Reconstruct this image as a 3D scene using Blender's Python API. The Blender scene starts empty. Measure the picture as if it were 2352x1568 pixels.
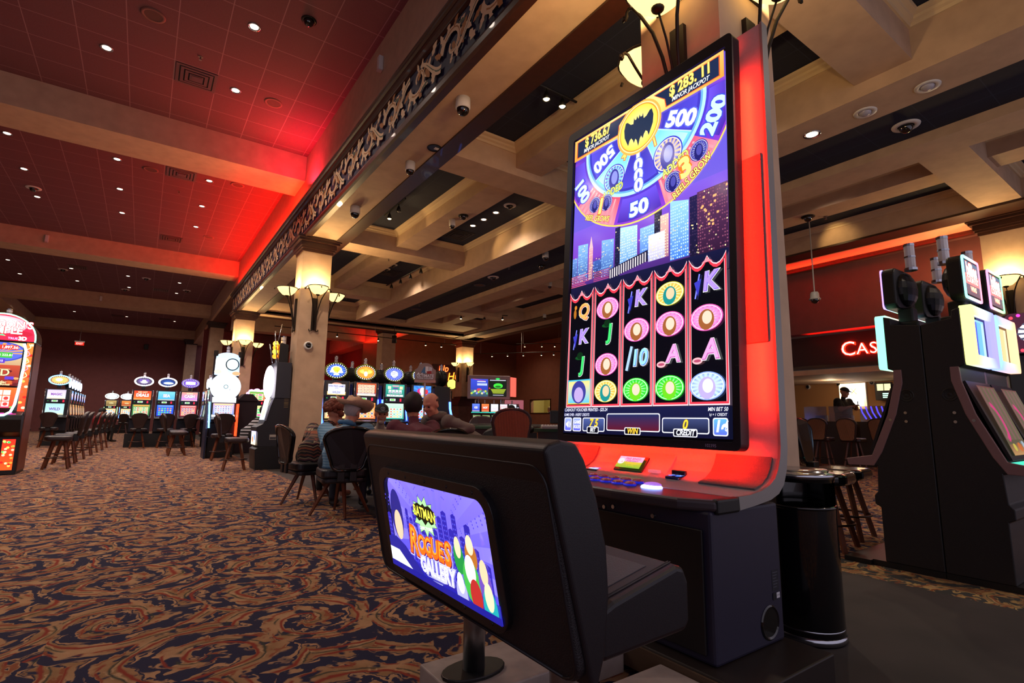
import bpy, bmesh, math, random
from mathutils import Vector, Matrix
random.seed(7); SCR = 1.15
SC = bpy.context.scene; COL = SC.collection; PI = math.pi
sin, cos = math.sin, math.cos

# ---------------------------------------------------------------- helpers
def lin(h):
    h = h.lstrip('#')
    o = []
    for i in (0, 2, 4):
        c = int(h[i:i+2], 16)/255
        o.append(c/12.92 if c <= .04045 else ((c+.055)/1.055)**2.4)
    return (o[0], o[1], o[2], 1.0)

_m = {}
def mat(name, col='808080', rough=.6, metal=0., emit=None, es=0., noise=0., nscale=30, bump=0., coat=0., trans=0., spec=.5):
    if name in _m: return _m[name]
    m = bpy.data.materials.new(name); m.use_nodes = True; _m[name] = m
    nt = m.node_tree; b = nt.nodes['Principled BSDF']
    c = lin(col) if isinstance(col, str) else col
    b.inputs['Base Color'].default_value = c
    b.inputs['Roughness'].default_value = rough
    b.inputs['Metallic'].default_value = metal
    b.inputs['Specular IOR Level'].default_value = spec
    if coat: b.inputs['Coat Weight'].default_value = coat
    if trans: b.inputs['Transmission Weight'].default_value = trans
    if emit:
        b.inputs['Emission Color'].default_value = lin(emit) if isinstance(emit, str) else emit
        b.inputs['Emission Strength'].default_value = es
    if noise or bump:
        tc = nt.nodes.new('ShaderNodeTexCoord'); n = nt.nodes.new('ShaderNodeTexNoise')
        n.inputs['Scale'].default_value = nscale; n.inputs['Detail'].default_value = 4
        nt.links.new(tc.outputs['Object'], n.inputs['Vector'])
        if noise:
            mx = nt.nodes.new('ShaderNodeMixRGB'); mx.blend_type = 'MULTIPLY'; mx.inputs[0].default_value = noise
            mx.inputs[1].default_value = c
            rp = nt.nodes.new('ShaderNodeValToRGB'); rp.color_ramp.elements[0].position = .3; rp.color_ramp.elements[1].position = .7
            rp.color_ramp.elements[0].color = (.35, .35, .35, 1); rp.color_ramp.elements[1].color = (1, 1, 1, 1)
            nt.links.new(n.outputs[0], rp.inputs[0]); nt.links.new(rp.outputs[0], mx.inputs[2])
            nt.links.new(mx.outputs[0], b.inputs['Base Color'])
        if bump:
            bp = nt.nodes.new('ShaderNodeBump'); bp.inputs['Strength'].default_value = bump; bp.inputs['Distance'].default_value = .01
            nt.links.new(n.outputs[0], bp.inputs['Height']); nt.links.new(bp.outputs[0], b.inputs['Normal'])
    return m

class MB:
    """collects shapes into one mesh"""
    def __init__(s): s.v = []; s.f = []; s.mi = []; s.sm = []; s.k = 0; s.smooth = False
    def mk(s): return len(s.v)
    def face(s, ix): s.f.append(tuple(ix)); s.mi.append(s.k); s.sm.append(s.smooth)
    def poly(s, pts):
        n = len(s.v); s.v += [tuple(p) for p in pts]; s.face(range(n, n+len(pts)))
    def box(s, x0, x1, y0, y1, z0, z1):
        n = len(s.v)
        s.v += [(x, y, z) for x in (x0, x1) for y in (y0, y1) for z in (z0, z1)]
        for a in ((0,1,3,2),(4,6,7,5),(0,4,5,1),(2,3,7,6),(0,2,6,4),(1,5,7,3)): s.face([n+i for i in a])
    def prism(s, pts, ax, a, b):
        """extrude a 2-D outline (two remaining axes in x,y,z order) along axis ax"""
        def P(p, t): q = list(p); q.insert('xyz'.index(ax), t); return tuple(q)
        n = len(s.v); k = len(pts)
        s.v += [P(p, a) for p in pts]+[P(p, b) for p in pts]
        s.face([n+i for i in range(k)][::-1]); s.face([n+k+i for i in range(k)])
        for i in range(k):
            j = (i+1) % k; s.face((n+i, n+j, n+k+j, n+k+i))
    def lathe(s, prof, c=(0,0,0), n=20, ax='z', a0=0, a1=2*PI):
        o = len(s.v); full = abs(a1-a0-2*PI) < 1e-6; m = n if full else n+1
        for r, h in prof:
            for i in range(m):
                t = a0+(a1-a0)*i/n; p = (r*cos(t), r*sin(t), h)
                if ax == 'x': p = (p[2], p[0], p[1])
                if ax == 'y': p = (p[0], p[2], p[1])
                s.v.append((p[0]+c[0], p[1]+c[1], p[2]+c[2]))
        for j in range(len(prof)-1):
            for i in range(n):
                i2 = (i+1) % m
                s.face((o+j*m+i, o+j*m+i2, o+(j+1)*m+i2, o+(j+1)*m+i))
    def cyl(s, c, r, h, n=16, ax='z', r2=None):
        r2 = r if r2 is None else r2
        s.lathe([(0, 0), (r, 0), (r2, h), (0, h)], c, n, ax)
    def tube(s, pts, r, n=8):
        pts = [Vector(p) for p in pts]; o = len(s.v); k = len(pts)
        up = None
        for i, p in enumerate(pts):
            t = (pts[min(i+1, k-1)]-pts[max(i-1, 0)]).normalized()
            if up is None:
                up = Vector((0, 0, 1)) if abs(t.z) < .9 else Vector((1, 0, 0))
            a = t.cross(up).normalized(); b = a.cross(t).normalized(); up = b
            rr = r[i] if isinstance(r, (list, tuple)) else r
            for j in range(n):
                q = 2*PI*j/n; s.v.append(tuple(p+a*(rr*cos(q))+b*(rr*sin(q))))
        for i in range(k-1):
            for j in range(n):
                s.face((o+i*n+j, o+i*n+(j+1) % n, o+(i+1)*n+(j+1) % n, o+(i+1)*n+j))
        s.face([o+j for j in range(n)][::-1]); s.face([o+(k-1)*n+j for j in range(n)])
    def ell(s, c, rx, ry, rz, nu=16, nv=10, z0=-1., z1=1.):
        o = len(s.v)
        for j in range(nv+1):
            ph = -PI/2+PI*j/nv; h = max(z0, min(z1, sin(ph))); w = math.sqrt(max(0, 1-h*h))
            if h in (z0, z1) and abs(sin(ph)) > abs(h): w = math.sqrt(max(0, 1-h*h))*(1 if j not in (0, nv) else 0)
            for i in range(nu):
                t = 2*PI*i/nu; s.v.append((c[0]+rx*w*cos(t), c[1]+ry*w*sin(t), c[2]+rz*h))
        for j in range(nv):
            for i in range(nu):
                i2 = (i+1) % nu; s.face((o+j*nu+i, o+j*nu+i2, o+(j+1)*nu+i2, o+(j+1)*nu+i))
    def xf(s, M, start=0):
        for i in range(start, len(s.v)): s.v[i] = tuple(M @ Vector(s.v[i]))
    def mesh(s, name, mats):
        me = bpy.data.meshes.new(name); me.from_pydata(s.v, [], s.f); 
        for m in (mats if isinstance(mats, (list, tuple)) else [mats]): me.materials.append(m)
        me.polygons.foreach_set('material_index', s.mi); me.polygons.foreach_set('use_smooth', s.sm)
        bm = bmesh.new(); bm.from_mesh(me); bmesh.ops.recalc_face_normals(bm, faces=bm.faces); bm.to_mesh(me); bm.free()
        me.update(); return me

def put(name, me, parent=None, bevel=0., seg=2, sub=0):
    o = bpy.data.objects.new(name, me); COL.objects.link(o)
    if parent: o.parent = parent
    if bevel:
        b = o.modifiers.new('bevel', 'BEVEL'); b.width = bevel; b.segments = seg; b.limit_method = 'ANGLE'; b.angle_limit = .6
        b.harden_normals = False
    if sub:
        b = o.modifiers.new('sub', 'SUBSURF'); b.levels = sub; b.render_levels = sub
    return o
def part(name, mb, mats, parent, bevel=0., seg=2, sub=0, label=None):
    o = put(name, mb.mesh(name, mats), parent, bevel, seg, sub)
    if label: o['label'] = label
    return o
def struct(name, mb, mats, bevel=0.):
    o = put(name, mb.mesh(name, mats), None, bevel); o['kind'] = 'structure'; return o
def tag(o, label, cat, group=None, kind=None):
    o['label'] = label; o['category'] = cat
    if group: o['group'] = group
    if kind: o['kind'] = kind
    return o
def thing(name, label, cat, loc=(0,0,0), rz=0., group=None):
    o = bpy.data.objects.new(name, None); COL.objects.link(o); o.empty_display_size = .1
    o.location = loc; o.rotation_euler = (0, 0, rz); return tag(o, label, cat, group)
def dup(root, loc, rz=None, label=None, group=None):
    r = root.copy(); COL.objects.link(r); r.location = loc
    if rz is not None: r.rotation_euler = (0, 0, rz)
    if label: r['label'] = label
    if group: r['group'] = group
    for ch in list(root.children):
        c = ch.copy(); COL.objects.link(c); c.parent = r
        for g in list(ch.children):
            d = g.copy(); COL.objects.link(d); d.parent = c
    return r
def light(name, typ, loc, energy, color=(1,1,1), size=.1, rot=(0,0,0), size_y=None, spot=1.2, blend=.6, spread=None):
    l = bpy.data.lights.new(name, typ); l.energy = energy; l.color = color
    if typ == 'AREA':
        l.size = size
        if size_y: l.shape = 'RECTANGLE'; l.size_y = size_y
        if spread: l.spread = spread
    elif typ == 'SPOT': l.spot_size = spot; l.spot_blend = blend; l.shadow_soft_size = size
    else: l.shadow_soft_size = size
    o = bpy.data.objects.new(name, l); COL.objects.link(o); o.location = loc; o.rotation_euler = rot; return o

# ---- flat graphics on screens and signs: layered coloured polygons in one mesh
_font = {}
def glyphs(s, size, bold=0., shear=0., space=1.):
    k = (s, size, bold, shear, space)
    if k in _font: return _font[k]
    cu = bpy.data.curves.new('t', 'FONT'); cu.body = s; cu.size = size; cu.offset = bold*size; cu.shear = shear
    cu.align_x = 'CENTER'; cu.align_y = 'CENTER'; cu.resolution_u = 3; cu.space_character = space
    o = bpy.data.objects.new('t', cu); COL.objects.link(o)
    dg = bpy.context.evaluated_depsgraph_get(); e = o.evaluated_get(dg); me = e.to_mesh()
    out = [[(me.vertices[i].co.x, me.vertices[i].co.y) for i in p.vertices] for p in me.polygons]
    e.to_mesh_clear(); bpy.data.objects.remove(o); bpy.data.curves.remove(cu)
    _font[k] = out; return out

def art_mat(strength, rough=.25, name='screen'):
    k = '%s_%.2f' % (name, strength)
    if k in _m: return _m[k]
    m = bpy.data.materials.new(k); m.use_nodes = True; _m[k] = m
    nt = m.node_tree; b = nt.nodes['Principled BSDF']
    a = nt.nodes.new('ShaderNodeAttribute'); a.attribute_name = 'Col'
    if strength > 0:
        b.inputs['Base Color'].default_value = (.006, .006, .008, 1)
        nt.links.new(a.outputs['Color'], b.inputs['Emission Color']); b.inputs['Emission Strength'].default_value = strength
    else: nt.links.new(a.outputs['Color'], b.inputs['Base Color'])
    b.inputs['Roughness'].default_value = rough; return m

class Art:
    def __init__(s): s.p = []; s.L = 0
    def up(s, n=1): s.L += n
    def poly(s, pts, c):
        """c: hex, or list of hex per corner"""
        cs = [lin(c)]*len(pts) if isinstance(c, str) else [lin(x) for x in c]
        s.p.append((s.L, [tuple(p) for p in pts], cs)); return s
    def rect(s, x0, y0, x1, y1, c, c2=None, r=0.):
        s.up()
        if r:
            pts = []
            for cx, cy, a in ((x1-r, y0+r, -90), (x1-r, y1-r, 0), (x0+r, y1-r, 90), (x0+r, y0+r, 180)):
                pts += [(cx+r*cos(math.radians(a+t)), cy+r*sin(math.radians(a+t))) for t in (0, 30, 60, 90)]
            if c2:
                A, B = lin(c), lin(c2)
                cs = [tuple(A[i]+(B[i]-A[i])*(p[1]-y0)/(y1-y0) for i in range(4)) for p in pts]
                s.p.append((s.L, pts, cs)); return
            return s.poly(pts, c)
        return s.poly([(x0, y0), (x1, y0), (x1, y1), (x0, y1)], [c, c, c2, c2] if c2 else c)
    def frame(s, x0, y0, x1, y1, w, c):
        s.up()
        for q in ((x0, y0, x1, y0+w), (x0, y1-w, x1, y1), (x0, y0+w, x0+w, y1-w), (x1-w, y0+w, x1, y1-w)):
            s.poly([(q[0], q[1]), (q[2], q[1]), (q[2], q[3]), (q[0], q[3])], c)
    def ell(s, cx, cy, rx, ry, c, n=28, c2=None):
        s.up()
        if c2:
            for i in range(n):
                a, b = 2*PI*i/n, 2*PI*(i+1)/n
                s.poly([(cx, cy), (cx+rx*cos(a), cy+ry*sin(a)), (cx+rx*cos(b), cy+ry*sin(b))], [c2, c, c])
        else: s.poly([(cx+rx*cos(2*PI*i/n), cy+ry*sin(2*PI*i/n)) for i in range(n)], c)
    def sector(s, cx, cy, rx0, ry0, rx1, ry1, a0, a1, c, c2=None, n=10):
        s.up(); a0, a1 = math.radians(a0), math.radians(a1)
        for i in range(n):
            a, b = a0+(a1-a0)*i/n, a0+(a1-a0)*(i+1)/n
            cc = [c, c2 or c, c2 or c, c]
            s.poly([(cx+rx0*cos(a), cy+ry0*sin(a)), (cx+rx1*cos(a), cy+ry1*sin(a)), (cx+rx1*cos(b), cy+ry1*sin(b)), (cx+rx0*cos(b), cy+ry0*sin(b))], cc)
    def line(s, pts, w, c):
        s.up()
        for (ax, ay), (bx, by) in zip(pts, pts[1:]):
            d = math.hypot(bx-ax, by-ay) or 1; nx, ny = -(by-ay)/d*w/2, (bx-ax)/d*w/2
            s.poly([(ax-nx, ay-ny), (bx-nx, by-ny), (bx+nx, by+ny), (ax+nx, ay+ny)], c)
    def text(s, t, x, y, size, c, bold=0., shear=0., rot=0., sx=1., out=None, ow=.04, space=1.):
        R = math.radians(rot); ca, sa = cos(R), sin(R)
        for col, bd in (((out, bold+ow),) if out else ())+((c, bold),):
            s.up()
            for g in glyphs(t, size, bd, shear, space):
                s.poly([(x+(a*sx)*ca-b*sa, y+(a*sx)*sa+b*ca) for a, b in g], col)
    def clip(s, x0, y0, x1, y1):
        out = []
        for L, pts, cs in s.p:
            for ax, lim, sg in ((0, x0, 1), (0, x1, -1), (1, y0, 1), (1, y1, -1)):
                if not pts: break
                np_, nc = [], []
                for i in range(len(pts)):
                    p, q, cp, cq = pts[i-1], pts[i], cs[i-1], cs[i]
                    ip, iq = sg*(p[ax]-lim) >= 0, sg*(q[ax]-lim) >= 0
                    if ip != iq:
                        t = (lim-p[ax])/(q[ax]-p[ax]); np_.append((p[0]+(q[0]-p[0])*t, p[1]+(q[1]-p[1])*t)); nc.append(tuple(cp[k]+(cq[k]-cp[k])*t for k in range(4)))
                    if iq: np_.append(q); nc.append(cq)
                pts, cs = np_, nc
            if len(pts) >= 3: out.append((L, pts, cs))
        s.p = out
    def build(s, name, o, u, v, parent, strength=1., eps=.00025, rough=.25, warp=None):
        o, u, v = Vector(o), Vector(u), Vector(v); n = u.cross(v).normalized()
        vs, fs, cols = [], [], []
        for L, pts, cs in s.p:
            k = len(vs)
            for p in pts:
                q = o+u*p[0]+v*p[1]+n*(L*eps)
                if warp: q = q+n*warp(p)
                vs.append(tuple(q))
            fs.append(tuple(range(k, k+len(pts)))); cols += cs
        me = bpy.data.meshes.new(name); me.from_pydata(vs, [], fs)
        ca = me.color_attributes.new('Col', 'FLOAT_COLOR', 'CORNER')
        ca.data.foreach_set('color', [x for c in cols for x in c])
        me.materials.append(art_mat(strength, rough)); me.update()
        return put(name, me, parent)
DL = [(x, y) for x in (-4.5, -2.72, -.96, .80) for y in (5.8, 7.68, 9.49, 13.76, 15.62, 17.5, 19.3, 23.3, 27.9, 33.5, 37.)]
DLV = [(-.96, 9.49), (.80, 7.68), (.80, 9.49)]+[(x, y) for x in (-2.72, -.96, .80) for y in (13.76, 15.62, 17.5)]+[(x, y) for x in (-4.5, -2.72, -.96, .80) for y in (23.3, 25.6, 27.9)]+[(x, y) for x in (-3.5, -1.2, 1.1) for y in (33.5, 36.5)]
# ---------------------------------------------------------------- surface materials
def nodes(name):
    m = bpy.data.materials.new(name); m.use_nodes = True; _m[name] = m
    nt = m.node_tree
    def N(t, **k):
        n = nt.nodes.new('ShaderNode'+t)
        for a, b in k.items(): setattr(n, a, b)
        return n
    return m, nt, N, nt.nodes['Principled BSDF'], nt.links.new
def carpet_mat(name, cream, navy, rust, green, scale=1.55):
    m, nt, N, b, Lk = nodes(name)
    def math_(op, a, c=None):
        n = N('Math', operation=op)
        for i, x in enumerate((a, c)):
            if x is None: continue
            if isinstance(x, (int, float)): n.inputs[i].default_value = x
            else: Lk(x, n.inputs[i])
        return n.outputs[0]
    def noise(vec, s, d=2.):
        n = N('TexNoise'); n.inputs['Scale'].default_value = s; n.inputs['Detail'].default_value = d
        Lk(vec, n.inputs['Vector']); return n.outputs
    def mixc(f, a, c):
        n = N('MixRGB')
        for i, x in ((0, f), (1, a), (2, c)):
            if isinstance(x, tuple): n.inputs[i].default_value = x
            elif isinstance(x, (int, float)): n.inputs[i].default_value = x
            else: Lk(x, n.inputs[i])
        return n.outputs[0]
    def step(x, a, w=.03):
        n = N('MapRange'); n.inputs[1].default_value = a-w; n.inputs[2].default_value = a+w; Lk(x, n.inputs[0]); return n.outputs[0]
    tc = N('TexCoord').outputs['Object']
    # gentle warp, then a scroll that winds round the centre of every cell
    w1 = noise(tc, 2.3, 1.)[1]
    va = N('VectorMath', operation='SUBTRACT'); Lk(w1, va.inputs[0]); va.inputs[1].default_value = (.5, .5, .5)
    vs = N('VectorMath', operation='SCALE'); Lk(va.outputs[0], vs.inputs[0]); vs.inputs['Scale'].default_value = .22
    P = N('VectorMath', operation='ADD'); Lk(tc, P.inputs[0]); Lk(vs.outputs[0], P.inputs[1]); P = P.outputs[0]
    vo = N('TexVoronoi', voronoi_dimensions='2D'); vo.inputs['Scale'].default_value = scale; vo.inputs['Randomness'].default_value = .55
    Lk(P, vo.inputs['Vector'])
    dv = N('VectorMath', operation='SUBTRACT'); Lk(P, dv.inputs[0]); Lk(vo.outputs['Position'], dv.inputs[1])
    sp = N('SeparateXYZ'); Lk(dv.outputs[0], sp.inputs[0])
    ang = math_('ARCTAN2', sp.outputs[1], sp.outputs[0])
    r = math_('MULTIPLY', vo.outputs['Distance'], 1/scale*1.0)
    sc = N('SeparateColor'); Lk(vo.outputs['Color'], sc.inputs[0])
    sgn = math_('SUBTRACT', math_('MULTIPLY', math_('GREATER_THAN', sc.outputs[0], .5), 2.), 1.)
    # feathered leaf edges that follow the winding
    n2 = noise(P, 13, 2.)[0]; n3 = noise(P, 30, 2.)[0]; n1 = noise(P, 6.5, 2.)[0]
    serr = math_('SINE', math_('ADD', math_('MULTIPLY', ang, 9.), math_('MULTIPLY', r, math_('MULTIPLY', sgn, 46.))))
    feather = math_('ADD', math_('ADD', math_('MULTIPLY', math_('SUBTRACT', n2, .5), 1.5), math_('MULTIPLY', math_('SUBTRACT', n3, .5), .5)), math_('MULTIPLY', serr, .17))
    turn = math_('MULTIPLY', ang, .159)
    ph = math_('ADD', math_('MULTIPLY', r, 5.0), math_('MULTIPLY', math_('MULTIPLY', turn, sgn), 1.))
    ph = math_('ADD', ph, sc.outputs[1])
    soft = math_('ADD', ph, math_('MULTIPLY', feather, .42)); fs = math_('FRACT', math_('ADD', ph, math_('MULTIPLY', feather, .09)))
    f = math_('FRACT', soft)
    band = lambda x, a, c: math_('MULTIPLY', step(x, a, .02), math_('SUBTRACT', 1., step(x, c, .02)))
    col = mixc(step(n1, .5, .12), lin(cream), lin('a27a54'))
    col = mixc(math_('MULTIPLY', band(f, .16, .24), step(n2, .46)), col, lin('c8a078'))
    col = mixc(band(f, .50, .93), col, lin(navy))
    fl = math_('FRACT', math_('MULTIPLY', soft, 3.)); col = mixc(math_('MULTIPLY', math_('MULTIPLY', band(fl, .30, .62), band(f, .50, .93)), step(n1, .50, .03)), col, lin(cream))
    col = mixc(math_('MULTIPLY', step(noise(P, 10, 2.)[0], .57, .02), math_('SUBTRACT', 1., band(f, .45, .97))), col, lin(navy))
    col = mixc(band(fs, .02, .10), col, lin(rust))
    col = mixc(math_('MULTIPLY', band(fs, .19, .235), step(n1, .44)), col, lin(green))
    col = mixc(math_('MULTIPLY', band(fs, .38, .44), step(n2, .48)), col, lin(rust))
    col = mixc(math_('MULTIPLY', band(f, .44, .50), step(n1, .52)), col, lin('9c5a3c'))
    fib = noise(tc, 420, 2.)[0]
    mu = N('MixRGB', blend_type='MULTIPLY'); mu.inputs[0].default_value = .55; Lk(col, mu.inputs[1]); Lk(fib, mu.inputs[2]); col = mu.outputs[0]
    Lk(col, b.inputs['Base Color']); b.inputs['Roughness'].default_value = .95; b.inputs['Specular IOR Level'].default_value = .15
    bp = N('Bump'); bp.inputs['Strength'].default_value = .35; bp.inputs['Distance'].default_value = .006; Lk(fib, bp.inputs['Height']); Lk(bp.outputs[0], b.inputs['Normal'])
    return m
def tile_mat(name, base, line, px, py, s=.6, w=.012, rough=.85, axes=(0, 1)):
    m, nt, N, b, Lk = nodes(name)
    tc = N('TexCoord'); sp = N('SeparateXYZ'); Lk(tc.outputs['Object'], sp.inputs[0])
    hit = []
    for ax, off in [(0, px), (1, py)][:len(axes)]:
        a = N('Math', operation='ADD'); a.inputs[1].default_value = -off+s*200; Lk(sp.outputs[ax], a.inputs[0])
        q = N('Math', operation='MODULO'); q.inputs[1].default_value = s; Lk(a.outputs[0], q.inputs[0])
        l = N('Math', operation='LESS_THAN'); l.inputs[1].default_value = w; Lk(q.outputs[0], l.inputs[0]); hit.append(l.outputs[0])
    mx = N('Math', operation='MAXIMUM'); Lk(hit[0], mx.inputs[0]); Lk(hit[-1], mx.inputs[1])
    no = N('TexNoise'); no.inputs['Scale'].default_value = 60; no.inputs['Detail'].default_value = 3; Lk(tc.outputs['Object'], no.inputs['Vector'])
    c0 = N('MixRGB', blend_type='MULTIPLY'); c0.inputs[0].default_value = .35; c0.inputs[1].default_value = lin(base); Lk(no.outputs[0], c0.inputs[2])
    c1 = N('MixRGB'); Lk(mx.outputs[0], c1.inputs[0]); Lk(c0.outputs[0], c1.inputs[1]); c1.inputs[2].default_value = lin(line)
    Lk(c1.outputs[0], b.inputs['Base Color']); b.inputs['Roughness'].default_value = rough
    bp = N('Bump'); bp.inputs['Strength'].default_value = .25; bp.inputs['Distance'].default_value = .004; Lk(no.outputs[0], bp.inputs['Height']); Lk(bp.outputs[0], b.inputs['Normal'])
    return m

CARPET = carpet_mat('scroll_carpet', 'c49870', '33324c', '9a4030', '46483c')
CARPET2 = carpet_mat('border_carpet', 'c8a568', '4a4a48', '9a5a3a', '5a6048', 2.6)
MATG = mat('dark_floor', '3a3230', .85, noise=.6, nscale=3)
CREAM = mat('cream_paint', 'c8a88c', .75, noise=.25, nscale=5)
CREAM2 = mat('cream_trim', 'd3b994', .6)
NAVY = tile_mat('navy_ceiling', '1b2238', '2a3046', .2, .1, .6, .01)
TILE = tile_mat('burgundy_tile', '774852', '94707a', 1.1, 7.98)
BURG = mat('burgundy_wall', '7c4646', .8, noise=.2, nscale=4)
BROWN = mat('brown_wall', '8a5a46', .8, noise=.2, nscale=4)
TAN = mat('tan_wall', 'b98a58', .8)
WOOD = mat('mahogany', '3a1a10', .42, noise=.5, nscale=14, coat=.1)
DARK = mat('dark_metal', '15130f', .45, .3)
BLACK = mat('black_plastic', '0b0b0d', .45, noise=.2, nscale=80)
BLACKG = mat('black_gloss', '08080a', .15, coat=.5)
CHROME = mat('chrome', 'b8bcc4', .18, 1.)
BRUSH = mat('brushed_steel', '9a9ca2', .32, 1.)
WHITEP = mat('white_plastic', 'd8d4d0', .45)
LEATHER = mat('black_leather', '141118', .42, bump=.08, nscale=500)
LEATHB = mat('brown_leather', '2a1c1c', .35, bump=.2, nscale=120)
LEGW = mat('walnut_leg', '6b3a24', .4, noise=.5, nscale=20)
IRON = mat('wrought_iron', '2a2018', .5, .5)
GLASSW = mat('lit_alabaster_glass', 'f0d9a0', .4, emit='ffd98a', es=1.6)
BULB = mat('lamp_glow', 'ffffff', .4, emit='fff0d8', es=3.)
BULBW = mat('track_bulb', 'ffffff', .4, emit='ffdca0', es=14.)
GREYF = mat('fixture_grey', '8d8a88', .5)
DOME = mat('smoked_dome', '08080c', .06, coat=1.)

# ---------------------------------------------------------------- setting
Z1, ZS, ZN = 6.53, 4.66, 5.10
b = MB()
def flr(x0, x1, y0, y1, k): b.k = k; b.poly([(x0, y0, 0), (x1, y0, 0), (x1, y1, 0), (x0, y1, 0)])
flr(-14, 2.05, -3, 41, 0); flr(2.05, 4.03, -3, 41, 1); flr(4.03, 4.40, -3, 41, 2); flr(4.40, 21, -3, 41, 0)
struct('floor', b, [CARPET, MATG, CARPET2])

b = MB(); b.box(-14, 2.40, -3, 41, Z1, Z1+.1); struct('ceiling', b, [TILE])
def sbox(name, m, *bx, bevel=0.):
    q = MB()
    for t in bx: q.box(*t)
    return struct(name, q, [m], bevel)
for y0, y1 in ((1.7, 2.65), (11.17, 12.12), (20.65, 21.5), (29.9, 30.8), (39.8, 40.9)):
    sbox('ceiling_beam', CREAM, (-14, 2.395, y0, y1, 5.98, Z1-.001))
sbox('ceiling_beam', CREAM, (-6.6, -5.5, 30.81, 39.79, 5.98, Z1-.001))
sbox('wall_back', BURG, (-14, 10, 41, 41.2, 0, Z1+.1))
sbox('wall_far', BURG, (-14.2, -14, -3, 41, 0, Z1+.1))
# fascia wall over the long soffit, and the header further on
sbox('wall_fascia', CREAM, (2.40, 2.62, -3, 21.5, 5.40, Z1+.1), (2.40, 3.05, 21.5, 41, 5.72, Z1+.1))
sbox('wall_soffit', CREAM, (2.42, 3.11, -3, 21.5, ZS, 5.40))
fr = mat('frieze_navy', '1c2140', .6)
sbox('trim_frieze', fr, (2.395, 2.42, -3, 21.5, 4.74, 5.30))
q = MB(); q.prism([(2.40, 5.28), (2.385, 5.28), (2.365, 5.31), (2.365, 5.33), (2.34, 5.35), (2.325, 5.39), (2.30, 5.40), (2.30, 5.43), (2.285, 5.44), (2.285, 5.465), (2.40, 5.465)], 'y', -3, 21.55)
q.prism([(2.40, 4.62), (2.37, 4.64), (2.365, 4.70), (2.38, 4.745), (2.40, 4.745)], 'y', -3, 21.55)
q.box(2.375, 2.50, -3, 21.52, 4.64, ZS-.001); q.box(3.00, 3.24, -3, 20.0, 4.635, ZS-.001)
struct('trim_soffit', q, [WOOD])

# main hall: wide dropped beam with a sunk navy strip, cross beams, navy coffers with crown moulding
q = MB(); q.box(6.05, 6.65, -3, 18.5, 4.5, 5.15); q.box(7.73, 8.27, -3, 18.5, 4.5, 5.15); q.box(6.65, 7.73, 17.95, 18.5, 4.5, 5.15)
struct('ceiling_beam', q, [CREAM])
sbox('ceiling_strip', NAVY, (6.65, 7.73, -3, 17.95, 4.63, 4.7))
for y0, y1 in ((1.62, 2.15), (6.08, 6.60), (10.67, 11.25), (15.3, 15.85)):
    sbox('ceiling_beam', CREAM, (3.11, 6.05, y0, y1, ZS, 5.15)); sbox('ceiling_beam', CREAM, (8.27, 11.4, y0+.2, y1+.22, ZS, 5.15))
for x0, x1 in ((4.30, 4.79), (9.53, 10.02)):
    for y0, y1 in ((-3, 1.62), (2.15, 6.08), (6.6, 10.67), (11.25, 15.3), (15.85, 18.5)):
        if x0 > 9 and y0 > 0: y0 += .22
        if x0 > 9 and y1 < 18: y1 += .2
        sbox('ceiling_beam', CREAM, (x0, x1, y0, y1, 4.78, 5.15))
sbox('ceiling_panel', NAVY, (3.11, 11.4, -3, 20.0, ZN+.02, ZN+.12))
sbox('wall_header', CREAM, (2.5, 12.7, 20.0, 20.9, ZS, 5.72), (3.25, 11.4, 18.5, 20.0, ZS+.12, 5.12))
q = MB(); q.box(3.11, 11.45, 20.0, 20.12, 4.62, 4.74); q.box(3.11, 12.7, 20.78, 20.92, 4.62, 4.74); struct('trim_header', q, [WOOD])
q = MB()
def crown(x0, x1, y0, y1):
    st = [(0, 5.0), (.02, 5.0), (.03, 5.03), (.06, 5.045), (.07, 5.07), (.11, 5.085), (.12, 5.11)]
    for (d0, z0), (d1, z1) in zip(st, st[1:]):
        A = [(x0+d0, y0+d0), (x1-d0, y0+d0), (x1-d0, y1-d0), (x0+d0, y1-d0)]; B = [(x0+d1, y0+d1), (x1-d1, y0+d1), (x1-d1, y1-d1), (x0+d1, y1-d1)]
        for i in range(4):
            j = (i+1) % 4; q.poly([(*A[i], z0), (*A[j], z0), (*B[j], z1), (*B[i], z1)])
ys = [(-3, 1.62), (2.15, 6.08), (6.6, 10.67), (11.25, 15.3), (15.85, 18.5)]
for y0, y1 in ys:
    for x0, x1 in ((3.11, 4.30), (4.79, 6.05), (8.27, 9.53), (10.02, 11.4)):
        o0, o1 = (.22, .2) if x0 > 8 else (0, 0)
        crown(x0, x1, y0+(o0 if y0 > 0 else 0), y1+(o1 if y1 < 18 else 0))
struct('trim_cornice', q, [CREAM2])

# far-side soffit, upper wall, sign wall and the room behind the counter
sbox('wall_soffit', CREAM, (11.4, 12.7, -3, 20.9, ZS, 5.72))
q = MB(); q.box(11.36, 11.85, -3, 20.9, 4.62, ZS-.001); q.box(12.52, 12.7, -3, 20.9, 4.60, ZS-.001); struct('trim_soffit', q, [WOOD])
sbox('wall_upper', BURG, (12.9, 13.2, -3, 11, 3.13, 5.7)); sbox('wall_upper', BURG, (12.7, 12.9, -3, 11, 4.62, 5.7))
sbox('wall_sign', mat('dark_burgundy', '3a1a1c', .7), (13.3, 13.5, -3, 11, 2.38, 3.10)); sbox('ceiling_ledge', CREAM, (13.2, 13.5, -3, 11, 3.13, 3.2))
sbox('trim_sign', WOOD, (13.24, 13.5, -3, 11, 2.30, 2.38))
sbox('ceiling_room', CREAM, (13.26, 17, -3, 11, 2.16, 2.28)); sbox('wall_room', TAN, (16.6, 16.8, -3, 11, 0, 2.2))
sbox('wall_side', BROWN, (12.9, 19.3, 11, 11.2, 0, 5.8))
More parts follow.
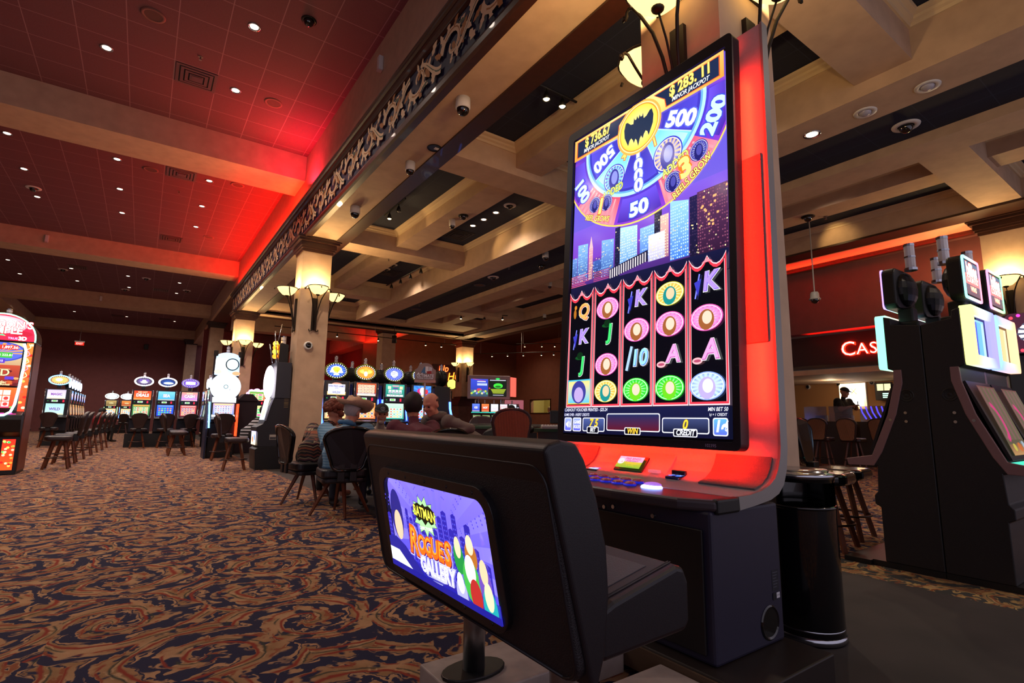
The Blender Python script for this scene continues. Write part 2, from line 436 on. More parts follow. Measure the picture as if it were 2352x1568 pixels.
sbox('wall_side', BROWN, (19.3, 19.5, 11.2, 23.57, 0, 5.8), (19.3, 19.5, 25.43, 27.2, 0, 5.8), (19.3, 19.5, 23.57, 25.43, 0, 1.42), (19.3, 19.5, 23.57, 25.43, 2.16, 5.8)); sbox('wall_office', mat('office_wall', 'b8a868', .8), (21.5, 21.6, 22, 27, 0, 3), (19.5, 21.6, 26.9, 27, 0, 3)); sbox('ceiling_office', mat('office_wall', 'b8a868', .8), (19.5, 21.6, 22, 27, 3, 3.1)); sbox('wall_back', BROWN, (9.3, 19.3, 27, 27.2, 0, 5.8))
sbox('wall_back', BURG, (2.4, 10.2, 33, 33.2, 0, 5.8)); sbox('wall_side', BURG, (10.0, 10.2, 27.2, 33, 0, 5.8))
sbox('ceiling', mat('brown_ceiling', '5a3830', .8), (2.5, 19.5, 20.9, 33.2, 5.7, 5.8), (12.7, 19.5, 11, 20.9, 5.7, 5.8))
sbox('ceiling_beam', CREAM, (9.2, 9.9, 20.9, 32.9, 4.9, 5.69)); sbox('ceiling_beam', CREAM, (3.05, 9.2, 26.5, 27.3, 4.95, 5.69))

# columns with wooden capitals
def column(x0, y0, w=.57, zt=ZS, base='plain'):
    c = MB(); c.box(x0, x0+w, y0, y0+w, 0, zt); c.k = 1
    for d, a, e in ((.02, zt-.30, zt-.24), (.05, zt-.24, zt-.20), (.07, zt-.20, zt-.10), (.12, zt-.10, zt-.05), (.15, zt-.05, zt-.002)):
        c.box(x0-d, x0+w+d, y0-d, y0+w+d, a, e)
    c.k = 2; c.box(x0-.012, x0+w+.012, y0-.012, y0+w+.012, 0, .14)
    if base == 'stone':
        c.k = 3; c.box(x0-.28, x0+w+.28, y0-.28, y0+w+.28, 0, 1.62); c.k = 1
        for d, z in ((.34, 1.62), (.30, 1.68), (.22, 1.76), (.13, 1.86), (.05, 1.94)): c.box(x0-d, x0+w+d, y0-d, y0+w+d, z, z+.09)
    return struct('column', c, [CREAM, WOOD, DARK, mat('slate_tile', '6a4a40', .6, noise=.7, nscale=4)])
column(2.50, 1.53); column(2.40, 10.86); column(2.40, 20.2, .6); column(2.45, 29.95, .6, 5.72); column(2.0, 40.2, .6, 5.95)
column(8.12, 21.2, .6, 4.9); column(12.04, 21.2, .6, ZS, 'stone'); column(12.04, 1.94, .6); column(12.04, 11.2, .6); column(6.6, 31.5, .6, 5.0)

# frieze ornament: painted scrolls with leaves along the navy band
orn = Art(); Lf = 21.3
def ribbon(pts, w0, w1, c):
    L, R_ = [], []
    for i, (x, y) in enumerate(pts):
        a = pts[max(i-1, 0)]; e = pts[min(i+1, len(pts)-1)]; d = math.hypot(e[0]-a[0], e[1]-a[1]) or 1
        t = i/(len(pts)-1); w = w0+(w1-w0)*t; nx, ny = -(e[1]-a[1])/d*w, (e[0]-a[0])/d*w
        L.append((x+nx, y+ny)); R_.append((x-nx, y-ny))
    orn.up()
    for i in range(len(pts)-1): orn.poly([L[i], L[i+1], R_[i+1], R_[i]], c)
def leaf(x, y, a, l, w, c):
    pts = []
    for t, k in ((0, .15), (.2, .8), (.35, .55), (.5, 1.), (.62, .6), (.8, .5), (1, 0)): pts.append((t, k))
    P = [(x+l*t*cos(a)-w*k*sin(a), y+l*t*sin(a)+w*k*cos(a)) for t, k in pts]+[(x+l*t*cos(a)+w*k*sin(a)*.8, y+l*t*sin(a)-w*k*cos(a)*.8) for t, k in pts[::-1][1:]]
    orn.up(); orn.poly(P, c)
crm, och, grn = 'dcbc96', 'a8703c', '56604a'
for i in range(int(24/.86)):
    x0 = i*.86; s = 1 if i % 2 == 0 else -1; cy = .27+.02*s
    sp = [(x0+.5+(.25-.032*t)*cos(s*(PI+t)), cy+(.21-.024*t)*sin(s*(PI+t))) for t in [k*.35 for k in range(20)]]
    ribbon(sp, .046, .014, crm); ribbon([(p[0]+.008, p[1]+.006) for p in sp[2:16]], .010, .004, och)
    st = [(x0-.3+.55*t, .27-s*.17*cos(t*PI)) for t in [k/10 for k in range(11)]]
    ribbon(st, .018, .05, crm); ribbon(st[3:], .004, .011, grn)
    for k in range(9):
        t = k/8; ang = s*(PI+t*4.6); rx = .25-.11*t
        leaf(x0+.5+rx*cos(ang), cy+(.21-.09*t)*sin(ang), ang+s*.5, .19-.06*t, .050-.014*t, crm if k % 3 else och)
    leaf(x0+.5, cy, s*.9, .12, .05, och); leaf(x0+.02, .27-s*.12, -s*1.0, .22, .065, crm); leaf(x0+.05, .27+s*.08, s*1.5, .20, .065, crm)
    leaf(x0+.72, .27-s*.05, s*.8+.2, .24, .065, crm); leaf(x0+.70, .27+s*.05, -s*.9, .20, .06, och); leaf(x0+.64, .12 if s > 0 else .4, s*.2, .15, .03, grn)
orn.clip(0, .03, 24.3, .53)
o = orn.build('frieze_ornament', (2.392, 21.4, 4.755), (0, -1, 0), (0, 0, 1), None, 0., eps=.00008, rough=.7); o['kind'] = 'structure'; o.name = 'trim_frieze_scrolls'

# ---------------------------------------------------------------- camera
cam = bpy.data.cameras.new('camera'); co = bpy.data.objects.new('camera', cam); COL.objects.link(co); SC.camera = co
cam.sensor_width = 36; cam.lens = 18.3357; cam.clip_start = .02; cam.clip_end = 200
co.matrix_world = Matrix(((0.817509, -0.094839, -0.568053, 0.0), (-0.575792, -0.114212, -0.809579, 0.0), (0.011901, 0.988919, -0.147977, 1.0), (0, 0, 0, 1)))
SC.view_settings.view_transform = 'Standard'; SC.view_settings.look = 'None'; SC.view_settings.gamma = 1
SC.view_settings.use_curve_mapping = False; SC.view_settings.exposure = 0.28
try:
    SC.cycles.use_denoising = True; SC.cycles.max_bounces = 6; SC.cycles.diffuse_bounces = 3; SC.cycles.glossy_bounces = 3
    SC.cycles.transmission_bounces = 4; SC.cycles.sample_clamp_indirect = 4; SC.cycles.caustics_reflective = False; SC.cycles.caustics_refractive = False
except Exception: pass
w = bpy.data.worlds.new('hall'); SC.world = w; w.use_nodes = True
w.node_tree.nodes['Background'].inputs[0].default_value = (.74, .66, .80, 1); w.node_tree.nodes['Background'].inputs[1].default_value = .58
# ---------------------------------------------------------------- the tall machine
def wpart(name, mb, mats, root, bevel=0., seg=2, label=None, parent=None, sub=0):
    """a part whose shape was written in room coordinates"""
    mb.xf(Matrix.Translation(-root.location)); return part(name, mb, mats, parent or root, bevel, seg, sub, label)
def wart(art, name, o, u, v, root, strength=1., parent=None, **k):
    return art.build(name, Vector(o)-root.location, u, v, parent or root, strength, **k)
PANEL = mat('silver_panel', 'a9a6a6', .35, noise=.1, nscale=60); SILV = mat('silver_trim', '8f8c8a', .4, .3)
GRILL = mat('speaker_mesh', '6a6464', .55, bump=.6, nscale=160)
CABN = mat('cabinet_navy', '221f36', .5, noise=.15, nscale=40)
BEZ = mat('bezel_black', '1c1820', .35)
tm = thing('slot_machine', 'towering portrait-screen slot machine with glowing red backlit frame', 'slot machine', (2.05, 1.895, .128))
pl = thing('machine_plinth', 'low dark plinth under the towering red-lit machine', 'plinth', (1.98, 1.9, 0))
b = MB(); b.box(1.70, 2.262, 1.045, 2.75, .02, .127); b.box(1.74, 2.22, 1.08, 2.71, 0, .02); wpart('deck', b, mat('plinth_dark', '1d1310', .5), pl, .006)
b = MB(); b.box(1.688, 1.6995, 1.05, 2.745, .03, .12); wpart('front_board', b, mat('brown_board', '4a3626', .6), pl)
Y0, Y1 = 1.202, 2.588
b = MB(); b.box(1.765, 2.235, Y0+.016, Y1-.016, .128, .668); wpart('cabinet', b, CABN, tm, .012)
b = MB(); b.box(1.752, 1.7645, Y0+.05, Y1-.05, .16, .60); dr = wpart('front_door', b, mat('door_black', '0d0a0e', .45), tm, .004)
for y, z in ((1.747, .617), (1.691, .625), (1.471, .619)):
    b = MB(); b.cyl((1.752, y, z), .009, -.012, 10, 'x'); wpart('lock', b, CHROME, tm, parent=dr)
inn = [(1.934, .709), (2.02, .712), (2.10, .722), (2.16, .740), (2.205, .765), (2.235, .80), (2.255, .845), (2.266, .90), (2.336, 2.968)]
outr = [(2.38, 2.966), (2.317, .888), (2.30, .80), (2.27, .74), (2.225, .705), (2.16, .685), (2.05, .672), (1.934, .662)]
b = MB(); b.smooth = False; b.prism(inn+outr, 'y', Y0+.012, Y1-.012); wpart('backlit_panel', b, PANEL, tm)
for y in (Y0, Y1-.0118):
    b = MB(); b.prism([(p[0]-.004, p[1]+.004) for p in inn]+outr, 'y', y, y+.0118); wpart('side_trim', b, SILV, tm)
b = MB(); plan = [(1.79, Y0), (1.934, Y0), (1.934, Y1), (1.79, Y1), (1.72, Y1-.13), (1.685, 1.895+.25), (1.68, 1.895), (1.685, 1.895-.25), (1.72, Y0+.13)]
b.prism(plan, 'z', .664, .709); wpart('front_rest', b, mat('rest_dark', '3a3036', .35), tm, .014, 3)
for y in (Y0-.003, Y1-.03):
    b = MB(); b.box(1.788, 1.933, y, y+.033, .655, .713); wpart('end_cap', b, BLACK, tm, .01)
# bezel and screen: frame coordinates u toward the open floor end, v up, leaning back 3 degrees
T3 = math.radians(3); MO = Vector((2.11, 2.437, .926)); MU = Vector((0, -1, 0)); MV = Vector((sin(T3), 0, cos(T3))); MN = MU.cross(MV)
FM = Matrix((( MU.x, MV.x, MN.x, MO.x), (MU.y, MV.y, MN.y, MO.y), (MU.z, MV.z, MN.z, MO.z), (0, 0, 0, 1)))
def rrect(x0, y0, x1, y1, r, n=5):
    P = []
    for cx, cy, a in ((x1-r, y0+r, -90), (x1-r, y1-r, 0), (x0+r, y1-r, 90), (x0+r, y0+r, 180)):
        P += [(cx+r*cos(math.radians(a+90*t/n)), cy+r*sin(math.radians(a+90*t/n))) for t in range(n+1)]
    return P
def ringprism(mb, A, B, z0, z1, B2=None):
    """frame between outline A (outer) and B (inner)"""
    B2 = B2 or B; k = len(A); o = len(mb.v)
    mb.v += [(*p, z0) for p in A]+[(*p, z1) for p in A]+[(*p, z0) for p in B2]+[(*p, z1) for p in B]
    for i in range(k):
        j = (i+1) % k
        mb.face((o+i, o+j, o+k+j, o+k+i)); mb.face((o+k+i, o+k+j, o+3*k+j, o+3*k+i)); mb.face((o+3*k+i, o+3*k+j, o+2*k+j, o+2*k+i)); mb.face((o+2*k+i, o+2*k+j, o+j, o+i))
b = MB(); A = rrect(-.066, -.05, 1.147, 1.995, .03); I = rrect(-.004, -.004, 1.104, 1.924, .008)
ringprism(b, A, rrect(-.012, -.012, 1.112, 1.932, .012), -.06, .004, I); b.prism(rrect(-.06, -.045, 1.14, 1.99, .03), 'z', -.062, -.02)
for v in (.32, 1.72): b.box(-.0665, -.05, v, v+.002, -.05, .0045); b.box(1.13, 1.1475, v, v+.002, -.05, .0045)
b.xf(FM); bz = wpart('bezel', b, BEZ, tm, .006)
b = MB(); b.box(.22, .88, .25, 1.75, -.20, -.062); b.xf(FM); wpart('screen_mount', b, BLACK, tm)
# speaker grilles and side light panels on the backlit face
def onface(z):  # x of the face at height z (straight part)
    return 2.266+(z-.90)*(.07/2.068)
for y0, y1 in ((1.235, 1.36), (2.43, 2.555)):
    b = MB(); z0, z1 = 1.36, 2.28
    b.prism([(onface(z0), z0), (onface(z0)-.007, z0+.004), (onface(z1)-.007, z1-.004), (onface(z1), z1)], 'y', y0, y1); wpart('side_grille', b, GRILL, tm)
for y0, y1 in ((1.235, 1.505), (2.285, 2.555)):
    b = MB(); P = inn[2:7]; b.prism([(p[0]+.001, p[1]-.001) for p in P]+[(p[0]-.008*(1 if p[0] > 2.2 else .4), p[1]+.008) for p in P[::-1]], 'y', y0, y1); wpart('speaker_grille', b, GRILL, tm)
# console: player display, card slot, bill acceptor, ticket slot, buttons
b = MB(); b.prism([(2.06, .712), (2.15, .728), (2.25, .835), (2.262, .835), (2.262, .712)], 'y', 1.73, 2.11); cons = wpart('console', b, PANEL, tm, .005)
cu, cv = Vector((0, -1, 0)), Vector((.10, 0, .107)).normalized()
b = MB(); b.box(0, .20, 0, .098, 0, .008); b.xf(Matrix(((0, cv.x, -cv.z, 2.148), (-1, 0, 0, 2.075), (0, cv.z, cv.x, .734), (0, 0, 0, 1)))); disp = wpart('display', b, BLACK, tm, .003)
a = Art(); a.rect(0, 0, .17, .075, '8ac83a', 'b8d84a'); a.rect(0, .04, .17, .075, '8fb8e8'); a.ell(.022, .042, .024, .02, 'e8f0ff'); a.ell(.03, .036, .014, .012, 'ffffff')
a.text('29', .03, .036, .014, 'c05030'); a.text('FREE BINGO', .10, .060, .019, '2a3a98', .02); a.text('EVERYDAY!', .10, .044, .016, '3a3a98', .02); a.text('visit the bingo hall', .10, .026, .010, 'f0d020'); a.text('for the times', .10, .014, .010, 'f0d020'); a.clip(0, 0, .17, .075)
nn = cu.cross(cv); wart(a, 'display_face', Vector((2.150, 2.060, .746))+nn*.012, cu, cv, tm, .8, parent=disp)
b = MB(); b.box(2.140, 2.165, 1.765, 1.83, .742, .758); wpart('card_slot', b, mat('card_slot_pink', 'e08a90', .4, emit='ff6a78', es=.6), tm, .003)
b = MB(); b.box(2.11, 2.17, 1.62, 1.70, .724, .738); b.box(2.16, 2.178, 1.62, 1.70, .738, .765); ba = wpart('bill_acceptor', b, BLACKG, tm, .004)
a = Art(); a.rect(0, 0, .08, .055, '0a1440'); a.ell(.02, .03, .016, .016, '3060ff'); a.ell(.06, .03, .016, .016, '3a70ff'); a.poly([(.03, .004), (.05, .004), (.048, .03), (.032, .03)], '02030a')
a.line([(.006, .02), (.02, .045)], .003, '80b0ff'); a.line([(.074, .02), (.06, .046)], .003, '80b0ff'); a.text('INSERT BILL/TICKET', .04, .050, .008, 'd0e0ff'); wart(a, 'bill_light', (2.108, 1.70, .740), (0, -1, 0), (1, 0, .05), tm, 1.6, parent=ba)
b = MB(); b.box(2.10, 2.16, 2.165, 2.255, .722, .730); tk = wpart('ticket_slot', b, BLACKG, tm, .003)
a = Art(); a.rect(.015, .0, .08, .022, 'a0c8ff'); a.rect(.02, .028, .085, .04, '4030c0'); a.text('TICKETS', .05, .034, .009, 'ffffff'); wart(a, 'ticket_light', (2.112, 2.255, .7325), (0, -1, 0), (1, 0, .1), tm, 1.6, parent=tk)
BTN = mat('button_red', 'c8505a', .25, coat=.6); BTNB = mat('button_blue_rim', '20206a', .2, emit='2030ff', es=.35)
for row, (x, z) in enumerate(((1.862, .712), (1.95, .715))):
    for k in range(7 if row == 0 else 7):
        y = 1.70+.0765*k+(.03 if row else 0)
        b = MB(); b.k = 1; b.ell((x, y, z), .028, .034, .008, 16, 6); b.k = 0; b.ell((x+.002, y, z+.006), .024, .029, .010, 16, 6); wpart('bet_button', b, [BTN, BTNB], tm)
b = MB(); b.k = 0; b.ell((1.875, 1.585, .712), .042, .052, .014, 20, 8); b.k = 1; b.ell((1.882, 1.585, .722), .034, .043, .012, 20, 8)
wpart('play_button', b, [mat('play_glow', 'ffffff', .3, emit='8aa0ff', es=6.), mat('play_face', 'd0b8e8', .2, emit='b060ff', es=.5)], tm)
# rating plates and the round vent on the side
b = MB(); b.lathe([(0, -.001), (.052, -.001), (.06, -.004), (.066, 0)], (2.126, Y0+.014, .213), 28, 'y'); wpart('side_vent', b, BLACKG, tm)
a = Art(); a.rect(0, 0, .05, .08, '181824'); 
for k in range(6): a.line([(.006, .07-.011*k), (.044-.006*(k % 3), .07-.011*k)], .003, '4a4a58')
a.rect(.0, -.034, .022, -.006, '0e0e16'); a.rect(.026, -.03, .05, -.008, 'c8c8d0'); a.text('102395', .038, -.019, .007, '202020')
wart(a, 'rating_plate', (2.157, Y0+.0155, .325), (1, 0, 0), (0, 0, 1), tm, 0.)
a = Art(); a.text('102395', 0, 0, .02, 'a890b0'); wart(a, 'asset_number', MO+MU*1.0+MV*-.032+MN*.0046, MU, MV, tm, 0., parent=bz)

# the game on the tall screen
g = Art(); g.rect(0, 0, 1.1, 1.92, '0c0e24'); g.rect(0, .84, 1.1, 1.4, '2a2c66', '6a4cc8'); g.rect(0, 1.05, 1.1, 1.3, '7838b8', '7a5ad8'); g.rect(0, .78, 1.1, 1.06, '14142e', '6a3aa8')
g.rect(0, 1.28, 1.1, 1.92, '6a58d0', '5a58d8')
rs = random.Random(4)
def tower(x, w, h, z0, c0, c1, win, slant=0., dense=.6, cols=None):
    g.up(); g.poly([(x, z0), (x+w, z0), (x+w, z0+h), (x, z0+h+slant)], [c0, c0, c1, c1])
    g.up(); nx = max(3, int(w/.012)); ny = max(4, int(h/.016))
    for i in range(nx):
        for j in range(ny):
            if rs.random() > dense: continue
            px, py = x+w*(i+.2)/nx, z0+h*(j+.25)/ny; c = win if rs.random() < .9 else 'ffe6b0'
            g.poly([(px, py), (px+w*.55/nx, py), (px+w*.55/nx, py+h*.42/ny), (px, py+h*.42/ny)], c)
tower(.0, .045, .17, .93, '243a78', '6a90d8', '8ab0f0'); tower(.05, .09, .24, .93, '2a4a98', '88b8f0', '9cc8ff', .01); tower(.15, .035, .20, .93, 'a87888', 'e8a0b0', 'f8c8c0'); g.up(); g.poly([(.15, 1.13), (.185, 1.13), (.168, 1.21)], 'f0b8c0')
tower(.19, .07, .11, .93, '243060', '4060b0', '7090e0'); tower(.26, .10, .22, .92, '26489a', '80b0f0', '90c0ff', .015); tower(.37, .04, .30, .90, '141430', '20224a', '2a3260')
tower(.41, .13, .24, .93, '5a90e0', 'b8e0ff', 'd8f0ff', .02, .8); tower(.56, .10, .19, .95, '3a68c8', '90c0ff', 'b8dcff', 0, .75); tower(.66, .05, .31, .93, '101026', '1a1c3c', '40406a')
tower(.70, .055, .24, .93, 'a87088', 'f0c0b0', 'ffe0c0'); tower(.62, .11, .15, .93, 'b8b8d8', 'f0e8f0', 'ffffff', 0, .7); tower(.765, .115, .30, .90, '4078d8', '98d0ff', 'c0e8ff', .03, .8)
tower(.885, .05, .33, .88, '181430', '201c48', '3a2a50'); tower(.93, .17, .36, .86, '2a1430', '5a3058', '8a4a68', 0, .55)
for k in range(16): px, py = .94+rs.random()*.15, .92+rs.random()*.28; g.rect(px, py, px+.012, py+.012, 'ffb070')
for k in range(40): px, py = rs.random()*1.05, .9+rs.random()*.2; g.rect(px, py, px+.006, py+.006, 'ffd890')
for k in range(9): y = .885+.011*k; g.line([(.0, y), (.16-.012*(k % 4), y)], .004, 'e05a70'); g.line([(.2, y-.01), (.36-.01*(k % 3), y-.01)], .004, 'c04a68')
g.up(); g.poly([(.33, .895), (.62, .935), (.62, 1.0), (.33, .955)], '20203c')
for k in range(16): x = .34+.0175*k; y = .897+.0175*k*.14; g.line([(x, y), (x, y+.055)], .007, 'f0e0e8')
g.up(); g.poly([(0, .78), (1.1, .78), (1.1, .885), (0, .905)], ['0a0c20', '0a0c20', '14163a', '14163a'])
# wheel
cx, cy = .55, 1.762
g.ell(cx, cy, .622, .578, 'ffd060', 64); g.ell(cx, cy, .612, .568, '4a2ab8', 64)
segs = [(180, 214, '5a38c0'), (214, 252, 'e8486a'), (252, 288, '4a34c0'), (288, 326, 'f0587a'), (326, 362, '4838c8')]
for i, (a0, a1, c) in enumerate(segs):
    g.sector(cx, cy, .44, .395, .61, .566, a0, a1, c, '8a3ac8' if i % 2 == 0 else 'ff90a0', 12); g.sector(cx, cy, .46, .415, .60, .556, a0+2.5, a1-2.5, '6a50e0' if i % 2 == 0 else 'f0607a', '4a2aa8' if i % 2 == 0 else 'ff9aa8', 12)
for s0 in (214, 288):
    for k in range(9): g.sector(cx, cy, .46, .41, .605, .56, s0+4*k+.5, s0+4*k+2, 'ffa8b0', 'ff7a8a', 2)
g.sector(cx, cy, .425, .38, .445, .40, 172, 368, 'b0e8ff', None, 40); g.sector(cx, cy, .41, .366, .425, .38, 172, 368, '68a8f0', None, 40)
ins = [(176, 212, '5a50d8', '3a38b8'), (212, 248, 'b8f0f0', '70d0e8'), (248, 291, '5048d0', '3a34b0'), (291, 329, 'b8f0f0', '70d0e8'), (329, 366, '5048d0', '4038b8')]
for i, (a0, a1, c, c2) in enumerate(ins):
    g.sector(cx, cy, .10, .09, .412, .368, a0, a1, c, c2, 12); g.sector(cx, cy, .16, .145, .395, .352, a0+1.8, a1-1.8, c2, c, 12)
    g.sector(cx, cy, .10, .09, .412, .368, a0-.5, a0+.5, 'c8f0ff', None, 2)
def badge(x, y, rx, ry, ring, fill, core, core2):
    """oval medal with rays and a plain two-tone middle"""
    g.ell(x, y, rx, ry, ring, 32); g.ell(x, y, rx*.92, ry*.92, 'ffffff', 32); g.ell(x, y, rx*.88, ry*.88, fill, 32)
    for k in range(18): g.sector(x, y, 0, 0, rx*.86, ry*.86, k*20, k*20+9, 'ffffff', ring, 2)
    g.ell(x, y-.01, rx*.48, ry*.78, core, 24); g.ell(x+rx*.05, y+.0, rx*.30, ry*.50, core2, 20)
badge(.357, 1.525, .085, .085, '3a3ac0', '8ad0f0', '3a3a98', '8a90e0'); badge(.752, 1.507, .098, .10, '3a3ac0', 'f0c0a0', '3a3a98', '8a90e0')
g.text('4', .438, 1.63, .075, 'ffe070', .02, 0, -12, out='d06a20', ow=.06); g.text('ADDED', .345, 1.44, .062, 'fff27a', .02, .2, 8, .8, out='5a7a20', ow=.05)
g.text('1', .665, 1.62, .085, 'ffe070', .02, 0, 15, out='d06a20', ow=.06); g.text('ADDED', .80, 1.425, .065, 'fff27a', .02, .2, 22, .8, out='5a7a20', ow=.05)
for t, x, y, r, s in (('1', .545, 1.59, 0, .105), ('0', .548, 1.525, 0, .105), ('0', .55, 1.46, 0, .105), ('0', .552, 1.40, 0, .105)): g.text(t, x, y, s, 'ffffff', .05, 0, r, 1.15, out='5a6af0', ow=.05)
g.text('500', .268, 1.685, .11, 'ffffff', .045, 0, 208, 1.1, out='5a6af0', ow=.05); g.text('500', .84, 1.672, .12, 'ffffff', .045, 0, -22, 1.1, out='5a6af0', ow=.05)
g.text('50', .555, 1.262, .115, 'd8f4ff', .05, 0, 0, 1.2, out='3a4ad0', ow=.05); g.text('200', 1.04, 1.59, .12, 'c8f0ff', .05, 0, 62, 1.1, out='3a4ad0', ow=.05); g.text('100', .075, 1.54, .11, 'c8f0ff', .05, 0, -62, 1.1, out='3a4ad0', ow=.05)
badge(.20, 1.405, .05, .052, '20208a', '4040b0', '1c1c6a', '4a4aa8'); badge(.30, 1.385, .05, .052, '20208a', '4040b0', '1c1c6a', '4a4aa8')
badge(.79, 1.33, .055, .058, '20208a', '4040b0', '1c1c6a', '4a4aa8'); badge(.95, 1.44, .055, .058, '20208a', '4040b0', '1c1c6a', '4a4aa8')
g.text('1', .252, 1.372, .13, 'fff080', .04, .1, -8, .9, out='f07a20', ow=.05); g.text('REEL GROWS', .225, 1.305, .048, 'fff27a', .02, .15, -20, .75, out='7a2a10', ow=.06)
g.text('3', .865, 1.375, .15, 'fff080', .05, .1, 18, 1., out='f07a20', ow=.05); g.text('REELS GROW', .905, 1.31, .056, 'fff27a', .02, .15, 34, .8, out='7a2a10', ow=.06)
# jackpot boxes
g.up(); g.poly([(0, 1.772), (.415, 1.772), (.44, 1.86), (.52, 1.915), (0, 1.92)], ['ff9a3a', 'ffd070', 'ffe890', 'ffe890', 'ffb860']); g.up(); g.poly([(.70, 1.772), (1.1, 1.772), (1.1, 1.92), (.60, 1.92), (.66, 1.86)], ['ffd070', 'ff9a3a', 'ffb860', 'ffe890', 'ffe890'])
g.up(); g.poly([(.022, 1.787), (.395, 1.787), (.40, 1.85), (.46, 1.902), (.022, 1.905)], 'f8622a'); g.up(); g.poly([(.028, 1.792), (.39, 1.792), (.394, 1.848), (.452, 1.898), (.028, 1.90)], '1c2a4a')
g.up(); g.poly([(.745, 1.787), (1.078, 1.787), (1.078, 1.905), (.66, 1.905), (.735, 1.84)], 'f8622a'); g.up(); g.poly([(.75, 1.792), (1.072, 1.792), (1.072, 1.90), (.668, 1.90), (.74, 1.842)], '1c2a4a')
g.ell(cx, cy, .165, .163, 'ffb050', 44); g.ell(cx, cy, .152, .150, 'ffe9a0', 44); g.ell(cx, cy, .144, .142, 'f08a30', 44); g.ell(cx, cy, .138, .136, 'ffd84a', 44, 'fff8b0')
hw = [(0, .055), (.010, .078), (.016, .060), (.028, .060), (.034, .078), (.040, .040), (.060, .045), (.085, .070), (.100, .072), (.112, .03), (.108, -.02), (.09, -.06), (.078, -.085), (.068, -.055), (.055, -.045), (.042, -.062), (.034, -.085), (.022, -.062), (.012, -.075), (.0, -.118)]
g.up(); g.poly([(cx+x*.98, cy+y) for x, y in hw]+[(cx-x*.98, cy+y) for x, y in hw[::-1][1:-1]], '22304a')
g.text('$ 736.67', .21, 1.868, .088, 'fff87a', .025, 0, 1, .72, out='c89a20', ow=.03); g.text('MAJOR JACKPOT', .20, 1.815, .037, 'ffffff', .015, .25, 0, .8)
g.text('$ 283. 11', .90, 1.866, .088, 'fff87a', .025, 0, 1, .78, out='c89a20', ow=.03); g.text('MINOR JACKPOT', .90, 1.812, .037, 'ffffff', .015, .25, 0, .8)
# reels
xs = [.0, .222, .446, .668, .884, 1.1]
for i in range(5):
    x0, x1 = xs[i]+.006, xs[i+1]-.006; top = []
    for k in range(13):
        t = k/12; y = .855-.05*abs(sin(t*2*PI))**.8*(1 if 0 < t < 1 else 0); top.append((x0+(x1-x0)*t, y))
    g.up(); g.poly([(x0-.004, .15), (x1+.004, .15)]+[(p[0], p[1]+.014) for p in top[::-1]], 'ffd0d8'); g.up(); g.poly([(x0, .156), (x1, .156)]+[(p[0], p[1]+.008) for p in top[::-1]], 'e0384a')
    g.up(); g.poly([(x0+.010, .166), (x1-.010, .166)]+[(min(max(p[0], x0+.010), x1-.010), p[1]-.008) for p in top[::-1]], '05060e')
    g.up(); g.poly([((x0+x1)/2-.03, .835), ((x0+x1)/2+.03, .835), ((x0+x1)/2, .855)], 'ff8a9a')
    g.line([(x0+.010, .166), (x0+.010, .83)], .003, 'ffb8c0'); g.line([(x1-.010, .166), (x1-.010, .83)], .003, 'ffb8c0')
def sym(t, x, y, c, c2, s=.12, deco=None):
    if deco == 'stick': g.line([(x-.06, y-.07), (x-.035, y+.05)], .008, '7a80ff'); g.up(); g.poly([(x-.065, y+.01), (x-.025, y+.025), (x-.045, y-.06)], '3a3ab8')
    if deco == 'cat': g.ell(x-.055, y-.005, .012, .03, 'b06a20'); g.ell(x-.05, y+.035, .011, .014, 'c87a28')
    if deco == 'hat': g.ell(x+.0, y+.045, .04, .012, '104a20'); g.ell(x+.002, y+.058, .026, .022, '0a2a14')
    if deco == 'flute': g.line([(x-.065, y-.06), (x-.03, y+.07)], .018, 'a8c8e8')
    if deco == 'lips': g.ell(x-.05, y-.045, .028, .016, 'ffb0b8'); g.ell(x-.05, y-.045, .02, .007, 'b04868')
    g.text(t, x+.022, y, s, c2, .035, .12, 0, .95, out='ffffff', ow=.02); g.text(t, x+.018, y+.004, s, c, .02, .12, 0, .95)
pinkb = lambda x, y: badge(x, y-.012, .088, .064, 'f060b8', 'ff8ad0', '9a5a30', 'f8d0b8')
goldb = lambda x, y: badge(x, y-.012, .086, .062, 'e8d860', 'f0b850', '1a8a88', 'f0c8a0')
greenb = lambda x, y: badge(x, y-.012, .088, .062, '40e040', '30d030', '6ad020', 'f8d0b8')
blueb = lambda x, y: badge(x, y-.012, .094, .066, '88a8f8', 'c0e0ff', 'b8a8e0', 'e8e0ff')
rx = [.113, .336, .558, .778, .991]; ry = [.730, .572, .402, .250]
sym('Q', rx[0], ry[0], 'ffb060', 'e86a40', deco='cat'); sym('K', rx[0], ry[1], 'b090f0', '8a6ae8', deco='stick'); sym('J', rx[0], ry[2], '40e070', '20a850', deco='hat')
g.rect(.014, .17, .214, .315, 'e8c850', '40b8d8'); g.rect(.022, .176, .206, .306, '58c0e0', 'f0d880'); g.ell(.113, .24, .062, .068, '3a3a90'); g.ell(.113, .225, .04, .045, 'b8a0d8')
pinkb(rx[1], ry[0]); sym('J', rx[1], ry[1], '40e070', '20a850', deco='hat'); pinkb(rx[1], ry[2]); goldb(rx[1], ry[3])
sym('K', rx[2], ry[0], 'b090f0', '8a6ae8', deco='stick'); pinkb(rx[2], ry[1]); sym('10', rx[2], ry[2], '9ad8f8', '5a8ae0', deco='flute'); greenb(rx[2], ry[3])
goldb(rx[3], ry[0]); pinkb(rx[3], ry[1]); sym('A', rx[3], ry[2], 'f0a0d8', 'c060b0', deco='lips'); greenb(rx[3], ry[3])
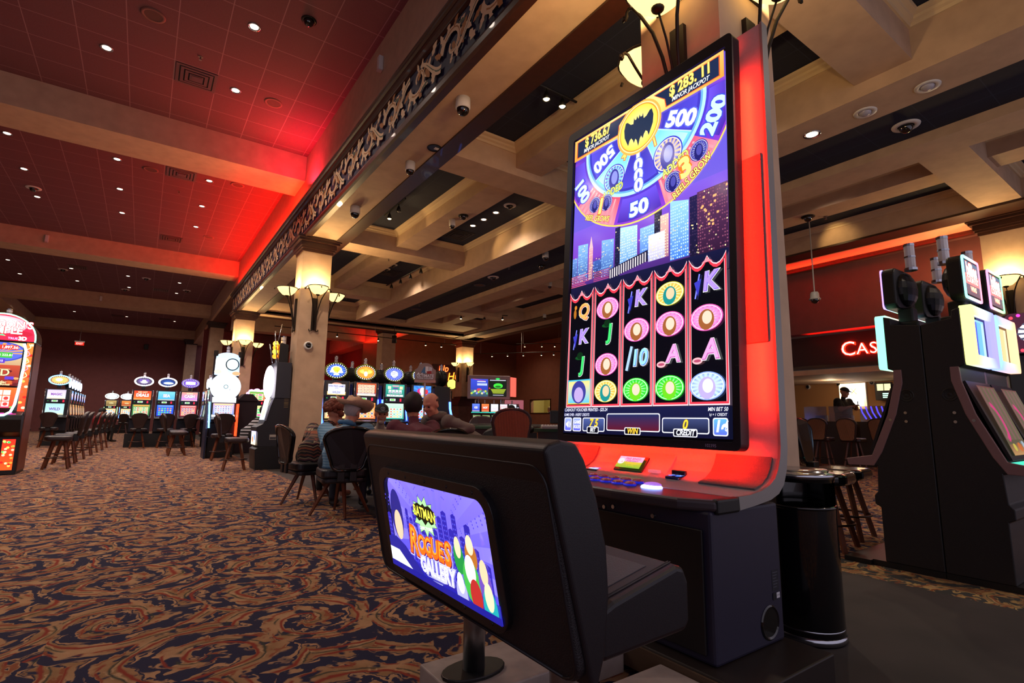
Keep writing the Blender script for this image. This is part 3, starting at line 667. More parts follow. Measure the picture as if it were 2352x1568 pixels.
sym('K', rx[4], ry[0], 'b090f0', '8a6ae8', .13, deco='stick'); pinkb(rx[4], ry[1]); sym('A', rx[4], ry[2], 'f0a0d8', 'c060b0', .13, deco='lips'); blueb(rx[4], ry[3])
# button strip
g.rect(0, 0, 1.1, .146, '0c0e2c', '161a40')
g.text('CASHOUT VOUCHER PRINTED - $25.24', .185, .134, .026, 'e8e8ff', .01, .15, 0, .78); g.text('GAME OVER - INSERT CREDITS', .112, .106, .022, 'e0e0ff', .01, .15, 0, .72); g.text('MIN BET 50', 1.045, .130, .025, 'f0f0ff', .01, .2, 0, .8); g.text('1¢ = 1 CREDIT', 1.045, .106, .018, 'f0f0ff', .005, .2, 0, .8)
def key(x0, x1, y0, y1, c, c2): g.rect(x0, y0, x1, y1, 'f4f4ff', r=.010); g.rect(x0+.005, y0+.005, x1-.005, y1-.005, c, c2, r=.008)
key(.008, .073, .01, .09, '5a5ae0', '98a8f0'); key(.083, .155, .01, .09, '5a5ae0', '98a8f0'); key(.168, .345, .012, .09, '202a58', '4a5a98'); key(.360, .725, .02, .113, '5a1428', '1c2a58'); key(.738, 1.002, .018, .092, '101430', '3a4470'); key(1.02, 1.095, .012, .092, '5868d8', '60b0e0')
g.up(); g.poly([(.022, .042), (.03, .042), (.044, .028), (.044, .072), (.03, .058), (.022, .058)], 'ffffff'); g.line([(.05, .035), (.054, .05), (.05, .065)], .004, 'ffffff'); g.line([(.057, .03), (.063, .05), (.057, .07)], .004, 'ffffff')
g.text('GAME', .119, .063, .026, 'ffffff', .02, .2, 0, .8); g.text('RULES', .119, .036, .026, 'ffffff', .02, .2, 0, .75)
g.text('7 5', .256, .058, .06, 'ffd23a', .03, .25, 0, .9, out='7a4a10', ow=.03); g.text('0', .87, .058, .062, 'ffd23a', .03, .25, 0, .9, out='7a4a10', ow=.03); g.text('1¢', 1.057, .053, .072, 'f8fcff', .04, .2, 0, .9)
for x0, x1, t, c, s in ((.205, .30, 'BET', 'f0f4ff', .030), (.492, .602, 'WIN', 'ffc83a', .042), (.805, .94, 'CREDIT', 'f4f6ff', .036)):
    g.rect(x0, .002, x1, .040, 'f4f4ff', r=.008); g.rect(x0+.005, .006, x1-.005, .036, '0a0a18', r=.006); g.text(t, (x0+x1)/2, .021, s, c, .03, .2, 0, .85)
g.clip(0, 0, 1.1, 1.92)
wart(g, 'game_screen', MO-MN*.014, MU, MV, tm, SCR, eps=.00004, rough=.12)

# ---------------------------------------------------------------- bench with the lit picture in its back
bn = thing('bench_seat', 'wide black leather bench with lit picture set in its back', 'bench', (1.05, 1.41, .0))
b = MB(); P = [(.700, .935), (.712, .950), (.745, .958), (.790, .950), (.815, .915), (.852, .83), (.880, .72), (.886, .62), (.872, .50), (.852, .445), (.832, .432)]
b.prism(P, 'y', .873, 1.985); wpart('backrest', b, LEATHER, bn, .028, 4)
b = MB(); T12 = math.radians(-12); BO = Vector((.8-.01*math.tan(-T12)*0, 1.84, .49)); BU = Vector((0, -1, 0)); BV = Vector((sin(T12), 0, cos(T12))); BN = BU.cross(BV)
BO = Vector((.8+(.49-.5)*math.tan(T12), 1.84, .49))
BM = Matrix(((BU.x, BV.x, BN.x, BO.x), (BU.y, BV.y, BN.y, BO.y), (BU.z, BV.z, BN.z, BO.z), (0, 0, 0, 1)))
b.prism(rrect(-.135, -.05, .957, .428, .05, 6), 'z', -.03, .004); b.xf(BM); bp = wpart('back_panel', b, mat('back_vinyl', '1a161c', .5, bump=.5, nscale=300), bn, .008, 3)
b = MB(); o = rrect(-.128, -.044, .95, .421, .05, 6); b.smooth = True; b.tube([(*p, .004) for p in o]+[(*o[0], .004)], .004, 6); b.xf(BM); wpart('piping', b, LEATHER, bn, parent=bp)
b = MB(); ringprism(b, rrect(-.012, -.02, .735, .352, .075, 8), rrect(.030, .016, .70, .318, .045, 8), -.01, .020, rrect(.036, .022, .694, .312, .04, 8))
for k in range(5):
    for v in (-.002, .334): b.cyl((.09+.14*k, v, .018), .006, .004, 8)
b.xf(BM); sf = wpart('picture_frame', b, mat('frame_satin', '1b181d', .3), bn, .006, 3)
b = MB(); b.prism(rrect(.02, .008, .71, .326, .05), 'z', -.012, .001); b.xf(BM); wpart('picture_backing', b, BLACK, bn)
h = Art(); h.rect(0, 0, .73, .34, '4a40d0', '8070f8')
for k in range(22): h.sector(.386, .15, .02, .02, .6, .6, k*16.4, k*16.4+8.2, '6a5ae8', '9a90ff', 3)
for k in range(8):
    for j in range(10):
        for i in range(3): 
            an = math.radians(20+k*20.5+i*2.2); rr = .16+.026*j; h.ell(.386+rr*cos(an), .15+rr*sin(an), .0022+.0002*j, .0022+.0002*j, '4a3ed8', 6)
def twr(x, w, y0, y1, c='2a22a0'):
    h.up(); h.poly([(x, y0), (x+w, y0), (x+w, y1), (x+w*.5, y1+.006), (x, y1)], c); h.up()
    for j in range(int((y1-y0)/.014)):
        for i in range(2): h.poly([(x+w*(.18+.4*i), y0+.014*j+.003), (x+w*(.4+.4*i), y0+.014*j+.003), (x+w*(.4+.4*i), y0+.014*j+.008), (x+w*(.18+.4*i), y0+.014*j+.008)], '4a48d0')
for x, w, t in ((.03, .03, .19), (.19, .02, .225), (.215, .025, .20), (.245, .03, .24), (.30, .03, .19), (.34, .03, .17), (.38, .03, .19), (.42, .028, .235), (.452, .03, .255), (.485, .03, .21), (.512, .026, .255), (.545, .03, .20), (.58, .03, .238), (.612, .03, .18), (.65, .04, .15)): twr(x, w, .03, t)
h.rect(.0, .0, .73, .06, '1c1c90', '2a22a0')
sb = []
for k in range(22):
    r = 1. if k % 2 == 0 else .68; an = 2*PI*k/22+.2; sb.append((.338+.088*r*cos(an), .224+.066*r*sin(an)))
h.up(); h.poly([(p[0]*1.0, p[1]) for p in sb], '2a3a20'); h.up(); h.poly([(.338+(p[0]-.338)*.95, .224+(p[1]-.224)*.95) for p in sb], 'a8f0a0')
h.up(); h.poly([(.268, .252), (.30, .262), (.325, .256), (.338, .264), (.352, .256), (.376, .262), (.408, .248), (.398, .21), (.38, .204), (.36, .212), (.338, .196), (.316, .212), (.296, .204), (.278, .214)], '101408')
h.text('BATMAN', .338, .231, .046, 'ffee50', .02, 0, -3, .8, out='2a2408', ow=.03); h.text('CLASSIC TV SERIES', .338, .186, .014, 'ffffff', .01, 0, 4, .8)
for t, x, y, s in (('R', .225, .128, .125), ('O', .285, .125, .085), ('G', .33, .127, .085), ('U', .375, .13, .085), ('E', .415, .13, .085), ('S', .458, .132, .10)):
    h.text(t, x+.003, y-.003, s, '1a1470', .05, .15, -4, .85, out='d0c8ff', ow=.03); h.text(t, x, y, s, 'f06a18', .035, .15, -4, .85, out='c01808', ow=.02)
    h.text(t, x, y+.006, s*.8, 'ffa030', .0, .15, -4, .8)
h.text('GALLERY', .372, .066, .068, '2a2aa8', .04, .15, 1, .8, out='e8e4ff', ow=.04); h.text('GALLERY', .372, .066, .068, 'e0e0f8', .025, .15, 1, .8)
h.line([(.30, .036), (.42, .040)], .002, 'c0c0f0'); h.line([(.33, .028), (.40, .031)], .002, 'c0c0f0')
# plain colour shapes where the posters figures stood
h.up(); h.poly([(.02, .015), (.02, .11), (.09, .12), (.16, .10), (.25, .05), (.30, .015)], '20208a'); h.up(); h.poly([(.02, .015), (.02, .075), (.10, .075), (.22, .015)], 'eef0ff')
h.ell(.125, .20, .048, .085, '20207a', 24); h.ell(.128, .165, .032, .05, 'e8c0a0', 20)
for x, y, rx_, ry_, c, c2 in ((.53, .17, .022, .04, '208a40', 'e8d0a8'), (.60, .19, .024, .036, 'b06a28', 'f0d0b0'), (.585, .12, .034, .055, '40b048', 'f8f8f0'), (.655, .13, .024, .045, '6a4ab0', 'e8c8a0'), (.52, .07, .024, .04, 'a8a8e0', 'e8e8ff'), (.665, .07, .026, .05, '20a0a8', 'f8e8b0')):
    h.ell(x, y-.03, rx_*1.3, ry_*1.1, c, 20); h.ell(x, y, rx_*.8, ry_*.75, c2, 20)
h.ell(.60, .055, .03, .045, 'b02a28', 20); h.rect(0, 0, .73, .03, '1a1a8a')
h.clip(.022, .01, .708, .324)
wart(h, 'lit_picture', BO+BN*.0065, BU, BV, bn, 1.25, eps=.00005, rough=.15)
b = MB(); P = [(.88, .47), (.875, .578), (.92, .594), (1.145, .640), (1.175, .632), (1.192, .595), (1.192, .50), (1.175, .478)]
b.prism(P, 'y', .893, 1.967); st = wpart('seat', b, LEATHER, bn, .014, 3)
b = MB(); b.prism([(.905, .5905), (.905, .5925), (1.10, .6325), (1.10, .630)], 'y', .955, 1.905); wpart('seat_pad', b, mat('pad_grey', '4a4a52', .45, bump=.2, nscale=250), bn, .003, parent=st, label='grey panel of the seat top')
b = MB(); b.smooth = True
for x0, z0, x1, z1, y in ((.9, .592, 1.15, .643, .925), (.9, .592, 1.15, .643, .918)): b.tube([(x0, y, z0), (x1, y, z1)], .0015, 5)
wpart('stitching', b, mat('thread', '4a4648', .7), bn, parent=st)
for y in (1.739, 1.245):
    b = MB(); b.smooth = True; b.cyl((1.068, y, .112), .040, .37, 28); po = wpart('post', b, BRUSH, bn)
    b = MB(); b.prism([(1.068+.125*cos(t)*(1 if abs(cos(t)) > .5 else .9), y+.078*sin(t)) for t in [2*PI*k/20 for k in range(20)]], 'z', .1005, .113); wpart('floor_plate', b, BLACK, bn, .003)
    b = MB(); b.box(.932, 1.686, y-.15, y+.16, .0, .10); wpart('base_plank', b, mat('grey_plank', 'b0a098', .6, noise=.5, nscale=9), bn, .005)
b = MB(); b.smooth = True; b.tube([(1.068, 1.72, .29), (1.05, 1.60, .29), (1.05, 1.35, .29), (1.068, 1.26, .29)], .014, 10); wpart('cross_tube', b, BRUSH, bn)

# ---------------------------------------------------------------- ash bin behind the tall machine
tr = thing('ash_bin', 'black cylindrical ash bin with chrome rings beside the towering machine', 'bin', (2.705, 1.355, 0))
b = MB(); b.smooth = True; b.lathe([(0, .0), (.15, 0), (.152, .02), (.150, .55), (.152, .60)], (0, 0, 0), 36); part('body', b, BLACKG, tr)
b = MB(); b.smooth = True; b.lathe([(.151, .004), (.158, .008), (.158, .03), (.151, .036)], (0, 0, 0), 36); b.lathe([(.1515, .058), (.1545, .062), (.1515, .066)], (0, 0, 0), 36); part('foot_ring', b, CHROME, tr)
b = MB(); b.smooth = True; b.lathe([(.152, .595), (.156, .60), (.156, .607), (.148, .612), (.10, .60)], (0, 0, 0), 36); b.lathe([(.149, .60), (.149, .735)], (0, 0, 0), 30, a0=math.radians(-60), a1=math.radians(170)); b.lathe([(0, .72), (.149, .72), (.152, .74)], (0, 0, 0), 36); part('hood', b, BLACKG, tr)
b = MB(); b.smooth = True; b.lathe([(.152, .738), (.157, .745), (.157, .756), (.145, .764), (.13, .764), (.128, .772), (.12, .778), (0, .776)], (0, 0, 0), 36); part('lid', b, CHROME, tr)
# ---------------------------------------------------------------- slot machines
SLOTB = mat('slot_body', '12121a', .3, noise=.1, nscale=50); SLOTS = mat('slot_side', '0e0d12', .5); LAMPW = mat('candle_white', 'd8d4da', .4); 
def glow(name, c, es): return mat('glow_'+name, c, .4, emit=c, es=es)
def colmesh(name, vs, fs, cols, strength, parent):
    me = bpy.data.meshes.new(name); me.from_pydata(vs, [], fs); ca = me.color_attributes.new('Col', 'FLOAT_COLOR', 'CORNER')
    out = []
    for f in fs:
        for i in f: out += list(cols[i])
    ca.data.foreach_set('color', out); me.materials.append(art_mat(strength, .4, 'led')); me.update(); return put(name, me, parent)
def grid_art(W, H, bg, bg2, nx, ny, pal, hdr=None, seed=0, margin=.08, top=.18):
    a = Art(); a.rect(0, 0, W, H, bg, bg2); r = random.Random(seed)
    if hdr: a.rect(W*.06, H*(1-top*.85), W*.94, H*.97, hdr)
    for i in range(nx):
        for j in range(ny):
            x0, x1 = W*(margin+(1-2*margin)*i/nx), W*(margin+(1-2*margin)*(i+.9)/nx); y0, y1 = H*(.07+(1-top-.1)*j/ny), H*(.07+(1-top-.1)*(j+.86)/ny)
            a.rect(x0, y0, x1, y1, pal[0]); a.ell((x0+x1)/2, (y0+y1)/2, (x1-x0)*.34, (y1-y0)*.36, r.choice(pal[1:]), 10)
    return a
def candle(root, x, y, z, r=.035, h=.13, tilt=0):
    b = MB(); b.smooth = False
    b.cyl((x, y, z), r*1.25, .02, 12); b.k = 1; b.cyl((x, y, z+.02), r, h*.42, 12); b.k = 0; b.cyl((x, y, z+.02+h*.42), r*1.08, .012, 12); b.k = 1; b.cyl((x, y, z+.03+h*.42), r, h*.42, 12); b.k = 0; b.cyl((x, y, z+.03+h*.84), r*1.05, .02, 12)
    return part('lamp_tower', b, [CHROME, LAMPW], root)
def topper_oval(root, z, rx, rz, face, rimc, yc=.2, bulbs=26, es=2.0, th=.11):
    b = MB(); b.prism([(rx*cos(2*PI*k/32), z+rz*sin(2*PI*k/32)) for k in range(32)], 'y', yc, yc+th); b.ell((0, yc+th, z), rx*.9, .06, rz*.9, 20, 8)
    b.box(-.05, .05, yc+.02, yc+th, z-rz-.12, z-rz+.03); tp = part('topper', b, BLACK, root, .01)
    b = MB(); b.smooth = True; b.tube([(rx*cos(2*PI*k/32), yc-.004, z+rz*sin(2*PI*k/32)) for k in range(33)], .016, 6); part('topper_rim', b, rimc, tp)
    a = Art(); a.ell(0, 0, rx*.97, rz*.97, '05050a', 32)
    a.ell(0, 0, rx*.80, rz*.78, face[0], 32, face[1])
    if len(face) > 2: face[2](a, rx*.8, rz*.78)
    for k in range(bulbs): t = 2*PI*k/bulbs; a.ell(rx*.88*cos(t), rz*.87*sin(t), .011, .011, 'ffffff', 8)
    a.build('topper_face', (0, yc-.006, z), (1, 0, 0), (0, 0, 1), tp, es)
    return tp
def slot(label, loc, rz, main, top, topper=None, led=None, group=None, W=.56, cat='slot machine', H=1.80, es=1.1, mid=('6ad050', 'e8e8f0', 'ff2040'), dark=False):
    s = thing('slot_machine', label, cat, loc, rz, group); D = .46; h = W/2
    b = MB(); b.box(-h, h, .05, D, 0, .46); part('stand', b, BLACK, s, .006)
    prof = [(0, .47), (0, .85), (-.17, .875), (-.19, .90), (-.17, .925), (-.02, .96), (.025, 1.36), (.02, 1.47), (.02, H), (D, H), (D, .47)]
    b = MB(); b.prism(prof, 'x', -h, h); part('cabinet', b, SLOTB, s, .006)
    if not dark:
        v = Vector((0, .045, .40)).normalized(); mw = W*.82
        main.build('main_screen', (-mw/2, -.0225, .98), (1, 0, 0), v, s, es); top.build('top_screen', (-mw/2, .0015, 1.49), (1, 0, 0), (0, 0, 1), s, es)
        a = Art(); a.rect(0, 0, mw, .10, '0a0a10'); a.rect(mw*.25, .025, mw*.55, .08, mid[1]); a.rect(mw*.30, .035, mw*.50, .07, mid[0]); a.rect(mw*.78, .015, mw*.87, .085, mid[2]); a.ell(mw*.08, .05, .008, .008, '20ff50')
        a.build('player_panel', (-mw/2, .014, 1.37), (1, 0, 0), (0, 0, 1), s, es)
        b = MB(); b.box(-h+.015, h-.015, .004, .022, 1.465, H+.005); part('screen_frame', b, BLACKG, s, .004)
        b = MB(); b.ell((0, -.12, .925), .20, .03, .012, 14, 6)
        for k in range(6): b.box(-.17+.06*k, -.13+.06*k, -.10, -.06, .93, .943)
        part('button_row', b, mat('button_white', 'd8d8e0', .3, emit='a0a8ff', es=.5), s)
    for sx in (-1, 1):
        b = MB(); x = sx*(h-.004); b.smooth = True; b.tube([(x, .0, 1.80), (x, -.002, 1.47), (x, -.01, 1.30), (x, -.05, .97), (x, -.18, .92)], .007, 5); part('chrome_edge', b, CHROME, s)
        if led:
            b = MB(); x0, x1 = sorted((sx*(h+.002), sx*(h+.022)))
            b.prism([(.0, 1.42), (-.01, 1.25), (-.10, .88), (-.12, .82), (-.07, .82), (-.05, .88), (.04, 1.25), (.05, 1.42)], 'x', x0, x1); part('led_strip', b, led, s)
    if topper: topper(s)
    return s
def face_text(t, c, sz, c2=None, y=0.):
    def f(a, rx, rz): a.text(t, 0, y, sz, c, .03, 0, 0, 1., out=c2, ow=.04)
    return f
BLUE = glow('blue', '4a78ff', 5.); GREENR = mat('rim_green', '9ab040', .2, .8)
def spiky(a, rx, rz, c='ffffff', n=16):
    for k in range(n): a.sector(0, 0, 0, 0, rx, rz, k*360/n, k*360/n+180/n, c, None, 2)
# --- the row under the hanging tracks: four lit machines, their backs to four dark ones
def f_vip(a, rx, rz):
    spiky(a, rx, rz, '4a70e8'); a.ell(0, .02, rx*.62, rz*.62, 'f8f0c0', 24); a.ell(0, .035, rx*.42, rz*.36, 'f0d040', 20); a.rect(-rx*.72, -.045, rx*.72, -.005, 'e8e4d8'); a.text('VIP', 0, -.018, .075, 'f0c020', .04, 0, 0, 1, out='4a3a10', ow=.04); a.rect(-.06, -.1, .06, -.07, 'd0d8f0')
def f_hat(a, rx, rz):
    a.ell(0, 0, rx, rz, 'e87a28', 30); a.ell(0, .02, rx*.78, rz*.42, 'ffb040', 26); a.ell(0, .01, rx*.6, rz*.3, 'f8d060', 24); a.ell(0, .055, rx*.3, rz*.36, 'f09030', 20); a.ell(0, -.035, rx*.22, rz*.42, 'fff0c0', 20)
def f_reel(a, rx, rz):
    spiky(a, rx, rz, '6a80ff', 24); a.ell(0, 0, rx*.45, rz*.6, 'f0f4ff', 24)
    for t, y in (('XTRA', .07), ('RARE', .03), ('REEL', -.01), ('POWER', -.06)): a.text(t, 0, y, .05, '2a2a50', .03)
def f_ult(a, rx, rz): a.ell(0, 0, rx*.7, rz*.7, 'e0e8f0', 24); a.ell(-.03, .02, rx*.4, rz*.4, '6090c0', 20)
a1 = Art(); a1.rect(0, 0, .46, .29, '20140c', '2a2018'); a1.ell(.23, .22, .12, .05, 'e8a088'); a1.rect(.03, .0, .43, .075, 'f8c878', 'ffe0a0'); a1.rect(.045, .02, .415, .235, 'f2f0ff'); a1.text('WIN FREE GAMES', .23, .19, .052, '2a3aa0', .02, 0, 0, .86); a1.text('WITH', .23, .145, .03, '3a4ab0', .02); a1.text('WILDS!', .23, .055, .06, '2a3aa0', .02, 0, 0, .9)
m1 = grid_art(.46, .36, 'f0c070', '50a8c8', 5, 4, ['f8ecc0', 'e86a40', '3a90b0', 'd0a040'], seed=1, top=.28)
a2 = grid_art(.46, .29, '9a3a20', 'c85a30', 5, 4, ['f8e8d0', 'f0c8a0', 'e8a878', 'd8b890'], seed=2, top=.08); a2.rect(.0, .05, .46, .056, '3050c0'); a2.rect(.02, .005, .44, .045, 'e8f0d8')
m2 = grid_art(.46, .36, 'e87838', 'f0a050', 5, 4, ['f8dcb8', 'e04828', 'f0b030', '4070b0'], 'f8c890', seed=3)
a3 = Art(); a3.rect(0, 0, .46, .29, '107a70', '40b8a0'); a3.rect(.16, .24, .32, .27, 'f0a0b0'); a3.rect(.05, .18, .13, .25, 'd8f0c8'); a3.rect(.34, .18, .42, .25, 'f0e0b0'); a3.rect(.18, .185, .30, .215, '6a3a98')
for k in range(4): a3.rect(.07+.085*k, .08, .14+.085*k, .165, 'e0f4e8'); a3.text('88', .105+.085*k, .10, .05, '6a2a90', .02)
a3.rect(.03, .01, .43, .055, 'e8f8e8'); a3.text('70  8  200  1.00', .23, .032, .04, '5a2a80', .01)
m3 = grid_art(.46, .36, '20a898', 'd0f0d8', 5, 4, ['e8fae8', 'f0d880', '70c8b0', 'd87a60'], seed=5, top=.25)
a4 = Art(); a4.rect(0, 0, .46, .29, '2a58c8', '3a80e8'); spk = [a4.sector(.23, .14, .02, .02, .4, .4, k*30, k*30+14, '4a98f8', None, 2) for k in range(12)]; a4.clip(0, 0, .46, .29); a4.ell(.18, .16, .09, .07, 'd0307a'); a4.ell(.23, .17, .07, .085, 'f4f0ff'); a4.ell(.25, .10, .06, .06, 'ffffff'); a4.ell(.33, .15, .05, .06, 'd83040'); a4.text('JACK', .22, .04, .07, 'ffd040', .03, .2, 5, .9, out='8a2a10', ow=.04)
m4 = grid_art(.46, .36, '3060c8', '60a8f0', 5, 4, ['e0ecff', 'e84050', 'f0c040', '6ad0e0'], seed=7)
RY = 11.62; grp = None
for x, m, t, f, rim, lab in ((3.46, m1, a1, ('2038a8', '3a60f0', f_vip), GREENR, 'slot machine with WIN FREE GAMES WITH WILDS on its upper screen'),
                        (4.13, m2, a2, ('b04818', 'f08830', f_hat), GREENR, 'slot machine with orange hat picture in its oval topper'),
                        (4.82, m3, a3, ('2a20b8', '5a60ff', f_reel), GREENR, 'slot machine with green-teal screens and blue starburst topper'),
                        (5.52, m4, a4, ('203a70', '6090c0', f_ult), GREENR, 'slot machine with blue screen behind the hold-em table sign')):
    s = slot(lab, (x, RY, 0), 0, m, t, lambda r, f=f, rim=rim: (topper_oval(r, 2.03, .245, .175, f, rim, .10), candle(r, 0, .15, 2.20)), BLUE)
    for x0 in (-.345, .305):
        b = MB(); b.box(x0, x0+.04, .05, .44, .9, 1.74); part('side_wing', b, mat('wing_blue', '1a2a80', .4), s)
blank = Art()
for k, x in enumerate((4.05, 4.78, 5.56)):
    slot('dark back of a slot machine seen between the lit ovals, %s' % ('behind the orange hat machine', 'behind the blue starburst machine', 'behind the hold-em sign')[k], (x, 12.60, 0), PI, blank, blank,
         lambda r: (topper_oval(r, 1.99, .26, .19, ('101018', '202030'), BLACK, .12, bulbs=24), candle(r, 0, .15, 2.18)), None, None, dark=True)
slot('slot machine end-on with blue light strip curving to its deck, last of the blue row', (6.38, 12.05, 0), PI/2, blank, blank, lambda r: (topper_oval(r, 2.02, .25, .2, ('101018', '202030'), BLACK, .12), candle(r, 0, .15, 2.22)), BLUE, None, dark=True)
# --- bank straight down the aisle
wr = lambda c: glow('ring_'+c, c, 5.)
def ring_topper(z, rx, rz, face, c, rect=False):
    def f(r):
        topper_oval(r, z, rx, rz, face, wr(c), .10, es=1.6); candle(r, 0, .15, z+rz)
    return f
def deco(a, rx, rz): a.ell(0, -.01, rx*.5, rz*.5, 'f0f0ff', 20); a.ell(-.09, .03, .04, .04, '6a50a0'); a.ell(.09, .03, .04, .04, '6a50a0')
def titled(W, H, bg, bg2, t, c, sz, out, sub=None):
    a = Art(); a.rect(0, 0, W, H, bg, bg2); a.text(t, W/2, H*.5, sz, c, .05, 0, 0, .9, out=out, ow=.04)
    if sub: a.text(sub, W/2, H*.84, sz*.45, 'fff0c0', .03)
    a.rect(W*.02, H*.03, W*.98, H*.09, 'ffd080'); return a
specs = [(-.02, 'slot machine with white-ringed oval topper and orange DEALS screen at the aisle end', ('3a2a50', '8a80b0', deco), 'f4f4ff', titled(.46, .29, 'f07830', 'd83a20', 'DEALS', 'ffffff', .13, 'a02010', 'RED HOT'), grid_art(.46, .36, '2a6a40', '60a050', 5, 4, ['f0f0d0', 'e04040', '40a060', 'f0c040'], 'f0a050', 11)),
         (.63, 'slot machine with white-ringed blue oval topper, middle of the aisle-end bank', ('102a68', '2050a0', lambda a, rx, rz: a.ell(.02, -.03, rx*.7, rz*.35, 'd0e0ff', 20)), 'f4f4ff', titled(.46, .29, '48b0f0', '80d8ff', 'SEA', 'ffffff', .13, '2070c0'), grid_art(.46, .36, '1838c8', '2860f0', 5, 4, ['4a80f0', 'f0e060', '60e080', 'f08040'], '70a0ff', 12)),
         (1.28, 'slot machine with dark purple oval topper at the aisle end', ('5a30b0', 'a080f0', lambda a, rx, rz: a.rect(-rx*.7, -.05, rx*.7, .05, 'f4f0ff')), '3a2a60', titled(.46, .29, 'c88af0', 'f0a080', 'CASH', 'ffffff', .13, '6a30a0', 'QUICK'), grid_art(.46, .36, 'a02838', 'd05050', 5, 4, ['f0d0c0', 'c04060', 'f0b060', '8050a0'], 'f0a0a0', 13))]
for x, lab, f, c, t, m in specs: slot(lab, (x, 20.75, 0), 0, m, t, ring_topper(2.09, .25, .14, f, c), None)
pd = thing('machine_stand', 'long dark plinth carrying the three aisle-end slot machines', 'stand', (.29, 20.70, 0)); b = MB(); b.box(-.66, 1.25, -.30, -.165, 0, .42); part('plinth_box', b, BLACK, pd)
for k, (x, lab, c) in enumerate(((-1.41, 'small far slot machine with white rounded topper and green edge lights', 'e0ffe8'), (-.72, 'small far slot machine with white rounded topper and blue edge lights', 'e8ecff'))):
    s = slot(lab, (x, 36.5, 0), 0, grid_art(.46, .36, 'e0a060', 'f0d8a0', 4, 3, ['f0f0e0', '60a0e0', 'e07050'], seed=20+k), titled(.46, .29, '5a4a30' if k == 0 else 'a03828', 'c0a060' if k == 0 else 'f09040', 'WIN', 'f0e0a0', .1, '301808'), ring_topper(2.02, .30, .15, ('b8c8d0', 'ffffff'), c), glow('edge%d' % k, ('90ff90', '5080ff')[k], 4.))
s = thing('machine_stand', 'dark plinth under the two small far slot machines', 'stand', (-1.1, 36.6, 0)); b = MB(); b.box(-.95, .9, -.25, -.06, 0, .46); part('plinth_box', b, BLACK, s)
# --- bank beside the dragon machine: one faces the aisle end, a row shows only its chrome edges
starf = lambda a, rx, rz: (a.ell(0, 0, rx*.85, rz*.8, 'f0b060', 24), a.ell(-.02, .01, rx*.45, rz*.5, 'fff0d8', 7))
slot('slot machine with blue-ringed oval star topper beside the dragon machine', (-2.27, 22.3, 0), 0, titled(.46, .36, 'c8f0e8', 'a8d8d8', 'WILD', '6a60b0', .12, 'f0ffff'), titled(.46, .29, 'f0e8ff', 'd8c8f8', 'MAGIC', '8a40b0', .10, 'ffffff'), ring_topper(2.10, .27, .15, ('e89040', 'fff0d0', starf), '60b8ff'), None, W=.62)
for k in range(6):
    slot('slot machine seen edge-on by its chrome trim, %s of six behind the star topper machine' % ('first', 'second', 'third', 'fourth', 'fifth', 'last')[k], (-1.98, 23.3+.95*k, 0), PI/2, m2, a4, ring_topper(2.06, .24, .15, ('7080c0', 'e0e8ff'), 'c8d8ff') if k < 5 else None, None)
# --- row seen edge-on behind the wheel machine
for k in range(6):
    slot('slot machine seen edge-on with lit chrome edge, %s behind the wheel machine' % ('first', 'second', 'third', 'fourth', 'fifth', 'sixth')[k], (1.62, 15.9+.82*k, 0), -PI/2, (m1, m3, m4)[k % 3], (a3, a2, a4)[k % 3], ring_topper(2.05, .24, .15, ('5a70c0', 'e0e8ff'), 'c8d8ff'), glow('edge', 'a0b8ff', 3.) if k < 2 else None)
# ---------------------------------------------------------------- special machines
def rainbow(t):
    import colorsys
    r, g_, b_ = colorsys.hsv_to_rgb(t % 1, .75, 1.); return (r**2.2, g_**2.2, b_**2.2, 1)
def glowframe(name, root, x0, x1, z0, z1, w, y0, y1, hue, strength, parent=None, span=.8):
    """rounded light frame, front at y0 (facing -y), colours running round it"""
    A = rrect(x0, z0, x1, z1, .025, 5); B = rrect(x0+w, z0+w, x1-w, z1-w, .012, 5); k = len(A)
    vs = [(p[0], y0, p[1]) for p in A]+[(p[0], y0, p[1]) for p in B]+[(p[0], y1, p[1]) for p in A]+[(p[0], y0+.02, p[1]) for p in B]
    fs = []
    for i in range(k):
        j = (i+1) % k; fs += [(i, j, k+j, k+i), (i, 2*k+i, 2*k+j, j), (k+i, k+j, 3*k+j, 3*k+i)]
    cx_, cz_ = (x0+x1)/2, (z0+z1)/2
    cs = []
    for v in vs:
        t = math.atan2(v[2]-cz_, v[0]-cx_)/(2*PI); c = rainbow(hue+span*abs(((t*2) % 2)-1)); m = .22; cs.append(tuple(c[i]*(1-m)+m for i in range(3))+(1,))
    return colmesh(name, vs, fs, cs, strength, parent or root)
PINKT = mat('pink_silver_trim', '8a6868', .45, .2)
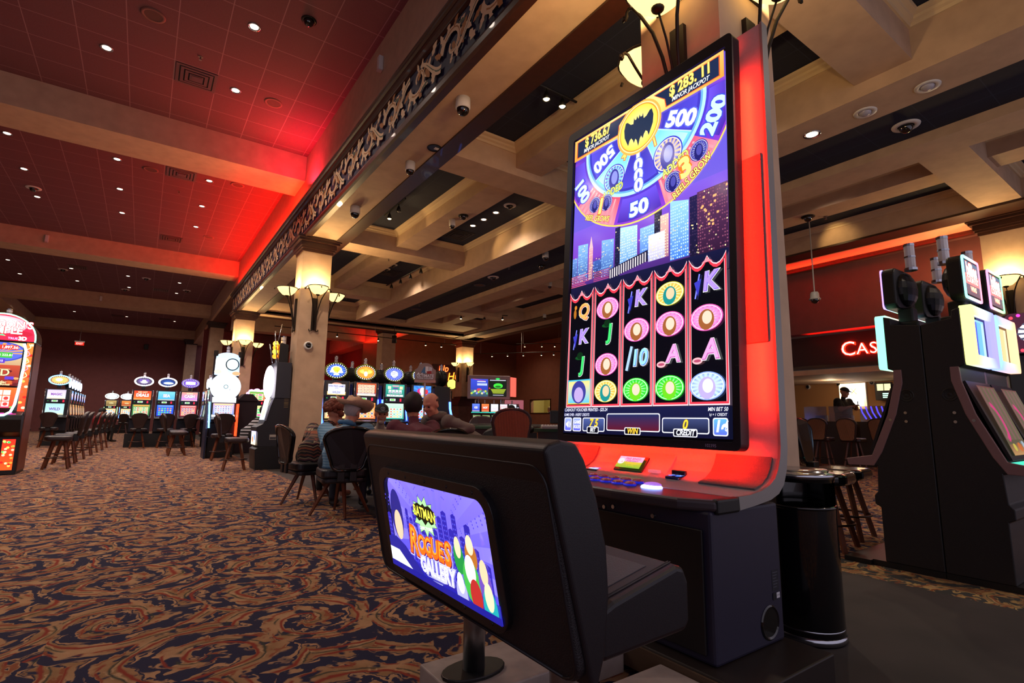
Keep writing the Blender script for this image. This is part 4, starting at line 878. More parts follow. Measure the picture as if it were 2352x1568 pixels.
def bank_machine(label, loc, rz, hue, art, con, topart, tilt=0.):
    s = thing('slot_machine', label, 'slot machine', loc, rz, 'rainbow-lit machines standing back to back'); h = .279
    prof = [(0, .04), (-.34, .04), (-.34, .41), (-.375, .43), (-.375, .49), (-.35, .52), (-.34, .70), (-.52, .70), (-.53, .735), (-.36, .765), (-.24, 1.07), (-.185, 1.29), (-.185, 1.38), (-.22, 1.395), (-.22, 1.78), (-.175, 1.765), (-.17, 1.715), (0, 1.69)]
    b = MB(); b.prism(prof, 'x', -h, h); part('cabinet', b, mat('bank_black', '141013', .5, bump=.15, nscale=200), s, .006)
    b = MB(); b.box(-h, h, -.42, 0, 0, .04); part("base_plate", b, BLACK, s)
    for sx in (-1, 1):
        b = MB(); x0, x1 = sorted((sx*(h-.012), sx*(h+.004)))
        b.prism([(-.185, 1.385), (-.19, 1.29), (-.245, 1.07), (-.368, .775), (-.54, .742), (-.53, .695), (-.36, .70), (-.30, .80), (-.19, 1.07), (-.135, 1.29), (-.135, 1.385)], 'x', x0, x1); part('side_trim', b, PINKT, s, .004)
        b = MB(); b.lathe([(.045, 0), (.042, .002), (.030, .0), (.028, .002), (.014, 0), (0, .002)], (sx*h, -.12, 1.20), 20, 'x') if sx > 0 else b.lathe([(.045, 0), (.042, -.002), (.030, 0), (.028, -.002), (.014, 0), (0, -.002)], (sx*h, -.12, 1.20), 20, 'x'); part('speaker', b, BLACK, s)
        for y, z in ((-.135, 1.08), (-.135, 1.02), (-.23, 1.03)):
            b = MB(); b.cyl((sx*h, y, z), .010, .006*sx, 10, 'x'); part('lock', b, CHROME, s)
    v = Vector((0, .155, .47)).normalized(); art.build('main_screen', (-.20, -.375+.012, .815), (1, 0, 0), v, s, .55)
    b = MB(); b.prism([(-.372, .78), (-.19, 1.285), (-.205, 1.29), (-.39, .785)], 'x', -h+.015, h-.015); fr_ = part('screen_frame', b, mat('frame_grey', '1c1a22', .35), s)
    for o in s.children:
        if o.name.startswith('main_screen'): o.location = (0, -.026, 0)
    con.build('button_console', (-.21, -.532, .7395), (1, 0, 0), Vector((0, .17, .030)).normalized(), s, 1.1)
    glowframe('light_frame', s, -.272, .272, 1.395, 1.795, .065, -.275, -.215, hue, 1.7)
    topart.build('upper_screen', (-.20, -.226, 1.46), (1, 0, 0), (0, 0, 1), s, .8)
    b = MB(); b.prism(rrect(-.185, 1.855, .185, 2.165, .05, 5), 'y', -.24, -.15); b.ell((0, -.15, 2.01), .15, .07, .13, 16, 8); b.box(-.05, .05, -.2, -.1, 1.70, 1.87); b.box(-.09, .09, -.22, -.06, 1.70, 1.76); tp = part('topper', b, BLACK, s, .014, 3)
    glowframe('topper_light', s, -.182, .182, 1.858, 2.162, .016, -.246, -.236, hue+.3, 2.2, tp)
    tt = Art(); tt.rect(-.15, -.12, .15, .12, '6a5058', '5a6a80'); tt.rect(-.15, -.045, .15, .03, 'e87a78'); tt.text('billies', 0, .06, .13, 'ffffff', .04, 0, 0, .8, out='e05030', ow=.04); tt.text('COUNTRY', 0, -.01, .062, 'fff4e8', .03, 0, 0, .85, out='d02818', ow=.04); tt.text('WINS', 0, -.075, .05, 'fff0c0', .03, out='d02818', ow=.05)
    tt.build('topper_picture', (0, -.243, 2.01), (1, 0, 0), (0, 0, 1), tp, 1.6)
    candle(s, 0, -.10, 2.155, .034, .19); return s
am = Art(); am.rect(0, 0, .40, .47, '6a6a50', '8a5a50'); 
for k in range(8): am.rect(.02+.046*k, .10, .055+.046*k, .46, '7a7458' if k % 2 else '94706a')
am.sector(.02, .22, .11, .11, .145, .145, -70, 70, 'ff4a98', None, 16); am.rect(.0, .0, .40, .07, 'e8b070', '9a7050'); am.ell(.1, .05, .03, .025, 'f0e060'); am.ell(.22, .05, .04, .03, 'f08040'); am.ell(.32, .06, .03, .03, 'c0d8e8')
ac = Art(); ac.rect(0, 0, .42, .17, '20b890', '50e0c0'); ac.rect(.10, .04, .26, .12, '2a6a78'); ac.rect(.12, .055, .24, .11, '404858'); ac.rect(.29, .09, .39, .15, '60e8c8'); ac.rect(.30, .02, .38, .07, '104038'); ac.line([(.02, .02), (.40, .012)], .008, 'b0f0ff')
at_ = Art(); at_.rect(0, 0, .40, .27, '2838b0', '3a58f0'); at_.rect(.24, 0, .34, .27, '60c8f0'); at_.rect(.34, 0, .40, .27, 'c0f0ff'); at_.rect(0, .255, .40, .27, '90e0ff'); at_.rect(0, 0, .40, .012, 'f080d0')
at2 = Art(); at2.rect(0, 0, .40, .27, '3a2898', '4a40c8'); at2.rect(.10, 0, .18, .27, '30a060'); at2.rect(.18, 0, .34, .27, 'f0c890'); at2.rect(.34, 0, .40, .27, 'ffe8c0')
for k in range(2):
    x = 4.685+.572*k
    bank_machine('black slot machine with rainbow light frame seen edge-on, %s' % ('its lit rim beside the empty stools' if k == 0 else 'second in that row'), (x, 1.302, 0), PI, .80+.1*k, am, ac, at_)
    bank_machine('rainbow-framed slot machine %s' % ('whose picture topper has green edge light' if k == 0 else 'with white-blue frame, second along the picture-topper row'), (x, 1.298, 0), 0, .02+.42*k, am, ac, at_ if k == 0 else at2)
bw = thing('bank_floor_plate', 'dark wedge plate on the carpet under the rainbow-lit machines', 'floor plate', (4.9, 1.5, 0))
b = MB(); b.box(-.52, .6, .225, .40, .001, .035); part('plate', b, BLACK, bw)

# dragon machine with domed head
d = thing('slot_machine', 'tall red dragon-themed slot machine with domed head and curved light tube', 'slot machine', (-2.03, 12.0, 0))
b = MB(); b.prism([(-.05, 0), (-.05, .62), (-.16, .70), (-.22, .90), (-.20, .98), (-.05, 1.05), (.02, 1.5), (-.02, 2.2), (.70, 2.2), (.70, 0)], 'x', -.42, .42); part('cabinet', b, BLACK, d, .01)
for sx in (-1, 1):
    b = MB(); x0, x1 = sorted((sx*.42, sx*.428)); b.prism([(.0, .05), (.0, .62), (.05, 1.05), (.08, 1.5), (.05, 2.2), (.70, 2.2), (.70, .05)], 'x', x0, x1); part('side_board', b, mat('red_brown_wood', '7a3a20', .45, noise=.5, nscale=12), d)
dome = [(-.44+.0*k, 2.2) for k in range(1)]+[(.44*cos(PI-PI*k/18)*(1 if k % 18 else 1), 2.26+.40*sin(PI*k/18)) for k in range(19)]+[(.44, 2.2)]
b = MB(); b.prism(dome, 'y', -.10, .55); hd = part('dome', b, mat('dome_dark', '2a0a10', .3), d, .01)
a = Art(); a.up(); a.poly([(p[0]*.95, 2.21+(p[1]-2.2)*.95) for p in dome], 'd01838'); a.ell(-.02, 2.47, .33, .15, 'ff8a98', 30, 'fff0e8'); a.ell(.1, 2.50, .1, .06, 'ffffff'); a.ell(-.25, 2.30, .12, .06, 'e84060'); a.ell(.25, 2.33, .14, .05, 'a01028')
a.text("DRAGON'S", 0, 2.475, .16, 'ffffff', .03, 0, 0, .95, out='b01020', ow=.04); a.text('TEMPLE', .0, 2.375, .16, 'e8fff0', .03, 0, 0, .95, out='b01020', ow=.04); a.text('TRUE', .15, 2.245, .05, 'b0a8ff', .02); a.text('3D', .27, 2.25, .085, 'ffffff', .05)
a.poly([(-.05, 2.29), (.02, 2.31), (.06, 2.28)], '40e080'); a.poly([(-.3, 2.42), (-.26, 2.45), (-.28, 2.39)], '40e080'); a.build('dome_picture', (0, -.102, 0), (1, 0, 0), (0, 0, 1), hd, 2.0)
b = MB(); b.smooth = True; b.tube([(p[0]*.985, -.105, 2.2+(p[1]-2.2)*.985) for p in dome], .012, 6); part('dome_light', b, glow('mint', '80ffc8', 3.), d, label=None)
a = Art(); W = .62; a.rect(0, 0, W, .72, '8a1818', 'f0d8a0'); a.ell(.31, .56, .36, .17, '3a4ac0', 30); a.ell(.31, .56, .33, .15, '5868d8', 30)
for k in range(10): a.sector(.31, .53, 0, 0, .34, .18, 18*k, 18*k+8, 'f0a050', None, 2)
a.rect(.02, .60, .56, .675, 'd83018'); a.text('$ 1,897.56', .43, .637, .06, 'ffffff', .03); a.rect(.0, .46, .50, .55, '40b838'); a.text('$ 222.81', .42, .505, .05, 'e8ffe0', .03); a.rect(0, .37, .42, .44, '5a30c0'); a.text('$ 7.15', .34, .405, .045, 'f0e8ff', .03)
a.rect(0, .0, W, .34, '801418', 'c04828'); 
for k in range(30): a.ell(random.random()*W, random.random()*.34, .03+.03*random.random(), .02, random.choice(['a02818', 'd06028', '601010', 'e8a060']), 8)
a.text('WILD', .30, .21, .16, 'e8d8a8', .02, 0, 0, 1, out='5a1008', ow=.03); a.rect(.1, .265, .5, .275, 'd8c890'); a.rect(.45, .10, .56, .15, '5a38c8'); a.text('Zodiac', .40, .055, .055, 'fff0b0', .02, .2); a.text('Bonus', .46, .018, .05, 'fff0b0', .02, .2); a.clip(0, 0, W, .72)
a.build('main_screen', (-.33, -.065, 1.46), (1, 0, 0), (0, .01, 1), d, 1.2)
a = grid_art(W, .34, 'd83818', 'f07028', 5, 3, ['f8f0e0', 'e84038', 'f0c8b0', 'e8e0d0'], None, 31, .1, .06); a.rect(.0, .005, W, .025, 'f05080'); a.ell(.58, .015, .02, .012, '60f040')
a.build('lower_screen', (-.33, -.085, 1.09), (1, 0, 0), Vector((0, .05, .45)).normalized(), d, 1.2)
b = MB(); b.box(-.34, .34, -.19, -.06, .985, 1.0)
for k in range(6): b.box(-.28+.1*k, -.21+.1*k, -.17, -.12, 1.0, 1.012)
part('button_row', b, mat('button_mix', '3050c0', .3, emit='c02040', es=1.5), d)
for sx in (-1, 1):
    b = MB(); b.smooth = True; b.tube([(sx*.30, -.09, 2.17), (sx*.335, -.10, 2.05), (sx*.335, -.105, 1.75), (sx*.315, -.10, 1.40), (sx*.30, -.14, 1.15), (sx*.27, -.19, 1.03), (sx*.20, -.22, .975), (sx*.12, -.225, .965)], .018, 8); part('light_tube', b, glow('cyanw', 'b0f0ff', 4.), d)
    a = Art(); a.rect(0, 0, .09, 1.22, 'e03018', 'f07828')
    for k in range(14): a.ell(.02+.05*(k % 2), .04+.088*k, .028, .022, ('ff5030', 'ffd8a8', 'ffb050', 'd82010')[k % 4], 12)
    for k in range(5): a.line([(.01, .62+.12*k), (.06, .66+.12*k), (.03, .72+.12*k)], .012, ('ffe0a0', 'ff90b0')[k % 2])
    a.clip(0, 0, .09, 1.22); a.build('side_picture', (sx*.375-.045, -.075 if sx else 0, .97), (1, 0, 0), (0, .0, 1), d, 1.6); 
    a = Art(); a.rect(0, 0, .16, .50, 'e05018', 'e82818')
    for k in range(22): a.ell(.02+.12*random.random(), .03+.45*random.random(), .02, .018, random.choice(['ffe060', 'ff9030', 'ffd0a0', '40d060', 'd01818']), 10)
    a.clip(0, 0, .16, .50); a.build('belly_picture', (sx*.29-.08, -.055, .08), (1, 0, 0), (0, 0, 1), d, 1.5)
    b = MB(); b.box(sx*.375-.05, sx*.375+.05, -.0735, .0, .96, 2.2); part('side_pillar', b, BLACKG, d)
candle(d, .0, .25, 2.655, .04, .1)

# wheel machine
w_ = thing('slot_machine', 'white blazing wheel slot machine with round clock above the wheel', 'slot machine', (1.64, 14.62, 0)); 
b = MB(); b.box(-.28, .28, .0, .5, 0, .5); part('stand', b, BLACK, w_, .006)
b = MB(); b.prism([(0, .5), (0, .82), (-.16, .86), (-.18, .92), (-.02, .98), (.02, 1.34), (.02, 2.5), (.45, 2.5), (.45, .5)], 'x', -.27, .27); part('cabinet', b, SLOTB, w_, .006)
b = MB(); b.prism([(.26*cos(PI*k/14)*1.0, 2.44+.12*sin(PI*k/14)) for k in range(15)]+[(-.27, 2.0), (.27, 2.0)], 'y', -.03, .04); part('head_panel', b, glow('headblue', 'b8dcff', 1.2), w_, .01)
a = Art(); a.rect(-.27, 2.02, .0, 2.42, 'fff8f0', 'e8f4ff', r=.05); a.ell(-.2, 2.08, .08, .05, 'ffd0b0'); a.ell(.2, 2.05, .09, .05, 'ff9a70'); a.rect(-.24, 2.14, -.06, 2.36, 'ffe8e0'); a.build('head_picture', (0, -.033, 0), (1, 0, 0), (0, 0, 1), w_, 1.6)
b = MB(); b.smooth = True; b.lathe([(.0, -.01), (.13, -.008), (.135, .02)], (.10, -.05, 2.27), 28, 'y'); part('clock_face', b, glow('clock', 'd0f0ff', 1.4), w_)
b = MB(); b.smooth = True; b.tube([(.10+.14*cos(t), -.055, 2.27+.14*sin(t)) for t in [2*PI*k/28 for k in range(29)]], .014, 6); part('clock_rim', b, mat('rim_teal', '103848', .3), w_)
for sx in (-1, 1):
    b = MB(); b.box(sx*.27-.045, sx*.27+.045, -.04, .06, 2.46, 2.60); part('speaker', b, BLACK, w_, .012)
a = Art(); a.ell(0, 0, .325, .325, 'eef6ff', 40)
for k in range(20): a.sector(0, 0, .06, .06, .30, .30, k*18, k*18+8.5, ('ffffff', 'fff4e8', 'f0f8ff')[k % 3], ('fff0e0', 'e8f4ff', 'ffffff')[k % 3], 3)
a.ell(0, 0, .075, .075, 'd8e8f0', 16); a.ell(0, 0, .055, .055, '5a7078', 8); a.ell(0, 0, .035, .035, 'e0ffff', 16); a.ell(.09, -.07, .014, .014, '8090a0', 8)
b = MB(); b.smooth = True; b.lathe([(0, -.02), (.31, -.02), (.335, .0), (.335, .05), (0, .05)], (0, -.035, 1.715), 36, 'y'); wd = part('wheel', b, glow('wheelrim', 'd8ecff', 1.6), w_); a.build('wheel_face', (0, -.057, 1.715), (1, 0, 0), (0, 0, 1), wd, 1.7)
a = Art(); a.rect(-.26, 1.33, .26, 1.46, 'f4f8ff'); a.build('lower_glow', (0, .017, 0), (1, 0, 0), (0, 0, 1), w_, 2.)
grid_art(.46, .27, '6a90d0', 'c8a0c0', 7, 4, ['e0e8f8', '6a60a0', '8090c0', 'c07090'], 'f0c890', 41).build('game_screen', (-.23, -.0165, 1.04), (1, 0, 0), Vector((0, .04, .36)).normalized(), w_, 1.3)
a = Art(); a.rect(-.25, 0, .25, .045, 'd8e4ff', 'ffffff'); a.build('deck_glow', (0, -.025, .985), (1, 0, 0), (0, 0, 1), w_, 3.)
b = MB(); b.box(.285, .31, -.20, .06, .52, 1.30); b.xf(Matrix.Shear('XZ', 4, (0, 0)) if False else Matrix.Identity(4)); part('red_light', b, glow('redlight', 'ff3a18', 3.), w_)
b = MB(); b.prism([(.10, 1.34), (.13, 1.34), (-.22, .72), (-.27, .72)], 'x', -.32, -.285); part('blue_light', b, glow('cyan', '60b8ff', 4.), w_)
b = MB(); b.prism([(.10, 1.30), (.46, 1.30), (.46, .0), (-.2, .0), (-.2, .7)], 'x', -.36, -.325); part('side_fin', b, mat('fin_navy', '141c38', .4), w_)
candle(w_, .0, .1, 2.56, .04, .15)
# machine turned side-on beside the column
m_ = thing('slot_machine', 'tall black slot machine side-on by the column, torch and rods on top', 'slot machine', (2.12, 11.02, 0)); D0, D1 = .02, .64
def mp(name, prof, m, y0=D0, y1=D1, bv=.006, parent=None): b = MB(); b.prism(prof, 'y', y0, y1); return part(name, b, m, parent or m_, bv)
mp('stand', [(-.27, 0), (.295, 0), (.295, .43), (-.22, .43), (-.30, .38)], BLACK)
mp('cabinet', [(-.26, .43), (.30, .43), (.27, 1.36), (-.07, 1.36), (-.10, 1.20), (-.16, .93), (-.19, .86), (-.30, .80), (-.30, .74), (-.27, .70)], mat('side_grey', '1a1a22', .5))
mp('top_box', [(-.02, 1.36), (.265, 1.36), (.255, 2.07), (-.02, 2.07)], mat('box_slate', '2a2c38', .5), D0-.01, D1)
mp('head_box', [(.02, 2.07), (.19, 2.07), (.19, 2.44), (.05, 2.47), (.02, 2.44)], BLACK, .12, .5)
b = MB(); b.smooth = True; b.ell((-.09, .33, 1.68), .085, .30, .335, 20, 12); part('wheel_bulge', b, glow('wheelwhite', 'fff4fc', 4.), m_)
a = Art(); a.rect(0, 0, .5, .42, 'e8f0f8', 'fff4e0'); a.ell(.25, .2, .2, .16, 'f0c080'); a.build('game_screen', (-.168, .58, .94), (0, -1, 0), Vector((.07, 0, .40)).normalized(), m_, 2.2)
b = MB(); b.prism([(-.175, .92), (-.115, 1.21), (-.06, 1.36), (-.03, 1.36), (-.08, 1.2), (-.14, .92)], 'y', D0-.012, D0); part('chrome_edge', b, CHROME, m_)
a = Art(); a.rect(0, 0, .5, .26, 'f0d8b0', 'c0b8e8'); a.ell(.15, .1, .06, .06, 'e87040'); a.ell(.35, .14, .07, .06, '7090e0'); a.build('belly_picture', (-.285, .58, .46), (0, -1, 0), (-.02, 0, 1), m_, 1.6)
for k, (y, z, c, es) in enumerate(((.25, 2.20, 'ff7a18', 3.), (.28, 2.30, 'ffc030', 4.), (.26, 2.38, 'ffb020', 4.), (.27, 2.46, 'ff8a18', 4.))):
    b = MB(); b.smooth = True; b.ell((-.03, y, z), .05, .10, .05, 14, 8); part('torch_light', b, glow('torch%d' % (k % 2), c, es), m_)
for k, (p, q) in enumerate((((-.17, .10, 2.42), (-.09, .12, 2.05)), ((-.06, .14, 2.52), (.0, .14, 2.02)), ((-.05, .30, 2.72), (-.03, .3, 2.4)), ((.05, .2, 2.86), (-.02, .2, 2.4)))):
    b = MB(); b.smooth = True; b.tube([p, q], .012, 6); part('rod', b, CHROME, m_)
for y0 in (.85, .78, .5): 
    b = MB()
    for k in range(4): b.box(.16, .24, D0-.004, D0+.001, y0+.4+.03*k if y0 > .6 else y0+.05+.025*k, y0+.412+.03*k if y0 > .6 else y0+.058+.025*k)
    part('vent', b, mat('vent_brass', '6a5a40', .5), m_)
a = Art(); a.rect(0, 0, .13, .10, '8a8078'); a.rect(.01, .01, .12, .05, '3a3a42'); a.rect(.01, .06, .12, .09, 'a8a098'); a.build('rating_plate', (-.06, D0-.001, .56), (1, 0, 0), (0, 0, 1), m_, 0.)
candle(m_, .12, .3, 2.45, .05, .15)
# more lights beyond: pink machines, dark cabinet, far bar row, twin monitor, kiosk
for k, (x, y) in enumerate(((2.95, 18.2), (3.60, 18.4))):
    pk = slot('pink-lit slot machine beyond the rods machine, %s' % ('by the dark cabinet' if k == 0 else 'by the column'), (x, y, 0), 0, grid_art(.46, .36, '40b060', 'f0f0a0', 2, 3, ['e8f0d0', 'ff50a0', '60f080'], seed=51+k), grid_art(.46, .29, 'f05050', '60c050', 2, 3, ['f0e8c0', 'ff60c0', '40d060'], seed=53+k), None, glow('pinkled', 'ff60d0', 5.), H=1.55)
    b = MB(); b.smooth = True
    for j in range(8): b.ell((.22*cos(j*PI/4), .12, 1.72+.10*sin(j*PI/4)), .09, .05, .06, 10, 6)
    part('flower_topper', b, glow('pinkflower', 'ff90e8', 4.), pk)
kc = thing('display_cabinet', 'dark wooden cabinet with sloped top behind the wheel machine', 'cabinet', (2.40, 16.3, 0)); b = MB(); b.box(-.24, .26, -.05, .45, 0, 1.42); b.prism([(-.28, 1.42), (.30, 1.42), (.12, 1.62), (-.10, 1.62)], 'y', -.08, .48); part('body', b, mat('cabinet_brown', '2e2430', .5), kc, .01)
pod = thing('twin_monitor', 'grey framed twin monitor hung over the far row of bar-top games', 'monitor', (13.1, 20.5, 2.5), -.42)
b = MB(); b.box(-1.0, 1.0, -.1, .05, -.58, .52); part('frame', b, mat('frame_lilac', 'd8c8d8', .4), pod, .04)
b = MB(); b.prism([(1.02, -.08), (1.36, .30), (1.30, .34), (1.02, .0)], 'z', -.44, .46); part('side_glow', b, glow('salmon', 'ff6858', 1.), pod)
b = MB(); b.box(-.95, .95, .05, .5, -.45, .47); part('housing', b, WHITEP, pod)
a = Art(); a.rect(0, 0, .8, .80, '2030a0', '3a50d8'); a.rect(0, 0, .8, .3, '305060', '4a6080'); a.ell(.40, .30, .12, .07, 'd04060'); [a.ell(.05+.08*k, .14+.05*(k % 3), .05, .05, ('c0d040', '60c080', 'e0e0a0', '8090f0')[k % 4]) for k in range(10)]; a.rect(.30, .50, .76, .60, 'c0d0ff'); a.rect(.3, .66, .7, .70, 'e8f0ff'); a.line([(.1, .8), (.7, .7)], .02, 'd05080'); a.clip(0, 0, .8, .80); a.build('screen', (-.86, -.104, -.46), (1, 0, 0), (0, 0, 1), pod, 1.0)
a = Art(); a.rect(0, 0, .84, .80, '081008', '0c1810'); a.rect(.05, .74, .8, .77, 'e8e8ff'); a.ell(.44, .50, .22, .12, '40e040'); a.ell(.44, .46, .14, .05, '207020'); [a.rect(.1+.03*k, .32-.055*k, .8-.03*k, .345-.055*k, 'd0e840') for k in range(4)]; a.rect(.2, .06, .7, .08, 'e8e8ff'); a.ell(.42, .82, .1, .04, '30e060'); a.ell(.04, .38, .03, .04, 'd03050'); a.build('screen', (-.02, -.104, -.46), (1, 0, 0), (0, 0, 1), pod, 1.0)
for x in (-.45, .62):
    b = MB(); b.cyl((x, .2, -2.5), .06, 2.0, 12); part('post', b, CHROME, pod)
for k in range(5):
    g_ = thing('bar_top_game', 'small bar-top game with lit screen under the twin monitor, %s of five' % ('first', 'second', 'third', 'fourth', 'fifth')[k], 'game machine', (11.45+.40*k, 18.9-.10*k, 0), -.35)
    b = MB(); b.prism([(-.25, 0), (-.25, .8), (-.40, .86), (-.40, .92), (-.12, 1.25), (-.02, 1.30), (-.02, 1.66), (.3, 1.66), (.3, 0)], 'x', -.19, .19); part('cabinet', b, BLACK, g_)
    c1, c2, t = (('3040c8', '6080f0', 'ICE'), ('c83020', 'f08040', 'HOT'), ('d8d0e8', 'f8f0ff', 'WINS'), ('c82838', 'f8e8f0', 'KING'), ('b0c0e8', 'f0f8ff', 'STAR'))[k]
    titled(.32, .32, c1, c2, t, 'ffffff', .10, '602030').build('upper_screen', (-.16, -.022, 1.32), (1, 0, 0), (0, 0, 1), g_, 1.1); grid_art(.32, .30, '905070', '80a060', 3, 3, ['f0e0e0', 'e05060', '60d080'], seed=60+k).build('lower_screen', (-.16, -.39, .94), (1, 0, 0), Vector((0, .27, .32)).normalized(), g_, .9)
    b = MB(); b.box(-.19, .19, -.06, -.03, 1.25, 1.29); part('light_bar', b, glow('teal', '30ffd0', 4.) if k < 4 else BLACK, g_); candle(g_, 0, .1, 1.66, .03, .12)
ki = thing('reward_kiosk', 'pale pink-lit kiosk with dark name plate beyond the capped man', 'kiosk', (13.55, 19.1, 0), -.6); b = MB(); b.box(-.42, .42, -.2, .3, 0, 1.85); part('body', b, mat('kiosk_pink', 'e0a8b0', .4, emit='ff8aa0', es=.25), ki, .03)
b = MB(); b.box(-.22, .22, -.225, -.2, 1.15, 1.68); part('recess', b, mat('kiosk_inner', 'c88898', .5), ki); a = Art(); a.rect(-.24, 1.46, .24, 1.58, '20202c'); a.text('RewardCenter', 0, 1.52, .07, 'f0f0ff', .02); a.build('name_plate', (0, -.23, 0), (1, 0, 0), (0, 0, 1), ki, .8)
# neon script on the far wall
ns = thing('neon_sign', 'red and orange neon script sign on the far brown wall', 'sign', (14.25, 26.9, 3.5)); a = Art(); a.text('Up', -.25, .33, .55, 'ff5a28', .0, .3, 8); a.text('the Hue', .05, -.12, .62, 'ff7a20', .0, .3, 8); a.build('script', (0, -.06, 0), (1, 0, 0), (0, 0, 1), ns, 5.); b = MB(); b.box(-.9, .9, -.02, .05, -.5, .6); part('backing', b, mat('sign_back', '3a1010', .6), ns)
ys_ = thing('round_sign', 'yellow glowing round sign below the neon script', 'sign', (12.85, 23.6, 2.75)); b = MB(); b.smooth = True; b.lathe([(0, -.03), (.33, -.03), (.40, .0), (.40, .1), (0, .1)], (0, 0, 0), 28, 'y'); part('disc', b, glow('lime', 'e8ff50', 2.5), ys_); b = MB(); b.cyl((0, .05, -2.75), .04, 2.4, 10); part('pole', b, DARK, ys_); ys_.children[0].scale = (.6, .6, .6)
# pink-bordered machine at the picture edge
gm = thing('slot_machine', 'slot machine with pink bulbs round its sunburst sign and teal bulb columns', 'slot machine', (7.15, 1.05, 0), -PI/2+.35)
b = MB(); b.prism([(0, 0), (0, .8), (-.2, .85), (-.2, .92), (.0, .98), (.06, 1.7), (.5, 1.7), (.5, 0)], 'x', -.36, .36); part('cabinet', b, BLACK, gm, .01)
b = MB(); b.box(-.36, .36, .0, .25, 1.70, 2.12); hd = part('sign_box', b, BLACK, gm, .05)
a = Art(); a.rect(-.35, 1.71, .35, 2.11, '2a0818', r=.06); a.ell(0, 1.91, .26, .15, 'f8f8ff', 30); [a.sector(0, 1.91, 0, 0, .27, .155, k*20, k*20+8, '303040', None, 2) for k in range(18)]; a.ell(-.02, 1.90, .16, .10, 'f4f8ff', 24); a.text('GO', -.02, 1.905, .22, 'f0a030', .04, 0, 0, 1, out='3a1a08', ow=.05)
for k in range(34): t = 2*PI*k/34; a.ell(.325*max(-1, min(1, 1.25*cos(t))), 1.91+.175*max(-1, min(1, 1.3*sin(t))), .016, .016, ('ff30a0', 'ff3040', 'e050ff')[k % 3], 8)
a.build('sign_picture', (0, -.003, 0), (1, 0, 0), (0, 0, 1), hd, 2.5)
for sx in (-1, 1):
    a = Art()
    for k in range(24):
        for j in range(2): a.ell(sx*(.27+.05*j), 1.02+.028*k, .014, .010, '60f0ff', 8)
    a.build('bulb_column', (0, -.012, 0), (1, 0, 0), (0, .075, 1), gm, 3.)
grid_art(.42, .6, '503040', '406080', 4, 5, ['c0b0c0', 'e05080', '50c0a0'], seed=77).build('game_screen', (-.21, .012, 1.02), (1, 0, 0), (0, .075, 1), gm, .9)
# ---------------------------------------------------------------- chairs and tables
def bent(outline, y0, y1, zref, lean, curve=0.):
    """cushion from an x-z outline: front y0, back y1, leaning back from zref, wrapped by curve"""
    mb = MB(); mb.prism(outline, 'y', y0, y1)
    mb.v = [(x, y-(z-zref)*lean-curve*(.06-x*x), z) for x, y, z in mb.v]; return mb
def arch(w0, w1, z0, z1, r=.10, n=6, waist=0.):
    L = []; 
    for k in range(n+1): t = PI/2*k/n; L.append((w0-r*.6+r*.6*cos(-PI/2+t), z0+r*.6+r*.6*sin(-PI/2+t)))
    zm = z0+(z1-z0)*.45; L.append(((w0+w1)/2-waist, zm)); L.append((w1, z0+(z1-z0)*.72))
    for k in range(1, n+1): t = PI/2*k/n; L.append((w1*cos(t)**.8 if k < n else 0, z0+(z1-z0)*(.72+.28*sin(t))))
    return L+[(-x, z) for x, z in L[::-1][1:]]
def splay(root, rt, rb, zt, m, r0=.022, r1=.012, diamond=False, square=True):
    for k in range(4):
        a = PI/2*k+(0 if diamond else PI/4); b = MB(); p, q = Vector((rt*cos(a), rt*sin(a), zt)), Vector((rb*cos(a), rb*sin(a), 0))
        b.tube([q, p], [r1, r0], 4 if square else 10); part('leg', b, m, root)
def table_chair(label, x, y, rz, leg=True):
    s = thing('casino_chair', label, 'chair', (x, y, 0), rz, 'dark chairs round the card table')
    b = MB(); b.prism(rrect(-.235, -.22, .235, .25, .07), 'z', .385, .475); part('seat', b, LEATHER, s, .025, 3)
    b = MB(); b.prism(rrect(-.225, -.21, .225, .24, .07), 'z', .335, .384); part('seat_base', b, LEATHER, s, .015)
    o = arch(.165, .245, .47, .90, .14); k = bent(o, -.26, -.21, .47, .16, .8); bk = part('backrest', k, LEATHER, s, .014, 3)
    b = MB(); b.smooth = True; t = MB(); oo = o+[o[0]]; b.tube([(px*1.02, -.262-(pz-.47)*.16-.8*(.06-px*px), pz) for px, pz in oo], .016, 6); part('back_frame', b, BLACKG, s)
    for sx in (-1, 1):
        b = MB(); b.box(sx*.06-.035, sx*.06+.035, -.30, -.272, .36, .56); part('bracket', b, BLACK, s, .006)
    splay(s, .12, .30, .345, LEGW, .026, .013, True); return s
ch = table_chair('black leather chair with splayed walnut legs, behind the cowboy-hatted man', 1.80, 5.68, -.12)
dup(ch, (1.70, 6.62, 0), -PI/2+.12, 'black leather chair seen side-on, under the patterned-jacket player')
dup(ch, (2.41, 4.86, 0), .1, 'black leather chair whose top rim shows behind the maroon-shirted man')
dup(ch, (2.83, 7.38, 0), PI-.1, 'black leather chair behind the grey-shirted man in the dark cap')
dup(ch, (3.46, 5.60, 0), PI/2+.2, 'black leather chair under the balding man in the hooded top')
